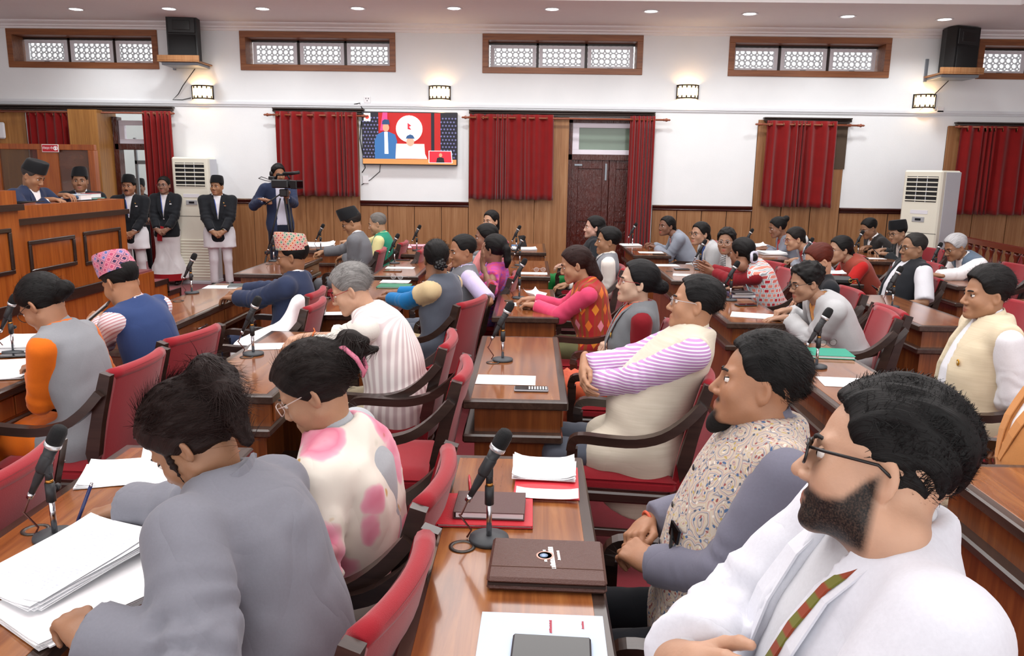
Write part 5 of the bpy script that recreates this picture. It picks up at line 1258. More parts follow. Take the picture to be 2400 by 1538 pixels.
M_BRICK = cloth('8E3E30', wrinkle=.25); M_REDC = cloth('B0201E', wrinkle=.2); M_TEAL = cloth('2A8E72', wrinkle=.3); M_YEL = cloth('E4DCA0'); M_BLUE = cloth('1272B0', wrinkle=.3); M_LAV = cloth('C8BCE0'); M_PINK = cloth('DC4A70', wrinkle=.3); M_TAN = cloth('C88A52', wrinkle=.3); M_KHAK = cloth('C2B79C'); M_BEIGE = cloth('CDB78E'); M_WSUIT = cloth('D4D6DE', wrinkle=.5); M_GSH = cloth('70707F', wrinkle=.45); M_GREEN = cloth('0E6A2C', wrinkle=.4)
BK = '0E0C0C'
def hs(**k): return dict(dict(type='short', t=.013, col=BK), **k)
# --- row by the rostrum
C = sitter('woman in grey vest and orange sleeves bent over papers, dark hair in a bun', 'woman in orange sleeves', (100, 712), 'A', 1.14, 178, dx=0, female=True, nk=.10, look=(-8, -38, 0), skin='A27458', mid=True, hair=dict(type='bun', t=.014, blobs=[((0, -.11, -.01), (0, -.135, -.015), .042, .036)], col=BK, strands=500, wd=.0014), bend=.05,
  hands=dict(L=HW((70, 858), DZ+.05, dir=(.5, .8, -.2)), R=HW((85, 845), DZ+.04, dir=(-.5, .8, -.2), pose='pen')), top=[SH(M_ORG, 1.75, flare=.012, off=.012), VS(M_GREY, hem=-.5, skirt=.3)], bottom=SK(M_ORG)); glasses(C, '3A2A20', 'round'); wristwatch(C, 'L', plain('A88A70', .4))
collar(C, M_GREY, .06, .03, 50)
C = sitter('man in blue vest, striped sleeves and pink patterned cap reading a tablet', 'man in a blue vest and pink patterned cap', (283, 660), 'A', 1.15, 168, dx=0, nk=.10, look=(-12, -28, 0), skin='A27355', mid=True, hair=hs(cap=1, ), bend=.05, build=1.05,
  hands=dict(L=HW((215, 745), DZ+.14, dir=(.2, .9, .2), pose='hold', n=(-.6, 0, .6)), R=HW((232, 738), DZ+.14, dir=(-.3, .9, 0), pose='pen')), top=[SH(M_PKSTR, 1.95, off=.013), VS(cloth('2E416E', wrinkle=.35), hem=-.35)], bottom=TR(M_TRD)); topi(C, M_TOP1, .105); collar(C, M_PKSTR, .06, .035, 40)
C = sitter('man in navy suit, glasses and orange patterned cap, hands on the desk', 'navy-suited man in a patterned cap', (684, 600), 'A2', 1.14, 180, dx=0, look=(4, -8, 0), skin='92674B', mid=True, hair=hs(cap=1, ), build=1.08, bend=.04,
  hands=dict(L=HW((592, 668), dir=(.35, .9, 0), pose='rest'), R=HW((605, 655), DZ+.04, dir=(-.5, .8, -.15), pose='rest')), top=[SH(M_SHW), JK(M_NAVY)], bottom=TR(M_NAVY)); topi(C, M_TOP2, .11); collar(C, M_SHW, .062, .04, 40); glasses(C, '141214'); lapels(C, M_NAVY)
C = sitter('man in grey suit, glasses and black cap writing at his desk', 'grey-suited man in a black cap', (824, 521), 'A2', 1.18, 180, dx=-0.1, look=(4, -28, 0), skin='A17758', hair=hs(cap=1, col='2A2624'), build=1.02, bend=.04,
  hands=dict(R=HW((785, 577), DZ+.04, dir=(-.2, .95, -.2), pose='pen'), L=HW((797, 604), DZ+.02, dir=(.3, .9, -.3))), top=[SH(M_SHW), JK(cloth('6C6E73', wrinkle=.3))], bottom=TR(cloth('6C6E73'))); topi(C, M_CAPB, .11); collar(C, M_SHW, .062, .04, 40); glasses(C, '141214')
C = sitter('old man with short grey hair in a green vest and yellow shirt', 'old man in a green vest', (884, 524), 'A2', 1.11, 178, dx=0, look=(6, -14, 0), skin='B38C6F', hair=hs(t=.006, col='77736F', line=.015), hp=dict(age=1), build=1.08,
  hands=dict(R=HW((805, 562), DZ+.08, dir=(-.3, .9, 0), pose='fist'), L=HW((850, 580), DZ+.06, dir=(.6, .7, 0))), top=[SH(M_YEL, off=.014), VS(M_TEAL, hem=-.35)], bottom=TR(M_KHAK)); collar(C, M_TEAL, .062, .03, 50)
# --- second row
C = sitter('woman in grey blazer signing papers, brown hair pinned up in a loose bun', 'woman in a grey blazer', (452, 1030), 'B', yaw=170, dep=1.8, hip=(-.50, 1.58), female=True, near=True, build=1.12, nk=.095, look=(10, -42, 4), skin='946B50', bend=.06, hp=dict(scale=1.03, w=1.04), lid=.5,
  hair=dict(type='bun', t=.022, col='241512', nape=-.075, strands=3200, len=.075, wd=.0010, mix=.15, lift=.002, dive=.03, rough=.004, blobs=[((0, -.10, .07), (.012, -.125, .09), .05, .042), ((.02, -.13, .06), (-.02, -.14, .03), .04, .035), ((-.02, -.12, -.02), (-.03, -.11, -.08), .03, .016), ((.06, .03, .02), (.074, .04, -.06), .008, .003), ((-.064, .03, .02), (-.076, .04, -.07), .009, .003)]),
  hands=dict(R=HW((215, 1210), DZ+.05, free=1, dir=(-.45, .88, -.1), pose='pen'), L=HW((170, 1450), DZ+.10, free=1, dir=(.55, .8, .1), pose='hold', n=(-.2, -.2, .95), elbow=(-.5, -.6, -.5))), top=[SH(cloth('E8E6EA')), JK(cloth('75767F', wrinkle=.5), off=.026, flare=.01, loose=1.4, wr=.010)], bottom=TR(M_TRD))
strip(C, 'collar', [(.075*math.cos(a), 1.0+.02*math.sin(a*2)) for a in np.linspace(.2, 2.94, 9)], .05, cloth('75767F', wrinkle=.5), .016, .004, back=True)
WG = C
C = sitter('woman in a cream floral shawl and clear glasses, hair held by a pink claw clip', 'woman in a floral shawl', (735, 912), 'B', dep=2.2, yaw=176, hip=(-.49, 2.16), female=True, near=True, build=1.04, look=(6, -30, 0), skin='B2876A', bend=.05, hp=dict(scale=1.03),
  hair=dict(type='bun', t=.02, col='1C1310', nape=-.07, strands=2200, len=.07, wd=.0011, mix=.18, lift=.005, rough=.003, blobs=[((0, -.10, .03), (0, -.125, .045), .04, .034), ((0, -.13, .06), (0, -.165, .07), .026, .022), ((0, -.15, .08), (0, -.19, .045), .02, .014), ((.01, -.16, .03), (.02, -.20, .01), .02, .010)]),
  hands=dict(L=dict(l=(-.12, .30, .72), dir=(.4, .8, -.3)), R=HW((640, 1150), DZ-.05)), top=[SH(cloth('A9ADB2', wrinkle=.3), off=.014), dict(name='shawl', off=.036, sleeve=1.35, side='L', hem=-.34, mat=M_FLOR, neck=.07, skirt=.25, loose=.9, flare=.03, wr=.014, band=((.85, .53, -.105), .12, .30))], bottom=SK(cloth('8A8E94')))
glasses(C, 'D8C4BC', 'rect'); collar(C, cloth('A9ADB2', wrinkle=.3), .062, .04, 60)
cm = MB()
for sg in (-1, 1): cm.tube([(sg*.012, -.105, .075), (sg*.03, -.14, .06), (sg*.035, -.155, .02), (sg*.02, -.15, -.02), (sg*.004, -.135, -.035)], [.005, .007, .007, .006, .004], 8)
o = cm.build('claw_clip', plain('D87A94', .25), C.root); o.matrix_local = C.HM
C = sitter('grey-haired man in a striped white vest and red-rimmed glasses, hands on the desk', 'grey-haired man in a striped vest', (822, 678), 'B', 1.14, 180, dx=0, look=(4, -24, 0), skin='C1977D', near=True, build=1.14, bend=.05, hp=dict(age=1, scale=1.03, w=1.04), belly=.04,
  hair=hs(t=.018, col='8A8886', strands=1800, len=.05, wd=.0012, mix=.3, rough=.003), hands=dict(L=HW((668, 815), dir=(.55, .8, -.1), pose='rest'), R=HW((700, 785), DZ+.035, dir=(-.4, .88, -.1), pose='hold')),
  top=[SH(cloth('DAD7CF', wrinkle=.3), 1.35, off=.02, flare=.02), VS(M_WVEST, off=.03, hem=-.42, skirt=.25)], bottom=TR(M_KHAK)); glasses(C, '9A2A28', 'round'); wristwatch(C, 'L', plain('B8B8BC', .4), square=True)
rr = MB().tube([(.03*math.cos(a), 0, .03*math.sin(a)) for a in np.linspace(0, 6.28, 16)[:-1]], .004, 6, closed=True).tube([(.02, 0, .02), (.035, .015, .045)], .003, 5).build('wrist_thread', plain('D8682A', .7), C.root); d = unit(C.W['R']-C.E['R']); q = Vector(d).to_track_quat('Y', 'Z').to_matrix().to_4x4(); q.translation = Vector(C.W['R']-d*.05); rr.matrix_local = q
C = sitter('woman in grey vest with blue sleeves turned away, flower in her bun', 'woman in blue sleeves', (1022, 606), 'B', 1.16, 160, dx=0.05, look=(-52, -6, 0), skin='835C45', mid=True, female=True, build=1.06, hp=dict(scale=1.03), hair=dict(type='bun', t=.013, col=BK, blobs=BUN_LOW, strands=600, wd=.0013),
  hands=dict(L=HW((905, 692), DZ+.05, dir=(.2, .95, 0)), R=HW((915, 680), DZ+.05, dir=(-.1, .95, 0))), top=[SH(M_BLUE, 1.97, off=.012), dict(name='shoulder_cloth', off=.017, sleeve=.42, hem=.3, mat=M_BEIGE, flare=.012), VS(cloth('565C68', wrinkle=.3), off=.024, hem=-.42)], bottom=SK(M_BEIGE))
fm = MB()
for k in range(14):
    a = k*2.4; r = .006+.0022*k; fm.lathe([(.002, 0), (.012, .003), (.013, .008), (.004, .012)], 8, M=Matrix.Translation((r*math.cos(a), -.155+.001*k, -.04+r*math.sin(a))) @ Matrix.Rotation(math.pi/2+.5*math.cos(a), 4, 'X') @ Matrix.Rotation(.5*math.sin(a), 4, 'Y'))
o = fm.build('hair_flower', plain('0C0B0E', .5), C.root); o.matrix_local = C.HM
nk = MB().tube([(.062*math.cos(a), .062*math.sin(a)-.01, -.105+.02*math.sin(a)) for a in np.linspace(0, 6.28, 24)[:-1]], .004, 6, closed=True).build('necklace', plain('B08A3A', .3, .8), C.root); nk.matrix_local = C.HM
C = sitter('man in grey vest and short lavender sleeves turned to his neighbour', 'man in short lavender sleeves', (1083, 588), 'B', 1.13, 196, dx=0.08, look=(8, -8, 0), skin='9E6F52', mid=True, build=1.06, hp=dict(scale=1.03), hair=hs(t=.01, line=.012, strands=500),
  hands=dict(L=HW((1085, 720), DZ-.06, dir=(.3, .8, -.4)), R=HW((1040, 690), DZ-.02)), top=[SH(M_LAV, .95, off=.014, flare=.012), VS(cloth('72757C', wrinkle=.2), hem=-.3)], bottom=TR(M_TRG)); collar(C, cloth('72757C', wrinkle=.2), .064, .035, 40)
C = sitter('woman in a purple and blue sari resting her cheek on one hand', 'woman in a purple sari', (1158, 585), 'B', 1.10, 176, dx=0.28, look=(-30, -4, 0), skin='87604B', female=True, mid=True, hp=dict(scale=1.03), hair=dict(type='pony', t=.014, col=BK, blobs=[((0, -.1, .03), (0, -.125, -.0), .03, .03), ((0, -.125, 0), (.0, -.13, -.09), .032, .028), ((0, -.13, -.09), (0, -.12, -.14), .028, .014)]),
  hands=dict(L=HW((1130, 598), 1.08, dir=(.3, .1, .95), pose='flat', n=(0, 1, 0)), R=HW((1100, 640), DZ+.03)), top=[SH(patterned('pink_purple_blouse', lambda t: silk(t, '9A3AA0', 'C8486A', '8A3AB0'), wrinkle=.2), 1.3, off=.012), dict(name='sari_drape', off=.03, sleeve=0, hem=-.3, mat=M_PURP, skirt=.3, band=((-.8, .3), .0, .16), wr=.012)], bottom=SK(M_PURP))
C = sitter('woman in pink sleeves with pulled-back hair beyond the purple sari', 'woman in pink sleeves seated beyond the purple sari', (1138, 556), 'B', 1.12, 178, dx=0.15, look=(5, -4, 0), skin='88614D', female=True, hair=dict(type='bun', t=.012, col=BK, blobs=BUN_LOW), hands=dict(L=HW((1065, 622), DZ+.06, dir=(.2, .95, 0)), R=HW((1060, 618), DZ+.06)), top=[SH(cloth('D88A8A', wrinkle=.3), 1.96, off=.012)], bottom=SK(cloth('D88A8A')))
C = sitter('young woman with sleek black hair turning round before the panelling', 'young woman with sleek black hair', (1150, 518), 'B', 1.14, 190, dx=0.1, look=(42, -2, 0), skin='BA9075', female=True, hair=dict(type='long', t=.012, col=BK, blobs=[((.0, -.09, -.01), (.0, -.1, -.09), .045, .04)]), top=[SH(cloth('8A8D92'), 1.96)], bottom=TR(M_TRD))
# --- third row
C = sitter('bearded man in a white suit and sunglasses with folded arms', 'man in a white suit', (2062, 1092), 'C', dep=1.16, yaw=176, hip=(.45, 1.08), near=True, build=1.02, nk=.088, look=(-24, 5, 15), skin='BE957B', hp=dict(beard='full', scale=1.03, beard_w=1., nose=1.15, beard_col='0C0908'), belly=.02, bend=-.01, thigh=.40, knee=(.1, .40, .60),
  hair=hs(t=.009, top=.012, taper=.95, col='0D0C0C', strands=6500, len=.032, wd=.0013, mix=.6, lift=.004, dive=.012, rough=.006, curl=.2, nape=-.045, to=(0, -.1, .14)), hands=dict(L=dict(l=(.07, .16, .99), dir=(.9, -.1, .15), elbow=(-.8, .1, -.6), n=(.1, .9, .3)), R=dict(l=(-.07, .17, 1.04), dir=(-.85, -.45, .3), pose='flat', n=(0, .9, .35), elbow=(.6, .2, -.7))),
  top=[SH(cloth('C9CBD0', wrinkle=.2), neck=.052), JK(M_WSUIT, off=.026, wr=.009, loose=1.5, open=[(0, .01), (.3, .012), (.55, .035), (1., .06), (1.1, .07)])], bottom=TR(M_WSUIT)); lapels(C, M_WSUIT, .2, .027, .075, .06)
t = NT('sunglass_lens'); t.color('140E0A'); sgl = t.set(.05, 0, .6); glasses(C, '0C0A0A', 'rect', lens=sgl, w=1.06); collar(C, cloth('C9CBD0', wrinkle=.2), .064, .05, 32)
strip(C, 'stole_edge', [(-.01-.075*t_, .12+.86*t_) for t_ in np.linspace(0, 1, 10)], .022, patterned('stole_edge', lambda t: stripes(t, '8A3A22', '6A6A2A', 30, 'z', .5)), .03, .004)
C = sitter('bearded man in a paisley vest and grey sleeves with clasped hands', 'bearded man in a paisley vest', (1776, 900), 'C', dep=2.02, yaw=176, hip=(.56, 1.93), near=True, build=1.16, nk=.10, look=(-10, 8, 8), skin='A27457', hp=dict(beard='goatee', scale=1.03, w=1.04), belly=.05, bend=-.01, thigh=.36,
  hair=hs(t=.012, taper=.95, col='0E0D0D', strands=3000, len=.05, wd=.0012, mix=.15, rough=.003, top=.014, nape=-.05), hands=dict(L=HW((1480, 1290), .74, dir=(.75, .6, .1), pose='clasp', n=(-.5, .1, .8), elbow=(-.7, -.2, -.7)), R=HW((1490, 1250), .73, dir=(-.8, .5, -.1), pose='clasp', n=(.3, .3, .8))),
  top=[SH(M_GSH, 1.94, off=.02), VS(M_PAIS, off=.034, hem=-.34, skirt=.35, arm=.012)], bottom=TR(cloth('191C22'))); collar(C, M_GSH, .068, .045, 38); wristwatch(C, 'L', M_CHROME)
gb = MB().tube([(.0, -.05, -.09), (0, .04, -.105), (0, .075, -.118), (0, .088, -.11), (0, .085, -.095)], [.01, .014, .022, .02, .012], 10)
V_, F_ = snet(lambda P: smin(rcone(P, (0, .05, -.108), (0, .078, -.118), .022, .022), rcone(P, (0, .075, -.1), (0, .085, -.13), .018, .012), .02), (-.06, 0, -.17), (.06, .13, -.06), .005); o = mesh_np('beard', V_, F_, hair_mat('14100E', 0, 200.), C.root); o.matrix_local = C.HM
buttons(C, (.22, .4, .58, .76), plain('2A2A30', .4), 0, .036, .008)
strip(C, 'pocket_glasses', [(-.075, .52), (-.085, .44), (-.095, .3)], .016, M_BLACK, .037, .005); strip(C, 'pocket_lens', [(-.11, .50), (-.07, .52)], .045, plain('0A0A0C', .1), .038, .006)
tb = MB().tube([(.03*math.cos(a), 0, .03*math.sin(a)) for a in np.linspace(0, 6.28, 16)[:-1]], .005, 6, closed=True).build('wrist_thread', plain('C8583A', .7), C.root); d = unit(C.W['R']-C.E['R']); q = Vector(d).to_track_quat('Y', 'Z').to_matrix().to_4x4(); q.translation = Vector(C.W['R']-d*.0); tb.matrix_local = q
C = sitter('man in a cream vest and purple striped shirt leaning back with folded arms', 'man in a cream vest with folded arms', (1628, 712), 'C', 1.19, 174, dx=0.02, look=(-5, 7, 5), skin='AA7E61', near=True, build=1.14, hp=dict(scale=1.03, w=1.03, age=1), belly=.06, bend=-.015, thigh=.40,
  hair=hs(t=.014, col='0E0D0E', strands=1200, rough=.003, line=.008), hands=dict(L=dict(l=(.10, .30, .80), dir=(.9, 0, .2), n=(.1, .9, .3), elbow=(-.8, .1, -.6)), R=dict(l=(-.09, .35, .83), dir=(-.75, .0, -.6), n=(-.1, .9, .1), pose='rest', elbow=(.6, 0, -.8))), top=[SH(M_PSTR, 1.95, off=.02), VS(M_CREAM, off=.034, hem=-.5, skirt=.45, arm=.015)], bottom=TR(M_TRG)); glasses(C, 'B8B8BC', 'rect', True); collar(C, M_CREAM, .068, .045, 35)
C = sitter('woman in an orange sari and grey sleeveless jacket with red glasses, hands in her lap', 'woman in an orange sari', (1492, 662), 'C', 1.14, 176, dx=0.06, look=(4, 6, 0), skin='BF9E88', mid=True, female=True, build=1.06, hp=dict(scale=1.03, age=1), hair=dict(type='bun', t=.016, col='0C0B0E', line=.012, strands=700, blobs=[((0, -.1, -.0), (0, -.14, -.01), .045, .04)]), bend=0.,
  hands=dict(L=HW((1415, 790), .70, dir=(.5, .8, -.3), pose='clasp'), R=HW((1412, 770), .71, dir=(-.5, .8, -.2), pose='clasp')), top=[SH(M_MAR, 1.94, off=.012), dict(name='sari_front', off=.017, sleeve=0, hem=-.2, mat=M_ORSARI, skirt=.2), VS(cloth('6E7276', wrinkle=.2), off=.026, hem=-.25, skirt=0, open=[(0, .05), (.3, .045), (.6, .06), (1.05, .075)])], bottom=SK(M_ORSARI, wr=.02)); glasses(C, '8A1C20', 'rect'); lapels(C, cloth('6E7276', wrinkle=.2), .3, .027, .06, .06); badge(C, -.095, .62, .014, off=.034)
C = sitter('woman in a red and orange diamond-patterned vest with pink sleeves folding paper', 'woman in pink sleeves and a diamond-patterned vest', (1348, 620), 'C', 1.12, 178, dx=-0.03, look=(0, -16, 0), skin='A97D61', mid=True, female=True, build=1.1, hp=dict(scale=1.03), hair=dict(type='long', t=.012, col='2A120E', strands=700, blobs=[((0, -.095, .0), (0, -.10, -.06), .045, .045), ((0, -.10, -.06), (0, -.13, -.13), .045, .03)]), lid=.55,
  hands=dict(L=HW((1238, 690), DZ+.04, dir=(.3, .9, 0), pose='hold'), R=HW((1232, 678), DZ+.05, dir=(-.2, .95, 0), pose='hold')), top=[SH(M_PINK, 1.94, off=.014), VS(M_DIAM, off=.026, hem=-.4)], bottom=SK(cloth('6A6A4A'))); wristwatch(C, 'L', plain('E8E8EA', .4))
strip(C, 'shoulder_flap', [(-.13, .80), (-.16, .72), (-.165, .64)], .05, cloth('8A8F6A'), .03, .006)
cl = MB().box((-.012, -.118, .03), (.022, -.108, .055), .002).box((.03, -.112, .025), (.05, -.104, .045), .002).build('hair_clip', plain('E6E8EE', .3), C.root); cl.matrix_local = C.HM
C = sitter('man with black hair in grey vest and white shirt seated behind the diamond-patterned vest', 'man in a grey vest and white shirt', (1424, 565), 'C', 1.13, 178, dx=0.08, look=(4, 0, 0), skin='936B4E', mid=True, build=1.05, hair=hs(t=.015), hands=dict(L=HW((1380, 650), .68)), top=[SH(cloth('ECE8E0'), 1.96, off=.014), VS(cloth('7F8288'), hem=-.3, open=[(0, .0), (.4, .0), (.7, .04), (1.05, .06)])], bottom=TR(M_TRD)); collar(C, cloth('ECE8E0'), .062, .035, 40); lapels(C, cloth('7F8288'), .4, .02, .05, .05)
C = sitter('woman with long black hair and a green shawl over her lap in the last rows', 'woman with a green shawl', (1392, 533), 'C', 1.14, 176, dx=0.12, look=(8, 2, 0), skin='BB9382', female=True, hair=dict(type='long', t=.012, col=BK, blobs=LONG), hands=dict(L=HW((1320, 640), .72, dir=(.2, .9, -.3))), top=[SH(M_BLK, 1.96), dict(name='shawl', off=.025, sleeve=0, hem=-.3, mat=M_BLK, skirt=.3, band=((.7, .5), .1, .12))], bottom=SK(M_GREEN, wr=.02))
# --- fourth row
C = sitter('man in an open beige vest and white shirt leaning back, watch on his wrist', 'man in an open beige vest', (2310, 690), 'D', 1.19, 172, dx=0.14, look=(6, -2, 0), skin='A67B5E', near=True, build=1.1, hp=dict(scale=1.03), belly=.04, bend=-.01, thigh=.36, hair=hs(t=.018, col='141212', top=.015, strands=1500, len=.05, mix=.2, rough=.003),
  hands=dict(L=HW((2245, 948), .62, dir=(.35, .8, -.35), pose='rest'), R=dict(l=(.2, .2, .62))), top=[SH(cloth('E6E8EE', wrinkle=.3), 1.95, off=.016), VS(M_CREAM2, off=.034, hem=-.42, skirt=.25, open=[(-.5, .11), (0, .10), (.5, .06), (.95, .03), (1.1, .05)])], bottom=TR(M_TRD)); collar(C, M_CREAM2, .07, .045, 45); collar(C, cloth('E6E8EE', wrinkle=.3), .06, .05, 40, 'shirt_collar'); wristwatch(C, 'L', M_CHROME, 'E8E8EA'); badge(C, -.115, .62, .016, off=.04)
C = sitter('man in a tan jacket and khaki trousers with joined hands, seen up to the chest', 'man in a tan jacket', (2530, 790), 'D', 1.17, 170, dx=-0.06, look=(0, 0, 0), skin='876048', near=True, build=1.24, belly=.05, bend=-.01, thigh=.38, hair=hs(), hands=dict(L=HW((2300, 1000), .66, dir=(.5, .75, -.35), pose='clasp'), R=HW((2315, 1030), .63, dir=(-.5, .75, -.3), pose='clasp')), top=[SH(M_SHW, 1.98), JK(M_TAN, off=.026, loose=1.4)], bottom=TR(M_KHAK)); lapels(C, M_TAN, .25, .027); wristwatch(C, 'L', plain('E2E4E8', .4), 'E8E8EA')
C = sitter('curly-haired woman in a light grey blazer and dark glasses writing', 'curly-haired woman', (1888, 662), 'D', 1.06, 180, dx=0.02, look=(8, -12, 0), skin='A47D64', mid=True, female=True, build=1.1, hp=dict(scale=1.03, age=1), hair=dict(type='short', t=.022, col=BK, curly=1, rough=.004), bend=.04,
  hands=dict(L=HW((1805, 738), dir=(.1, .97, -.1), pose='flat'), R=HW((1800, 718), DZ+.04, dir=(-.3, .9, -.1), pose='pen')), top=[SH(patterned('yellow_pink_scarf', lambda t: silk(t, 'B0306A', 'D89A3A', 'C03A6A'), wrinkle=.2), 1.6), JK(cloth('B9BBBD', wrinkle=.3), off=.024)], bottom=SK(cloth('8A1E3A'))); glasses(C, '1C1816', 'rect'); lapels(C, cloth('B9BBBD', wrinkle=.3)); wristwatch(C, 'L', plain('D8D8DA', .4))
C = sitter('person with reddish-brown hair in black, half hidden behind the curly-haired woman', 'person with reddish-brown hair', (1918, 612), 'D', 1.11, 180, dx=0.1, look=(4, -25, 0), skin='BD8F74', mid=True, hair=hs(t=.014, col='5A1E0E', line=.01), hands=dict(L=HW((1850, 690), DZ+.02, dir=(.2, .95, 0)), R=HW((1862, 670), DZ+.02)), top=[SH(M_BLK, 1.95, off=.014)], bottom=TR(M_BLK))
C = sitter('woman in a red-and-white printed shawl over maroon sleeves gesturing with both hands', 'woman in a printed shawl', (1738, 592), 'D', 1.09, 158, dx=0.02, look=(-30, -4, 0), skin='875E48', mid=True, female=True, build=1.1, hp=dict(scale=1.03), hair=dict(type='bun', t=.013, col=BK, blobs=BUN_LOW), hands=dict(L=HW((1652, 628), DZ+.12, dir=(.1, .95, .2), pose='flat', n=(-.9, 0, -.3)), R=HW((1668, 612), DZ+.14, dir=(-.1, .9, .3), pose='flat', n=(.9, 0, .3))), top=[SH(M_MAR, 1.96, off=.012), dict(name='shawl', off=.028, sleeve=.0, hem=-.4, mat=M_ARCH, skirt=.25, arm=.06)], bottom=SK(M_ARCH))
sc = MB().tube([(.04*math.cos(a), -.125+.006*math.cos(3*a), -.035+.04*math.sin(a)) for a in np.linspace(0, 6.28, 16)[:-1]], .012, 7, closed=True).build('scrunchie', plain('C8C8DA', .7), C.root); sc.matrix_local = C.HM
strip(C, 'shoulder_band', [(-.12, .86), (-.155, .74), (-.16, .62)], .06, cloth('A8C8D0'), .036, .005)
C = sitter('woman in clear glasses and a striped cardigan, face turned round', 'woman in a striped cardigan', (1702, 566), 'D', 1.10, 200, dx=0.05, look=(45, -2, 0), skin='956E56', female=True, hair=dict(type='bob', t=.018, col=BK, curly=1, rough=.003), top=[SH(cloth('E6E4E2'), 1.9), VS(patterned('striped_cardigan', lambda t: stripes(t, 'C8CACC', '4A4C50', 60, 'z', .5)), sleeve=1.9, open=[(0, .05), (1.05, .06)])], bottom=TR(M_MAR)); glasses(C, 'C8B8B0', 'round')
C = sitter('woman in a pale grey jacket over blue, wearing glasses, turned sideways', 'woman in a pale grey jacket', (1640, 548), 'D', 1.10, 188, dx=0, look=(22, 0, 0), skin='A8816A', female=True, build=1.1, hair=dict(type='pony', t=.012, col=BK, blobs=PONY), hands=dict(L=HW((1600, 640), .66), R=HW((1590, 630), .68)), top=[SH(cloth('2E4A86'), 1.6), JK(M_LG, open=[(0, .02), (.4, .04), (1., .075), (1.1, .08)])], bottom=SK(cloth('2E4A86'))); glasses(C, '2A2422', 'rect'); lapels(C, M_LG, .2, .021, .06, .075)
C = sitter('woman in a blue-grey jacket with a red forehead mark and folded hands', 'woman with folded hands in a blue-grey jacket', (1562, 530), 'D', 1.08, 182, dx=0, look=(26, 0, 0), skin='78523F', female=True, build=1.05, hair=dict(type='pony', t=.010, col=BK, blobs=PONY), hands=dict(L=HW((1508, 567), DZ+.05, dir=(.4, .8, .3), pose='clasp'), R=HW((1506, 564), DZ+.06, dir=(-.4, .8, .3), pose='clasp')), top=[SH(cloth('C8A0A0'), 1.6), JK(M_BG)], bottom=SK(M_BG)); lapels(C, M_BG, .3)
strip(C, 'tie', [(0, .95), (0, .75), (0, .5)], .035, patterned('red_white_tie', lambda t: stripes(t, 'B02A40', 'E8D8D0', 40, 'z', .5)), .012, .006); bi = MB().lathe([(.004, 0), (.004, .002)], 8, M=Matrix.Translation((0, .09, .03)) @ Matrix.Rotation(-math.pi/2, 4, 'X')).build('forehead_mark', plain('A01020', .5), C.root); bi.matrix_local = C.HM
# --- fifth row
PV = C = sitter('man in a black vest and patterned white short sleeves holding a phone', 'man in a black vest', (2140, 580), 'E', 1.15, 182, dx=-0.2, look=(2, -4, 0), skin='936D52', mid=True, build=1.12, hp=dict(scale=1.03), belly=.03, bend=-.01, hair=hs(t=.008, col='2A2826', line=.016), thigh=.44, hands=dict(R=HW((2065, 680), .74, dir=(-.1, .95, .25), pose='hold', n=(.7, 0, .3)), L=HW((2070, 712), .70, dir=(.3, .9, -.1))), top=[SH(patterned('leafy_white_shirt', lambda t: t.mix(t.ramp(t.voro(t.coord((1, 1, 2)), 40), [(.1, 'B8BAC0'), (.2, 'E4E5E9')]), 'E4E5E9', 'E4E5E9', 'MULTIPLY'), wrinkle=.25), .95, off=.018, flare=.015), VS(M_BLK, off=.03, hem=-.3, open=[(-.3, .06), (.2, .035), (.7, .03), (1., .05), (1.1, .06)])], bottom=TR(M_KHAK)); glasses(C, '141214', 'round'); badge(C, -.10, .60, .016, off=.036); collar(C, M_BLK, .066, .045, 45); collar(C, M_SHW, .058, .045, 30, 'shirt_collar'); strip(C, 'pocket_trim', [(-.06, .44), (-.12, .43)], .008, plain('9A9A9E', .6), .034, .002)
C = sitter('woman with a long black plait in a brick-red vest and red sleeves', 'woman with a long plait', (1968, 585), 'E', 1.06, 180, dx=-0.1, look=(8, -4, 0), skin='A37D64', mid=True, female=True, build=1.08, hair=dict(type='pony', t=.013, col=BK, blobs=[((0, -.1, -.01), (0, -.12, -.06), .03, .028), ((0, -.12, -.06), (.02, -.16, -.2), .028, .024), ((.02, -.16, -.2), (.03, -.19, -.34), .024, .014)]), hands=dict(L=HW((1905, 650), DZ+.03), R=HW((1895, 640), DZ+.03)), top=[SH(M_REDC, 1.6, off=.014), VS(M_BRICK, off=.026, hem=-.4)], bottom=SK(M_BRICK)); glasses(C, '3A1A1A', 'rect')
strip(C, 'embroidered_cuff', [(-.15, .78), (-.165, .7), (-.165, .62)], .045, patterned('embroidery', lambda t: t.ramp(t.voro(t.coord(), 60, 'F1', 'Color'), [(0, '1A1A14'), (.4, 'C03030'), (.6, '4A7A2A'), (.8, 'D8A020')], 'CONSTANT')), .034, .004)
C = sitter('woman writing in a pale blue-grey jacket, white cloth in her hair', 'woman writing with white cloth in her hair', (1862, 560), 'E', 1.06, 180, dx=-0.08, look=(4, -12, 0), skin='B38A6E', female=True, hair=dict(type='bun', t=.010, col='1A1412', blobs=BUN_LOW), hands=dict(L=HW((1808, 600), DZ+.03, dir=(.2, .9, 0), pose='fist'), R=HW((1795, 588), DZ+.03, pose='pen')), top=[SH(M_REDC, 1.6), JK(cloth('A6AEBA', wrinkle=.3))], bottom=SK(M_REDC)); glasses(C, '8A2028', 'rect'); lapels(C, cloth('A6AEBA', wrinkle=.3))
sc = MB().tube([(.035*math.cos(a), -.115, -.03+.035*math.sin(a)) for a in np.linspace(0, 6.28, 14)[:-1]], .014, 7, closed=True).build('scrunchie', plain('D6DADA', .7), C.root); sc.matrix_local = C.HM
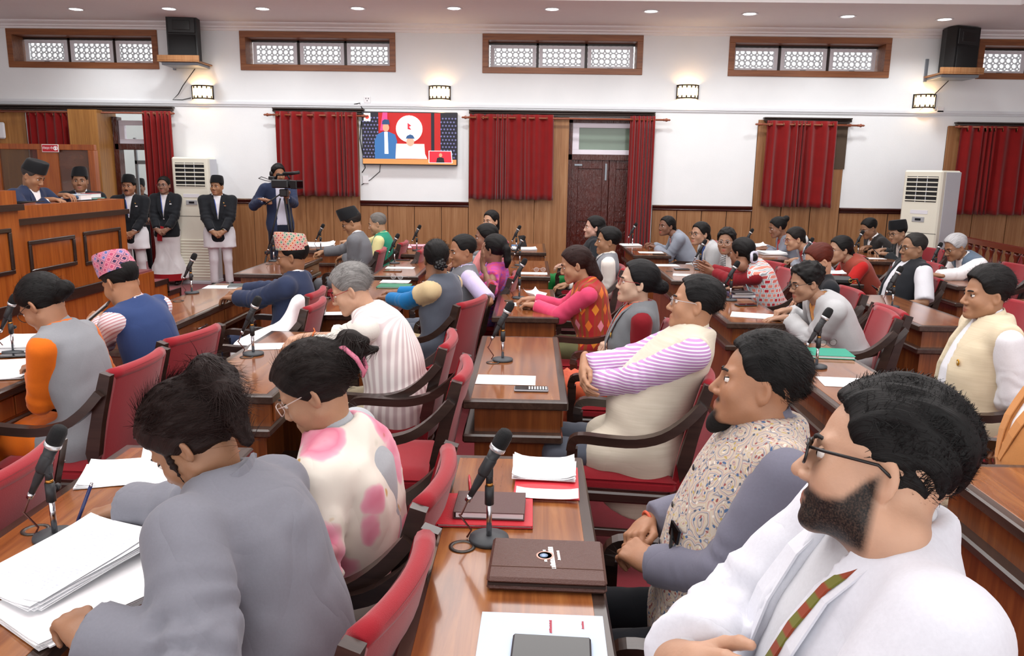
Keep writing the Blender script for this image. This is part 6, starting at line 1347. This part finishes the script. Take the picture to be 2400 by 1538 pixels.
C = sitter('woman in a grey jacket and red scarf with a high black bun, writing', 'woman with a high bun', (1822, 533), 'E', 1.09, 178, dx=-0.05, look=(0, -16, 0), skin='835C47', female=True, hair=dict(type='bun', t=.012, col=BK, blobs=[((0, -.09, .06), (0, -.12, .075), .042, .04)]), hands=dict(L=HW((1775, 580), DZ+.03), R=HW((1765, 575), DZ+.03)), top=[SH(M_REDC, 1.6), JK(cloth('7C808C', wrinkle=.3))], bottom=SK(M_REDC))
# --- last row
C = sitter('white-haired man in a blue-grey vest and white shirt leaning on his arms', 'white-haired man', (2238, 580), 'F', 1.06, 182, dx=-0.1, look=(6, -22, 0), skin='936B50', mid=True, build=1.1, hp=dict(age=1), hair=hs(t=.018, col='C2C2C4'), hands=dict(L=HW((2185, 650), DZ+.04, dir=(.8, .5, 0)), R=HW((2180, 632), DZ+.04, dir=(-.6, .7, 0))), top=[SH(M_SHW, 1.95, off=.02), VS(cloth('5E6E80'), off=.03, hem=-.3, open=[(0, .02), (.5, .03), (1.05, .06)])], bottom=TR(M_TRD)); glasses(C, '16161A', 'rect'); collar(C, M_SHW, .062, .04, 40)
C = sitter('man with a moustache and glasses in a dark suit looking at his phone', 'dark-suited man with a moustache', (2036, 535), 'F', 1.08, 180, dx=-0.1, look=(8, -24, 0), skin='936D54', build=1.12, hair=hs(t=.011), hp=dict(beard='goatee', beard_w=.0), hands=dict(L=HW((2050, 578), DZ+.09, dir=(.3, .85, .2), pose='hold'), R=HW((2045, 585), DZ+.07, pose='hold')), top=[SH(M_SHW), JK(cloth('2C2A2A', wrinkle=.25))], bottom=TR(M_BLK)); glasses(C, 'A8A8AC', 'rect', True); lapels(C, cloth('2C2A2A', wrinkle=.25)); collar(C, M_SHW, .06, .035, 40)
PC = C = sitter('man in black cap, glasses and dark jacket holding a phone in both hands', 'man in a black cap and dark jacket', (2104, 545), 'F', 1.09, 184, dx=-0.12, look=(10, -16, 0), skin='A27C62', build=1.08, hair=hs(cap=1, t=.01), hands=dict(L=HW((2055, 592), DZ+.06, dir=(.2, .9, .1), pose='hold'), R=HW((2052, 585), DZ+.08, pose='hold')), top=[SH(cloth('B8AAA4')), JK(cloth('24282C', wrinkle=.25))], bottom=TR(M_BLK)); topi(C, M_CAPB, .10); glasses(C, '141214', 'rect'); lapels(C, cloth('24282C', wrinkle=.25))
# --- officials
def stander(label, px, y, yaw, look=(0, 0, 0), base_z=0., seat=False, female=False, hz=None, lean=0., **k):
    hc = aty(px, y); b = np.array([hc[0], hc[1], base_z]); rz = math.radians(yaw-90); f = fwd(yaw)*lean; b = b-np.array([f[0], f[1], 0])
    hz = (hc[2]-base_z-.65) if hz is None else hz
    iv = Matrix.Rotation(-rz, 3, 'Z'); lh = np.array(iv @ Vector(hc-b)); return person(label, tuple(b), rz, (0, 0, hz), lh, look, female=female, legs='sit' if seat else 'stand', **k)
folded = dict(L=dict(l=(-.01, .24, .80), dir=(.8, .25, -.5), pose='clasp', n=(0, .9, .3), elbow=(-.6, -.3, -.7)), R=dict(l=(.01, .25, .77), dir=(-.8, .25, -.5), pose='clasp', n=(0, .9, .3), elbow=(.6, -.3, -.7)))
DS = lambda: SH(cloth('E6E7EC', wrinkle=.3), 1.96, off=.010, hem=-.3, skirt=.55, name='long_shirt')
def official(C, col='E8E8EA'):
    lapels(C, M_BLK, .32, .02, .06, .05); plate(C, -.085, .70, .06, .016, plain(col, .5), .026); strip(C, 'lanyard', [(.05, .95), (.028, .75), (.012, .45)], .014, plain('3A5AB0', .6), .013, .002)
    badge(C, -.085, .77, .010, off=.024)
C = stander('man in black jacket and black cap with a moustache, hands joined, beside the doorway', (301, 437), 11.0, 285, (-6, 2, 0), skin='A17357', build=1.08, hands=folded, hair=hs(cap=1, ), hp=dict(beard='goatee', beard_w=0.), top=[DS(), JK(M_BLK, hem=-.28, skirt=0)], bottom=TR(cloth('D4D2D6', wrinkle=.35))); topi(C, M_CAPB, .10); official(C); mo = MB().tube([(-.024, .09, -.062), (-.01, .102, -.055), (0, .104, -.055), (.01, .102, -.055), (.024, .09, -.062)], [.003, .006, .005, .006, .003], 6).build('moustache', hair_mat(BK), C.root); mo.matrix_local = C.HM; collar(C, DS()['mat'], .058, .04, 30)
C = stander('woman in black jacket and red-bordered white sari, wearing glasses', (384, 434), 11.6, 278, (-6, 0, 0), female=True, skin='946D59', hands=folded, hair=dict(type='bun', t=.010, col=BK, blobs=BUN_LOW), top=[SH(cloth('E8E6EA')), JK(M_BLK, hem=-.2, skirt=0)], bottom=SK(cloth('E2E0E2', wrinkle=.4), to=.12, wide=.2, wr=.014, fr=30, zs=.06)); glasses(C, '8A8A8E', 'round', True); official(C)
n_ = 12; mb = MB(); hp_ = C.hip
mb.grid(lambda u, v: (.24*math.cos(u*6.283)*(1-.0*v), .22*math.sin(u*6.283)+.03, .08+.1*v), 28, 2); mb.build('red_hem', cloth('A01E26'), C.root)
strip(C, 'red_border', [(.03, .1), (.05, -.05), (.06, -.2), (.065, -.3)], .07, cloth('A01E26'), .035, .006)
C = stander('man in black jacket, black cap and white trousers before the air conditioner', (508, 437), 11.3, 288, (-22, 0, 0), skin='A17657', build=1.12, hands=folded, hair=hs(cap=1, ), top=[DS(), JK(M_BLK, hem=-.28, skirt=0)], bottom=TR(cloth('E0DFE4', wrinkle=.35))); topi(C, M_CAPB, .095); official(C, '8A5A3A'); wristwatch(C, 'L', plain('B8A060', .3, .8), '2A5A3A'); collar(C, DS()['mat'], .058, .04, 30)
C = stander('man in black cap glimpsed in the doorway behind the moustached official', (326, 440), 12.9, 285, skin='84604B', hair=hs(cap=1, ), top=[SH(cloth('D8D8DC')), JK(M_BLK)], bottom=TR(M_BLK)); topi(C, M_CAPB, .09)
C = stander('man in navy suit and black cap arranging books on the rostrum', (78, 412), 7.65, -8, (6, -28, 0), base_z=.6, seat=True, hz=.40, lean=.10, skin='A17658', build=1.12, mid=True, thigh=.12, hair=hs(cap=1, col='4A4644'), bend=.04, hands=dict(L=dict(w=aty((163, 458), 7.8), dir=(.2, .9, 0)), R=dict(w=aty((135, 468), 7.5), dir=(-.2, .95, 0))), top=[SH(M_SHW), JK(M_NAVY)], bottom=TR(M_NAVY)); topi(C, M_CAPB, .10); lapels(C, M_NAVY, .4); collar(C, M_SHW, .062, .04, 35)
C = stander('man in black jacket and black cap seated before the brown glass pane', (187, 424), 9.3, 290, (4, 0, 0), base_z=.6, seat=True, hz=.38, skin='92694E', build=1.05, thigh=.3, hair=hs(cap=1, ), top=[SH(M_SHW), JK(M_BLK)], bottom=TR(M_BLK)); topi(C, M_CAPB, .10); official(C); collar(C, M_SHW, .06, .04, 32)
CAMY = 10.75
C = stander('cameraman in navy suit with headphones behind a video camera', (652, 408), CAMY, 300, (8, -8, 0), skin='996D51', hair=hs(t=.016), hands=dict(L=dict(w=aty((672, 452), CAMY-.32), dir=(0, .3, .9), pose='hold'), R=dict(w=aty((630, 470), CAMY-.25), dir=(-.7, .6, -.1), pose='fist')), top=[SH(cloth('D6D6E6'), hem=-.1), JK(M_NAVY, skirt=0, hem=-.3, open=[(-.5, .07), (0, .06), (.4, .055), (1., .06), (1.1, .07)])], bottom=TR(cloth('1E2434')))
hb = MB().tube([(.09*math.cos(a), -.01, .02+.115*math.sin(a)) for a in np.linspace(0, math.pi, 14)], .008, 8)
for sg in (-1, 1): hb.lathe([(.034, -.012), (.036, 0), (.03, .014)], 16, M=Matrix.Translation((sg*.088, -.01, 0)) @ Matrix.Rotation(math.pi/2, 4, 'Y'))
o = hb.build('headphones', M_BLACK, C.root); o.matrix_local = C.HM
CAMMAN = C
# --- vacant chairs
for x, y, yw, lab in ((2.12+.0, None, 180, 'vacant red armchair between the curly-haired woman and the man in a beige vest'),):
    p = atz((2062, 735), .88); chair(p[0]-.30, p[1]+.02, lab, 172)
p = atz((1838, 640), .88); chair(p[0]-.28, p[1]+.1, 'vacant red armchair behind the woman in a printed shawl', 180)
p = atz((2350, 600), .88); chair(p[0]-.1, p[1]-.1, 'vacant red armchair in front of the balustrade', 170)
p = atz((2395, 640), .88); chair(p[0]-.05, p[1], 'vacant red armchair behind the white-haired man', 170)
p = atz((2390, 722), .88); chair(p[0]-.25, p[1]+.1, 'vacant red armchair behind the man in a beige vest', 178)
p = atz((2192, 628), .88); chair(p[0]-.25, p[1]+.25, 'vacant red armchair behind the man in a black vest', 178)
p = atz((1062, 870), .88); chair(p[0]-.30, p[1]+.02, 'vacant red armchair between the floral shawl and the striped vest', 180)
p = atz((725, 715), .88); chair(p[0]-.30, p[1], 'red armchair with a white cloth bag on its seat', 180); BAGP = (p[0]-.30, p[1])
p = atz((40, 1075), .88); chair(p[0]-.30, p[1]-.1, 'vacant red armchair before the desk of the woman in a grey blazer', 180)
p = atz((940, 585), .88); chair(p[0]-.1, p[1]-.1, 'vacant red armchair beside the old man in a green vest', 180)
# ------------------------------------------------------------------ things on the desks
def on_desk(px, z=DZ+.0025): p = atz(px, z); return (p[0], p[1], z)
def sheet(px, label, w_=.297, h_=.21, rz=0., n=1, z=DZ+.0025, curl=.0, mat=None, cat='paper', name='paper_sheet', group=None):
    """sheets lying on a desk; w_ along x"""
    x, y, z = on_desk(px, z); th = .0009*n; nl = min(n, 7)
    if n == 1 and not curl: mb = MB().box((-w_/2, -h_/2, 0), (w_/2, h_/2, .0012))
    else:
        mb = MB()
        for k in range(min(n, 7)):
            r = random.Random(k+len(label)); a = r.uniform(-.06, .06) if n > 1 else 0; M = Matrix.Translation((r.uniform(-.008, .008), r.uniform(-.008, .008), th*(k+1)/nl if n > 1 else 0)) @ Matrix.Rotation(a, 4, 'Z')
            c = curl*(.4+.6*k/max(1, min(n, 7)-1)) if n > 1 else curl
            mb.grid(lambda u, v: ((u-.5)*w_, (v-.5)*h_, c*(2*u-1)**4*.03+c*max(0, v-.6)**2*.2), 8, 6, M=M)
            if n > 1: mb.box((-w_/2, -h_/2, -th/nl), (w_/2, h_/2, -.0003), M=M)
    o = mb.build(name, mat or M_PAPER); o.location = (x, y, z+(.0004 if n == 1 else .0008)); o.rotation_euler = (0, 0, rz); tag(o, label, cat, group); return o
def phone(px, label, rz=0., col='15161A', case=None, w_=.074, h_=.155, z=DZ+.003):
    x, y, z = on_desk(px, z); root = empty('mobile_phone', (x, y, z), rz, label, 'phone')
    MB().box((-h_/2, -w_/2, 0), (h_/2, w_/2, .009), .004).build('phone_case', plain(case or col, .4), root); MB().box((-h_/2+.004, -w_/2+.004, .0088), (h_/2-.004, w_/2-.004, .0096)).build('screen', plain('0A0B0E', .06), root); return root
def specs(px, label, rz=0., z=DZ+.004, col='2A2422'):
    x, y, z = on_desk(px, z); root = empty('spectacles', (x, y, z), rz, label, 'glasses'); mb = MB()
    for sg in (-1, 1):
        mb.tube([(sg*.034+.024*math.cos(a), 0, .021+.019*math.sin(a)) for a in np.linspace(0, 6.283, 17)[:-1]], .0016, 6, closed=True); mb.tube([(sg*.058, 0, .028), (sg*.062, .06, .02), (sg*.058, .13, .004)], .0015, 6)
    mb.tube([(-.011, 0, .026), (0, 0, .03), (.011, 0, .026)], .0015, 6); mb.build('frame', plain(col, .3), root); mb = MB()
    for sg in (-1, 1): mb.add([(sg*.034+.023*math.cos(a), 0, .021+.018*math.sin(a)) for a in np.linspace(0, 6.283, 17)[:-1]], [tuple(range(16))])
    mb.build('lens', glass_lens(), root); return root
def pen(p, d, label, col='20242C', r=.0045, L=.14):
    root = empty('pen', tuple(p), 0, label, 'pen'); q = Vector(d).normalized().to_track_quat('Z', 'Y').to_matrix().to_4x4()
    MB().lathe([(.0008, -.03), (r*.8, -.012), (r, 0), (r, L*.8), (0, L*.8)], 10, M=q).build('barrel', plain(col, .3), root); MB().lathe([(r*.9, L*.78), (r*.9, L*.86), (0, L*.87)], 10, M=q).build('cap', M_CHROME, root); return root
def folder(px, label, w_, h_, col, rz=0., th=.012, z=DZ+.003, name='folder', cat='folder'):
    x, y, z = on_desk(px, z); root = empty(name, (x, y, z), rz, label, cat); m_ = plain(col, .45, bump=.1, bscale=200)
    MB().box((-w_/2, -h_/2, 0), (w_/2, h_/2, .003), .001).build('back_cover', m_, root); MB().box((-w_/2, -h_/2, th-.003), (w_/2, h_/2, th), .001).build('front_cover', m_, root); MB().box((-w_/2+.006, -h_/2+.006, .003), (w_/2-.004, h_/2-.006, th-.003)).build('pages', M_PAPER, root); MB().box((-w_/2-.002, -h_/2, 0), (-w_/2+.003, h_/2, th), .002).build('spine', m_, root); return root
def wordmark(mb, x, y, L, t, n, M):
    """illegible line of script: blocks under a head bar"""
    r = random.Random(n); mb.box((x, y, 0), (x+L, y+t*.22, .0008), M=M); u = x
    while u < x+L-.002:
        w_ = r.uniform(.55, 1.)*t; w_ = min(w_, x+L-u); mb.box((u, y-t*r.uniform(.55, .8), 0), (u+w_*.78, y, .0007), M=M); u += w_
# brown portfolio
x, y, z = on_desk((1282, 1338)); root = empty('portfolio', (x, y, z), -.03, 'brown zipped leather portfolio with a printed emblem', 'portfolio'); PW, PH = .285, .215; m_ = plain('54362E', .38, bump=.25, bscale=260)
MB().box((-PW/2, -PH/2, 0), (PW/2, PH/2, .016), .008).build('lower_shell', m_, root); MB().box((-PW/2, -PH/2, .018), (PW/2, PH/2, .034), .009).build('upper_shell', m_, root); MB().box((-PW/2+.003, -PH/2+.003, .014), (PW/2-.003, PH/2-.003, .02)).build('zip', plain('2A1C18', .6), root); MB().tube([(-PW/2+.005, -PH/2+.058, .0345), (0, -PH/2+.06, .0348), (PW/2-.005, -PH/2+.058, .0345)], .0012, 5).build('pocket_seam', plain('6E5348', .5), root)
em = MB().lathe([(.022, .034), (.022, .0352), (.0175, .0354)], 24).lathe([(.0175, .0354), (0, .0354)], 24, 1).lathe([(.011, .0355), (.0, .0357)], 16, 2, Matrix.Translation((-.003, -.001, 0))).build('emblem', [plain('D8A89A', .5), plain('F2EEEA', .5), plain('9AB4D8', .5)], root); em.location = (-.006, .012, 0)
mb = MB(); M = Matrix.Translation((.03, .012, .0344)) @ Matrix.Rotation(-math.pi/2+.08, 4, 'Z'); wordmark(mb, -.028, .0, .05, .007, 3, M @ Matrix.Translation((0, .0, 0))); wordmark(mb, -.048, -.016, .112, .0125, 5, M); wordmark(mb, -.032, -.034, .062, .007, 8, M); mb.build('lettering', plain('F4F4F4', .6), root)
# red folders, notebook, papers on that desk
folder((1140, 1200), 'red folder under a brown notebook', .27, .215, 'B8222E', 0., .010); folder((1150, 1193), 'brown notebook lying on a red folder', .20, .15, '4E2E2C', -.02, .022, DZ+.014, 'notebook', 'notebook')
f = folder((1282, 1135), 'open red folder holding loose white papers', .20, .235, 'C42A36', .06, .008); f.rotation_euler = (math.radians(3), 0, -.03)
sheet((1284, 1160), 'loose white papers lying in the open red folder', .19, .06, -.04, 1, DZ+.014, .2); sheet((1275, 1105), 'curling white papers on the open red folder', .2, .15, -.02, 5, DZ+.016, .5)
pen(on_desk((1100, 1120), DZ+.007), (.1, -.9, .02), 'red pen beside the open red folder', 'B0202C')
o = sheet((1270, 1518), 'pale blue printed booklet under a dark phone wallet', .27, .25, -.02, 1, DZ+.003, 0, plain('BFD0E6', .5), 'booklet', 'booklet'); mb = MB()
M = Matrix.Rotation(-math.pi/2, 4, 'Z'); wordmark(mb, -.10, .02, .05, .006, 2, M @ Matrix.Translation((0, 0, .0014))); wordmark(mb, -.10, .09, .03, .005, 4, M @ Matrix.Translation((0, 0, .0014))); q = mb.build('red_print', plain('B04A58', .6), o)
phone((1292, 1530), 'dark brown phone wallet lying on the pale blue booklet', -.05, '2E2622', None, .10, .165, DZ+.006)
# desk with keypad phone
sheet((1186, 891), 'blank white sheet beside the keypad phone', .28, .17, -.02); k = phone((1245, 914), 'grey phone with a keypad of white keys', .0, '2A2C30', '8A8A90')
for i in range(7):
    for j in range(3): MB().box((-.012+.0125*i, -.024+.017*j, .0095), (-.004+.0125*i, -.014+.017*j, .0115), .001).build('key', plain('D8DADC', .5), k)
sheet((1230, 714), 'white sheet with print before the woman in pink sleeves', .27, .15, 0); phone((1268, 724), 'dark phone with a red edge near the pink sleeves', .05, '15161A', 'A83A2E'); sheet((1250, 694), 'folded white paper held by the woman in pink sleeves', .12, .16, .6, 1, DZ+.03, 1.)
tm = MB(); V_, F_ = snet(lambda P: ell(P, (0, 0, .012), (.055, .03, .02))+.012*(vnoise(P, 40, 2)-.5), (-.08, -.06, -.01), (.08, .06, .05), .006); o = mesh_np('crumpled_tissue', V_, F_, M_PAPER); o.location = on_desk((1262, 704)); tag(o, 'crumpled white tissue beside the microphone foot', 'tissue')
sheet((1250, 641), 'white sheet under a pair of clear spectacles', .27, .16); specs((1265, 637), 'clear spectacles lying on a white sheet', .2, DZ+.004, 'B8B8BC')
sheet((1228, 586), 'heap of papers by the tablet stand', .3, .2, .1, 20, DZ+.003, .3); o = MB().box((-.06, -.005, 0), (.06, .005, .15), .002, M=Matrix.Rotation(-.35, 4, 'X')).build('tablet', M_BLACK); o.location = on_desk((1228, 578), DZ+.003); o.rotation_euler = (0, 0, .9); tag(o, 'black tablet propped up on the last desk', 'tablet'); folder((1210, 580), 'light blue pad on the last desk', .12, .1, '4A90C8', 0, .03, DZ+.004, 'pad', 'pad')
# second row desks
sheet((640, 812), 'white sheet under the hands of the grey-haired man', .25, .16, .2); phone((668, 850), 'white phone near the spectacled woman with a claw clip', 1.2, 'DADCE0', 'DADCE0', .06, .1)
folder((925, 672), 'green folder beneath a white sheet', .27, .21, '1E7A5A', 0, .012); sheet((927, 660), 'white sheet lying on the green folder', .25, .17, .02, 1, DZ+.017); specs((930, 655), 'clear spectacles on the sheet above the green folder', -.3, DZ+.019, 'B8B8BC'); sheet((792, 735), 'white sheet beside the red-rimmed glasses', .18, .12, .2)
sheet((938, 628), 'white sheet on the desk with the brown phone', .28, .15, 0); phone((920, 636), 'brown phone lying beside a white sheet', .0, '2A1C18', '7A4A2C', .07, .18); phone((945, 610), 'flat dark phone near the drawers', .0, '1A1C20')
sheet((968, 577), 'pink and white papers on the desk by the panelling', .3, .2, 0, 12, DZ+.003, .1, plain('E8A8B8', .7)); folder((960, 582), 'dark red folder under pink papers', .28, .2, '8A1E2A', .05, .006, DZ+.001); sheet((947, 580), 'white papers beside the pink papers', .18, .16, .1, 6)
# row by the rostrum
sheet((522, 673), 'white sheet before the navy-suited man', .28, .18, .1); folder((555, 671), 'dark slim notebook on a white sheet', .12, .17, '3A4648', .2, .012, DZ+.004, 'notebook', 'notebook')
sheet((745, 577), 'spread white papers before the black-capped writer', .4, .3, .2, 12, DZ+.003, .8); phone((757, 586), 'black phone on the desk of the black-capped writer', .1); sheet((790, 582), 'white sheet under the hand of the black-capped writer', .25, .2, .1)
sheet((58, 812), 'stack of printed papers with a blue edge', .22, .3, .2, 40, DZ+.003, .1); sheet((14, 870), 'white papers under the hands in orange sleeves', .25, .35, .3, 8, DZ+.003, .3); phone((40, 835), 'black phone beside the stack of printed papers', .3)
# papers of the woman in the grey blazer
def scribble():
    t = NT('handwritten_paper'); x_, y_, z_ = t.sep(t.coord()); ln = t.math('FRACT', t.math('MULTIPLY', y_, 95.)); n = t.noise(t.coord((1, .35, 1)), 190, 2); k = t.math('MULTIPLY', t.math('LESS_THAN', ln, .45), t.math('GREATER_THAN', n, .52))
    e = t.math('MULTIPLY', t.math('LESS_THAN', t.math('ABSOLUTE', x_), .09), t.math('LESS_THAN', t.math('ABSOLUTE', y_), .12)); t.color(t.mix(t.math('MULTIPLY', t.math('MULTIPLY', k, e), .5), 'F4F5F8', '6A7AA8')); return t.set(.7)
M_SCR = scribble()
o = sheet((165, 1320), 'thick stack of handwritten papers being signed', .235, .33, -.5, 14, DZ+.035, .25, M_SCR); o.rotation_euler = (.06, .0, -.42)
sheet((215, 1400), 'lower pile of papers beneath the signed stack', .24, .33, -.55, 14, DZ+.004, .1); sheet((300, 1110), 'white papers lying beyond the signed stack', .26, .2, .3, 3, DZ+.003, .3); sheet((405, 1130), 'leaning white papers beside the blazer sleeve', .2, .24, .25, 6, DZ+.02, 1.2)
d = WG.HD['R']; W4 = WG.root.matrix_basis if False else None
pm = Matrix.Translation(Vector(WG.root.location)) @ Matrix.Rotation(WG.root.rotation_euler.z, 4, 'Z'); pp = pm @ Vector(WG.W['R']+WG.HD['R']*.10+np.array([-.015, 0, .0])); pen(pp, (.35, -.05, .75), 'dark blue pen in the hand of the woman in a grey blazer', '1E2A5A')
# fourth row desks
folder((1942, 832), 'bright green folder under spectacles', .23, .2, '12947A', -.1, .018); specs((1940, 812), 'dark spectacles lying on the bright green folder', .3, DZ+.024); sheet((1990, 897), 'white sheet on the desk with the bright green folder', .27, .18, -.1)
sheet((1765, 740), 'white sheet on which the curly-haired woman writes', .3, .21, -.3); phone((1748, 716), 'black phone beside the writing hand', .2); folder((1735, 695), 'purple notebook stacked under black pads', .2, .16, '3A3458', .1, .03, DZ+.003, 'notebook', 'notebook'); folder((1738, 688), 'black pad on the purple notebook', .16, .12, '18181C', .15, .014, DZ+.034, 'pad', 'pad')
pen(atz((1776, 712), DZ+.06), (.1, -.1, 1), 'grey pen of the curly-haired woman', '6A6E74')
sheet((1562, 622), 'white sheet on the desk of the pale grey jacket', .25, .18, .1); sheet((1602, 645), 'white sheet under the gesturing hands', .2, .16, -.2); phone((1598, 632), 'small dark phone under the gesturing hands', .1)
sheet((1478, 576), 'pile of papers beside the folded hands', .26, .22, .1, 20); sheet((1525, 592), 'white sheet in front of the blue-grey jacket', .3, .18, 0); phone((1545, 597), 'black phone on the sheet before the blue-grey jacket', 0)
# fifth and last rows
def in_hand(C, sd): return (Matrix.Translation(Vector(C.root.location)) @ Matrix.Rotation(C.root.rotation_euler.z, 4, 'Z')) @ Vector(C.W[sd]+C.HD[sd]*.10+np.array([0, 0, -.02]))
sheet((1858, 628), 'white sheet before the person with reddish hair', .2, .16, -.1); sheet((1808, 596), 'pile of papers under the writing women', .3, .25, .1, 25, DZ+.003, .3); sheet((1775, 578), 'white papers at the elbow of the woman with a high bun', .25, .2, .2, 8, DZ+.003, .8); sheet((2048, 606), 'white sheet before the men with phones', .25, .15, 0)
sheet((1950, 640), 'white papers lying over the black handbag', .22, .14, -.1, 4, DZ+.09, .3)
x, y, z = on_desk((1955, 668), DZ+.003); root = empty('handbag', (x, y, z), -.1, 'black leather handbag with gold rings on the desk corner', 'handbag'); MB().box((-.15, -.06, 0), (.15, .06, .085), .03).build('bag_body', plain('101012', .3), root)
MB().tube([(.13, -.06, .06), (.17, -.08, .07), (.2, -.08, .0), (.21, -.07, -.1), (.18, -.05, -.12)], .008, 8).build('strap', plain('101012', .3), root); MB().tube([(.12+.016*math.cos(a), -.066, .05+.016*math.sin(a)) for a in np.linspace(0, 6.28, 13)[:-1]], .003, 6, closed=True).tube([(.16+.012*math.cos(a), -.066, .045+.012*math.sin(a)) for a in np.linspace(0, 6.28, 13)[:-1]], .003, 6, closed=True).build('gold_ring', plain('C8A050', .25, .9), root)
o = phone((2062, 680), 'black phone held by the man in a black vest', 0.); o.location = in_hand(PV, 'R'); o.rotation_euler = (.3, .6, .4)
o = phone((2050, 580), 'black phone held by the men in dark suits', 0.); o.location = in_hand(PC, 'L'); o.rotation_euler = (.4, .7, .3)
# tablet of the man in a blue vest
root = empty('tablet_computer', tuple(at_depth((222, 738), 4.0)), .4, 'tablet with a dark edge held by the man in a blue vest', 'tablet'); M = Matrix.Rotation(-.7, 4, 'Y'); MB().box((-.09, -.07, -.005), (.09, .07, .005), .003, M=M).build('case', M_BLACK, root); MB().box((-.08, -.06, .004), (.08, .06, .0062), M=M).build('screen', plain('D8DADC', .2), root)
# white cloth bag on a chair
def bagf(P):
    d = smin(rcone(P, (0, .1, .0), (0, -.13, .10), .07, .06), rcone(P, (0, -.13, .1), (0, -.17, .25), .05, .03), .08); q = P.copy(); q[:, 0] *= .33; return np.minimum(1, (smin(rcone(q, (0, .1, 0), (0, -.12, .08), .06, .06), rcone(q, (0, -.12, .08), (0, -.16, .22), .05, .025), .06)))+.012*(vnoise(P, 14, 3)-.5)
V_, F_ = snet(bagf, (-.3, -.3, -.08), (.3, .25, .35), .012); root = empty('cloth_bag', (BAGP[0]+.02, BAGP[1]-.02, .49), math.radians(90), 'white cloth bag with a small red emblem lying on a chair', 'bag'); root.scale = (1.25, 1.35, 1.5); o = mesh_np('fabric', V_+np.array([0, 0, .06]), F_, M_SHW, root)
# books and a thin microphone on the rostrum
bb = aty((190, 462), 8.0); zt = 1.385
def book(px0, px1, z0, th, col, label, yy):
    a, b = aty((px0, 465), yy), aty((px1, 465), yy); w_ = abs(b[0]-a[0]); root = empty('book', ((a[0]+b[0])/2, yy, z0), 0, label, 'book'); m_ = plain(col, .5); MB().box((-w_/2, 0, 0), (w_/2, .2, .003)).build('back_cover', m_, root); MB().box((-w_/2, 0, th-.003), (w_/2, .2, th)).build('front_cover', m_, root); MB().box((-w_/2, 0, .003), (-w_/2+.004, .2, th-.003)).build('spine', m_, root); MB().box((-w_/2+.004, .004, .003), (w_/2-.004, .196, th-.003)).build('pages', M_PAPER, root); return root
YBK = 8.0; zb = aty((190, 468), YBK)[2]
bk = book(142, 190, zb, .052, 'C8DCE8', 'thick pale blue book with a printed spine on the rostrum', YBK-.1)
mb = MB(); wordmark(mb, -.085, .01, .11, .012, 6, Matrix.Translation((0, -.001, .02)) @ Matrix.Rotation(math.pi/2, 4, 'X')); mb.build('spine_print', plain('8A3A4A', .6), bk); MB().lathe([(.018, 0), (.018, .001), (0, .001)], 16, M=Matrix.Translation((.065, -.0005, .026)) @ Matrix.Rotation(math.pi/2, 4, 'X')).build('spine_emblem', plain('4A6A8A', .6), bk)
book(190, 214, zb+.012, .045, 'A82030', 'red book standing behind the pale blue one on the rostrum', YBK+.15); book(186, 222, zb, .012, '2A9A8A', 'thin green book beneath the red book on the rostrum', YBK+.12)
a, b = aty((36, 476), 7.0), aty((104, 472), 7.3); o = MB().tube([(0, 0, 0), (.12, .05, .012), tuple(b-a)], [.016, .006, .004], 8).build('gooseneck_microphone', M_BLACK); o.location = a; tag(o, 'thin gooseneck microphone lying along the rostrum edge', 'microphone')
# ------------------------------------------------------------------ video camera on its tripod
cp = aty((665, 432), CAMY-.42); root = empty('video_camera', tuple(cp), -.35, 'black video camera on a tripod in front of the cameraman', 'video camera')
MB().box((-.16, -.06, -.05), (.10, .06, .06), .015).build('body', M_PLAST, root); MB().tube([(.08, 0, .0), (.16, 0, .0)], .045, 14).build('lens_barrel', M_BLACK, root); MB().box((.15, -.075, -.055), (.25, .075, .055), .008).build('lens_hood', M_BLACK, root); MB().box((.245, -.06, -.04), (.253, .06, .04)).build('lens_front', plain('050508', .05), root)
MB().tube([(-.12, 0, .06), (-.1, 0, .12), (.06, 0, .12), (.1, 0, .07)], .014, 8).build('handle', M_BLACK, root); MB().tube([(.02, -.02, .135), (.14, -.02, .14), (.26, -.02, .155)], .022, 10).build('microphone', M_BLACK, root); MB().box((-.22, -.035, .05), (-.13, .035, .10), .01).build('viewfinder', M_PLAST, root); MB().tube([(-.12, -.05, .04), (-.3, -.06, .09), (-.38, -.02, .07), (-.3, .02, .04), (-.15, .02, .03)], .005, 6).build('cable', M_BLACK, root)
tz = cp[2]-.06; root = empty('tripod', (cp[0], cp[1], 0), 0., 'black tripod carrying the video camera', 'tripod'); MB().box((-.05, -.05, tz-.10), (.05, .05, tz), .012).build('fluid_head', M_BLACK, root); MB().tube([(-.03, -.03, tz-.06), (-.22, -.12, tz-.2)], .009, 8).build('pan_handle', M_BLACK, root)
for a in (3.5, 5.4, 1.4):
    mb = MB(); ex = (.42*math.cos(a), .42*math.sin(a), .0); st = Vector((.05*math.cos(a), .05*math.sin(a), tz-.12)); en = Vector(ex); sd = Vector((-math.sin(a), math.cos(a), 0))*.022
    mb.tube([st+sd, st.lerp(en, .55)+sd], .009, 8).tube([st-sd, st.lerp(en, .55)-sd], .009, 8).tube([st.lerp(en, .45), en], .011, 8); mb.build('leg', M_BLACK, root)
    MB().box((-.03, -.03, -.02), (.03, .03, .02), .006, M=Matrix.Translation(st.lerp(en, .52))).build('leg_clamp', M_PLAST, root)
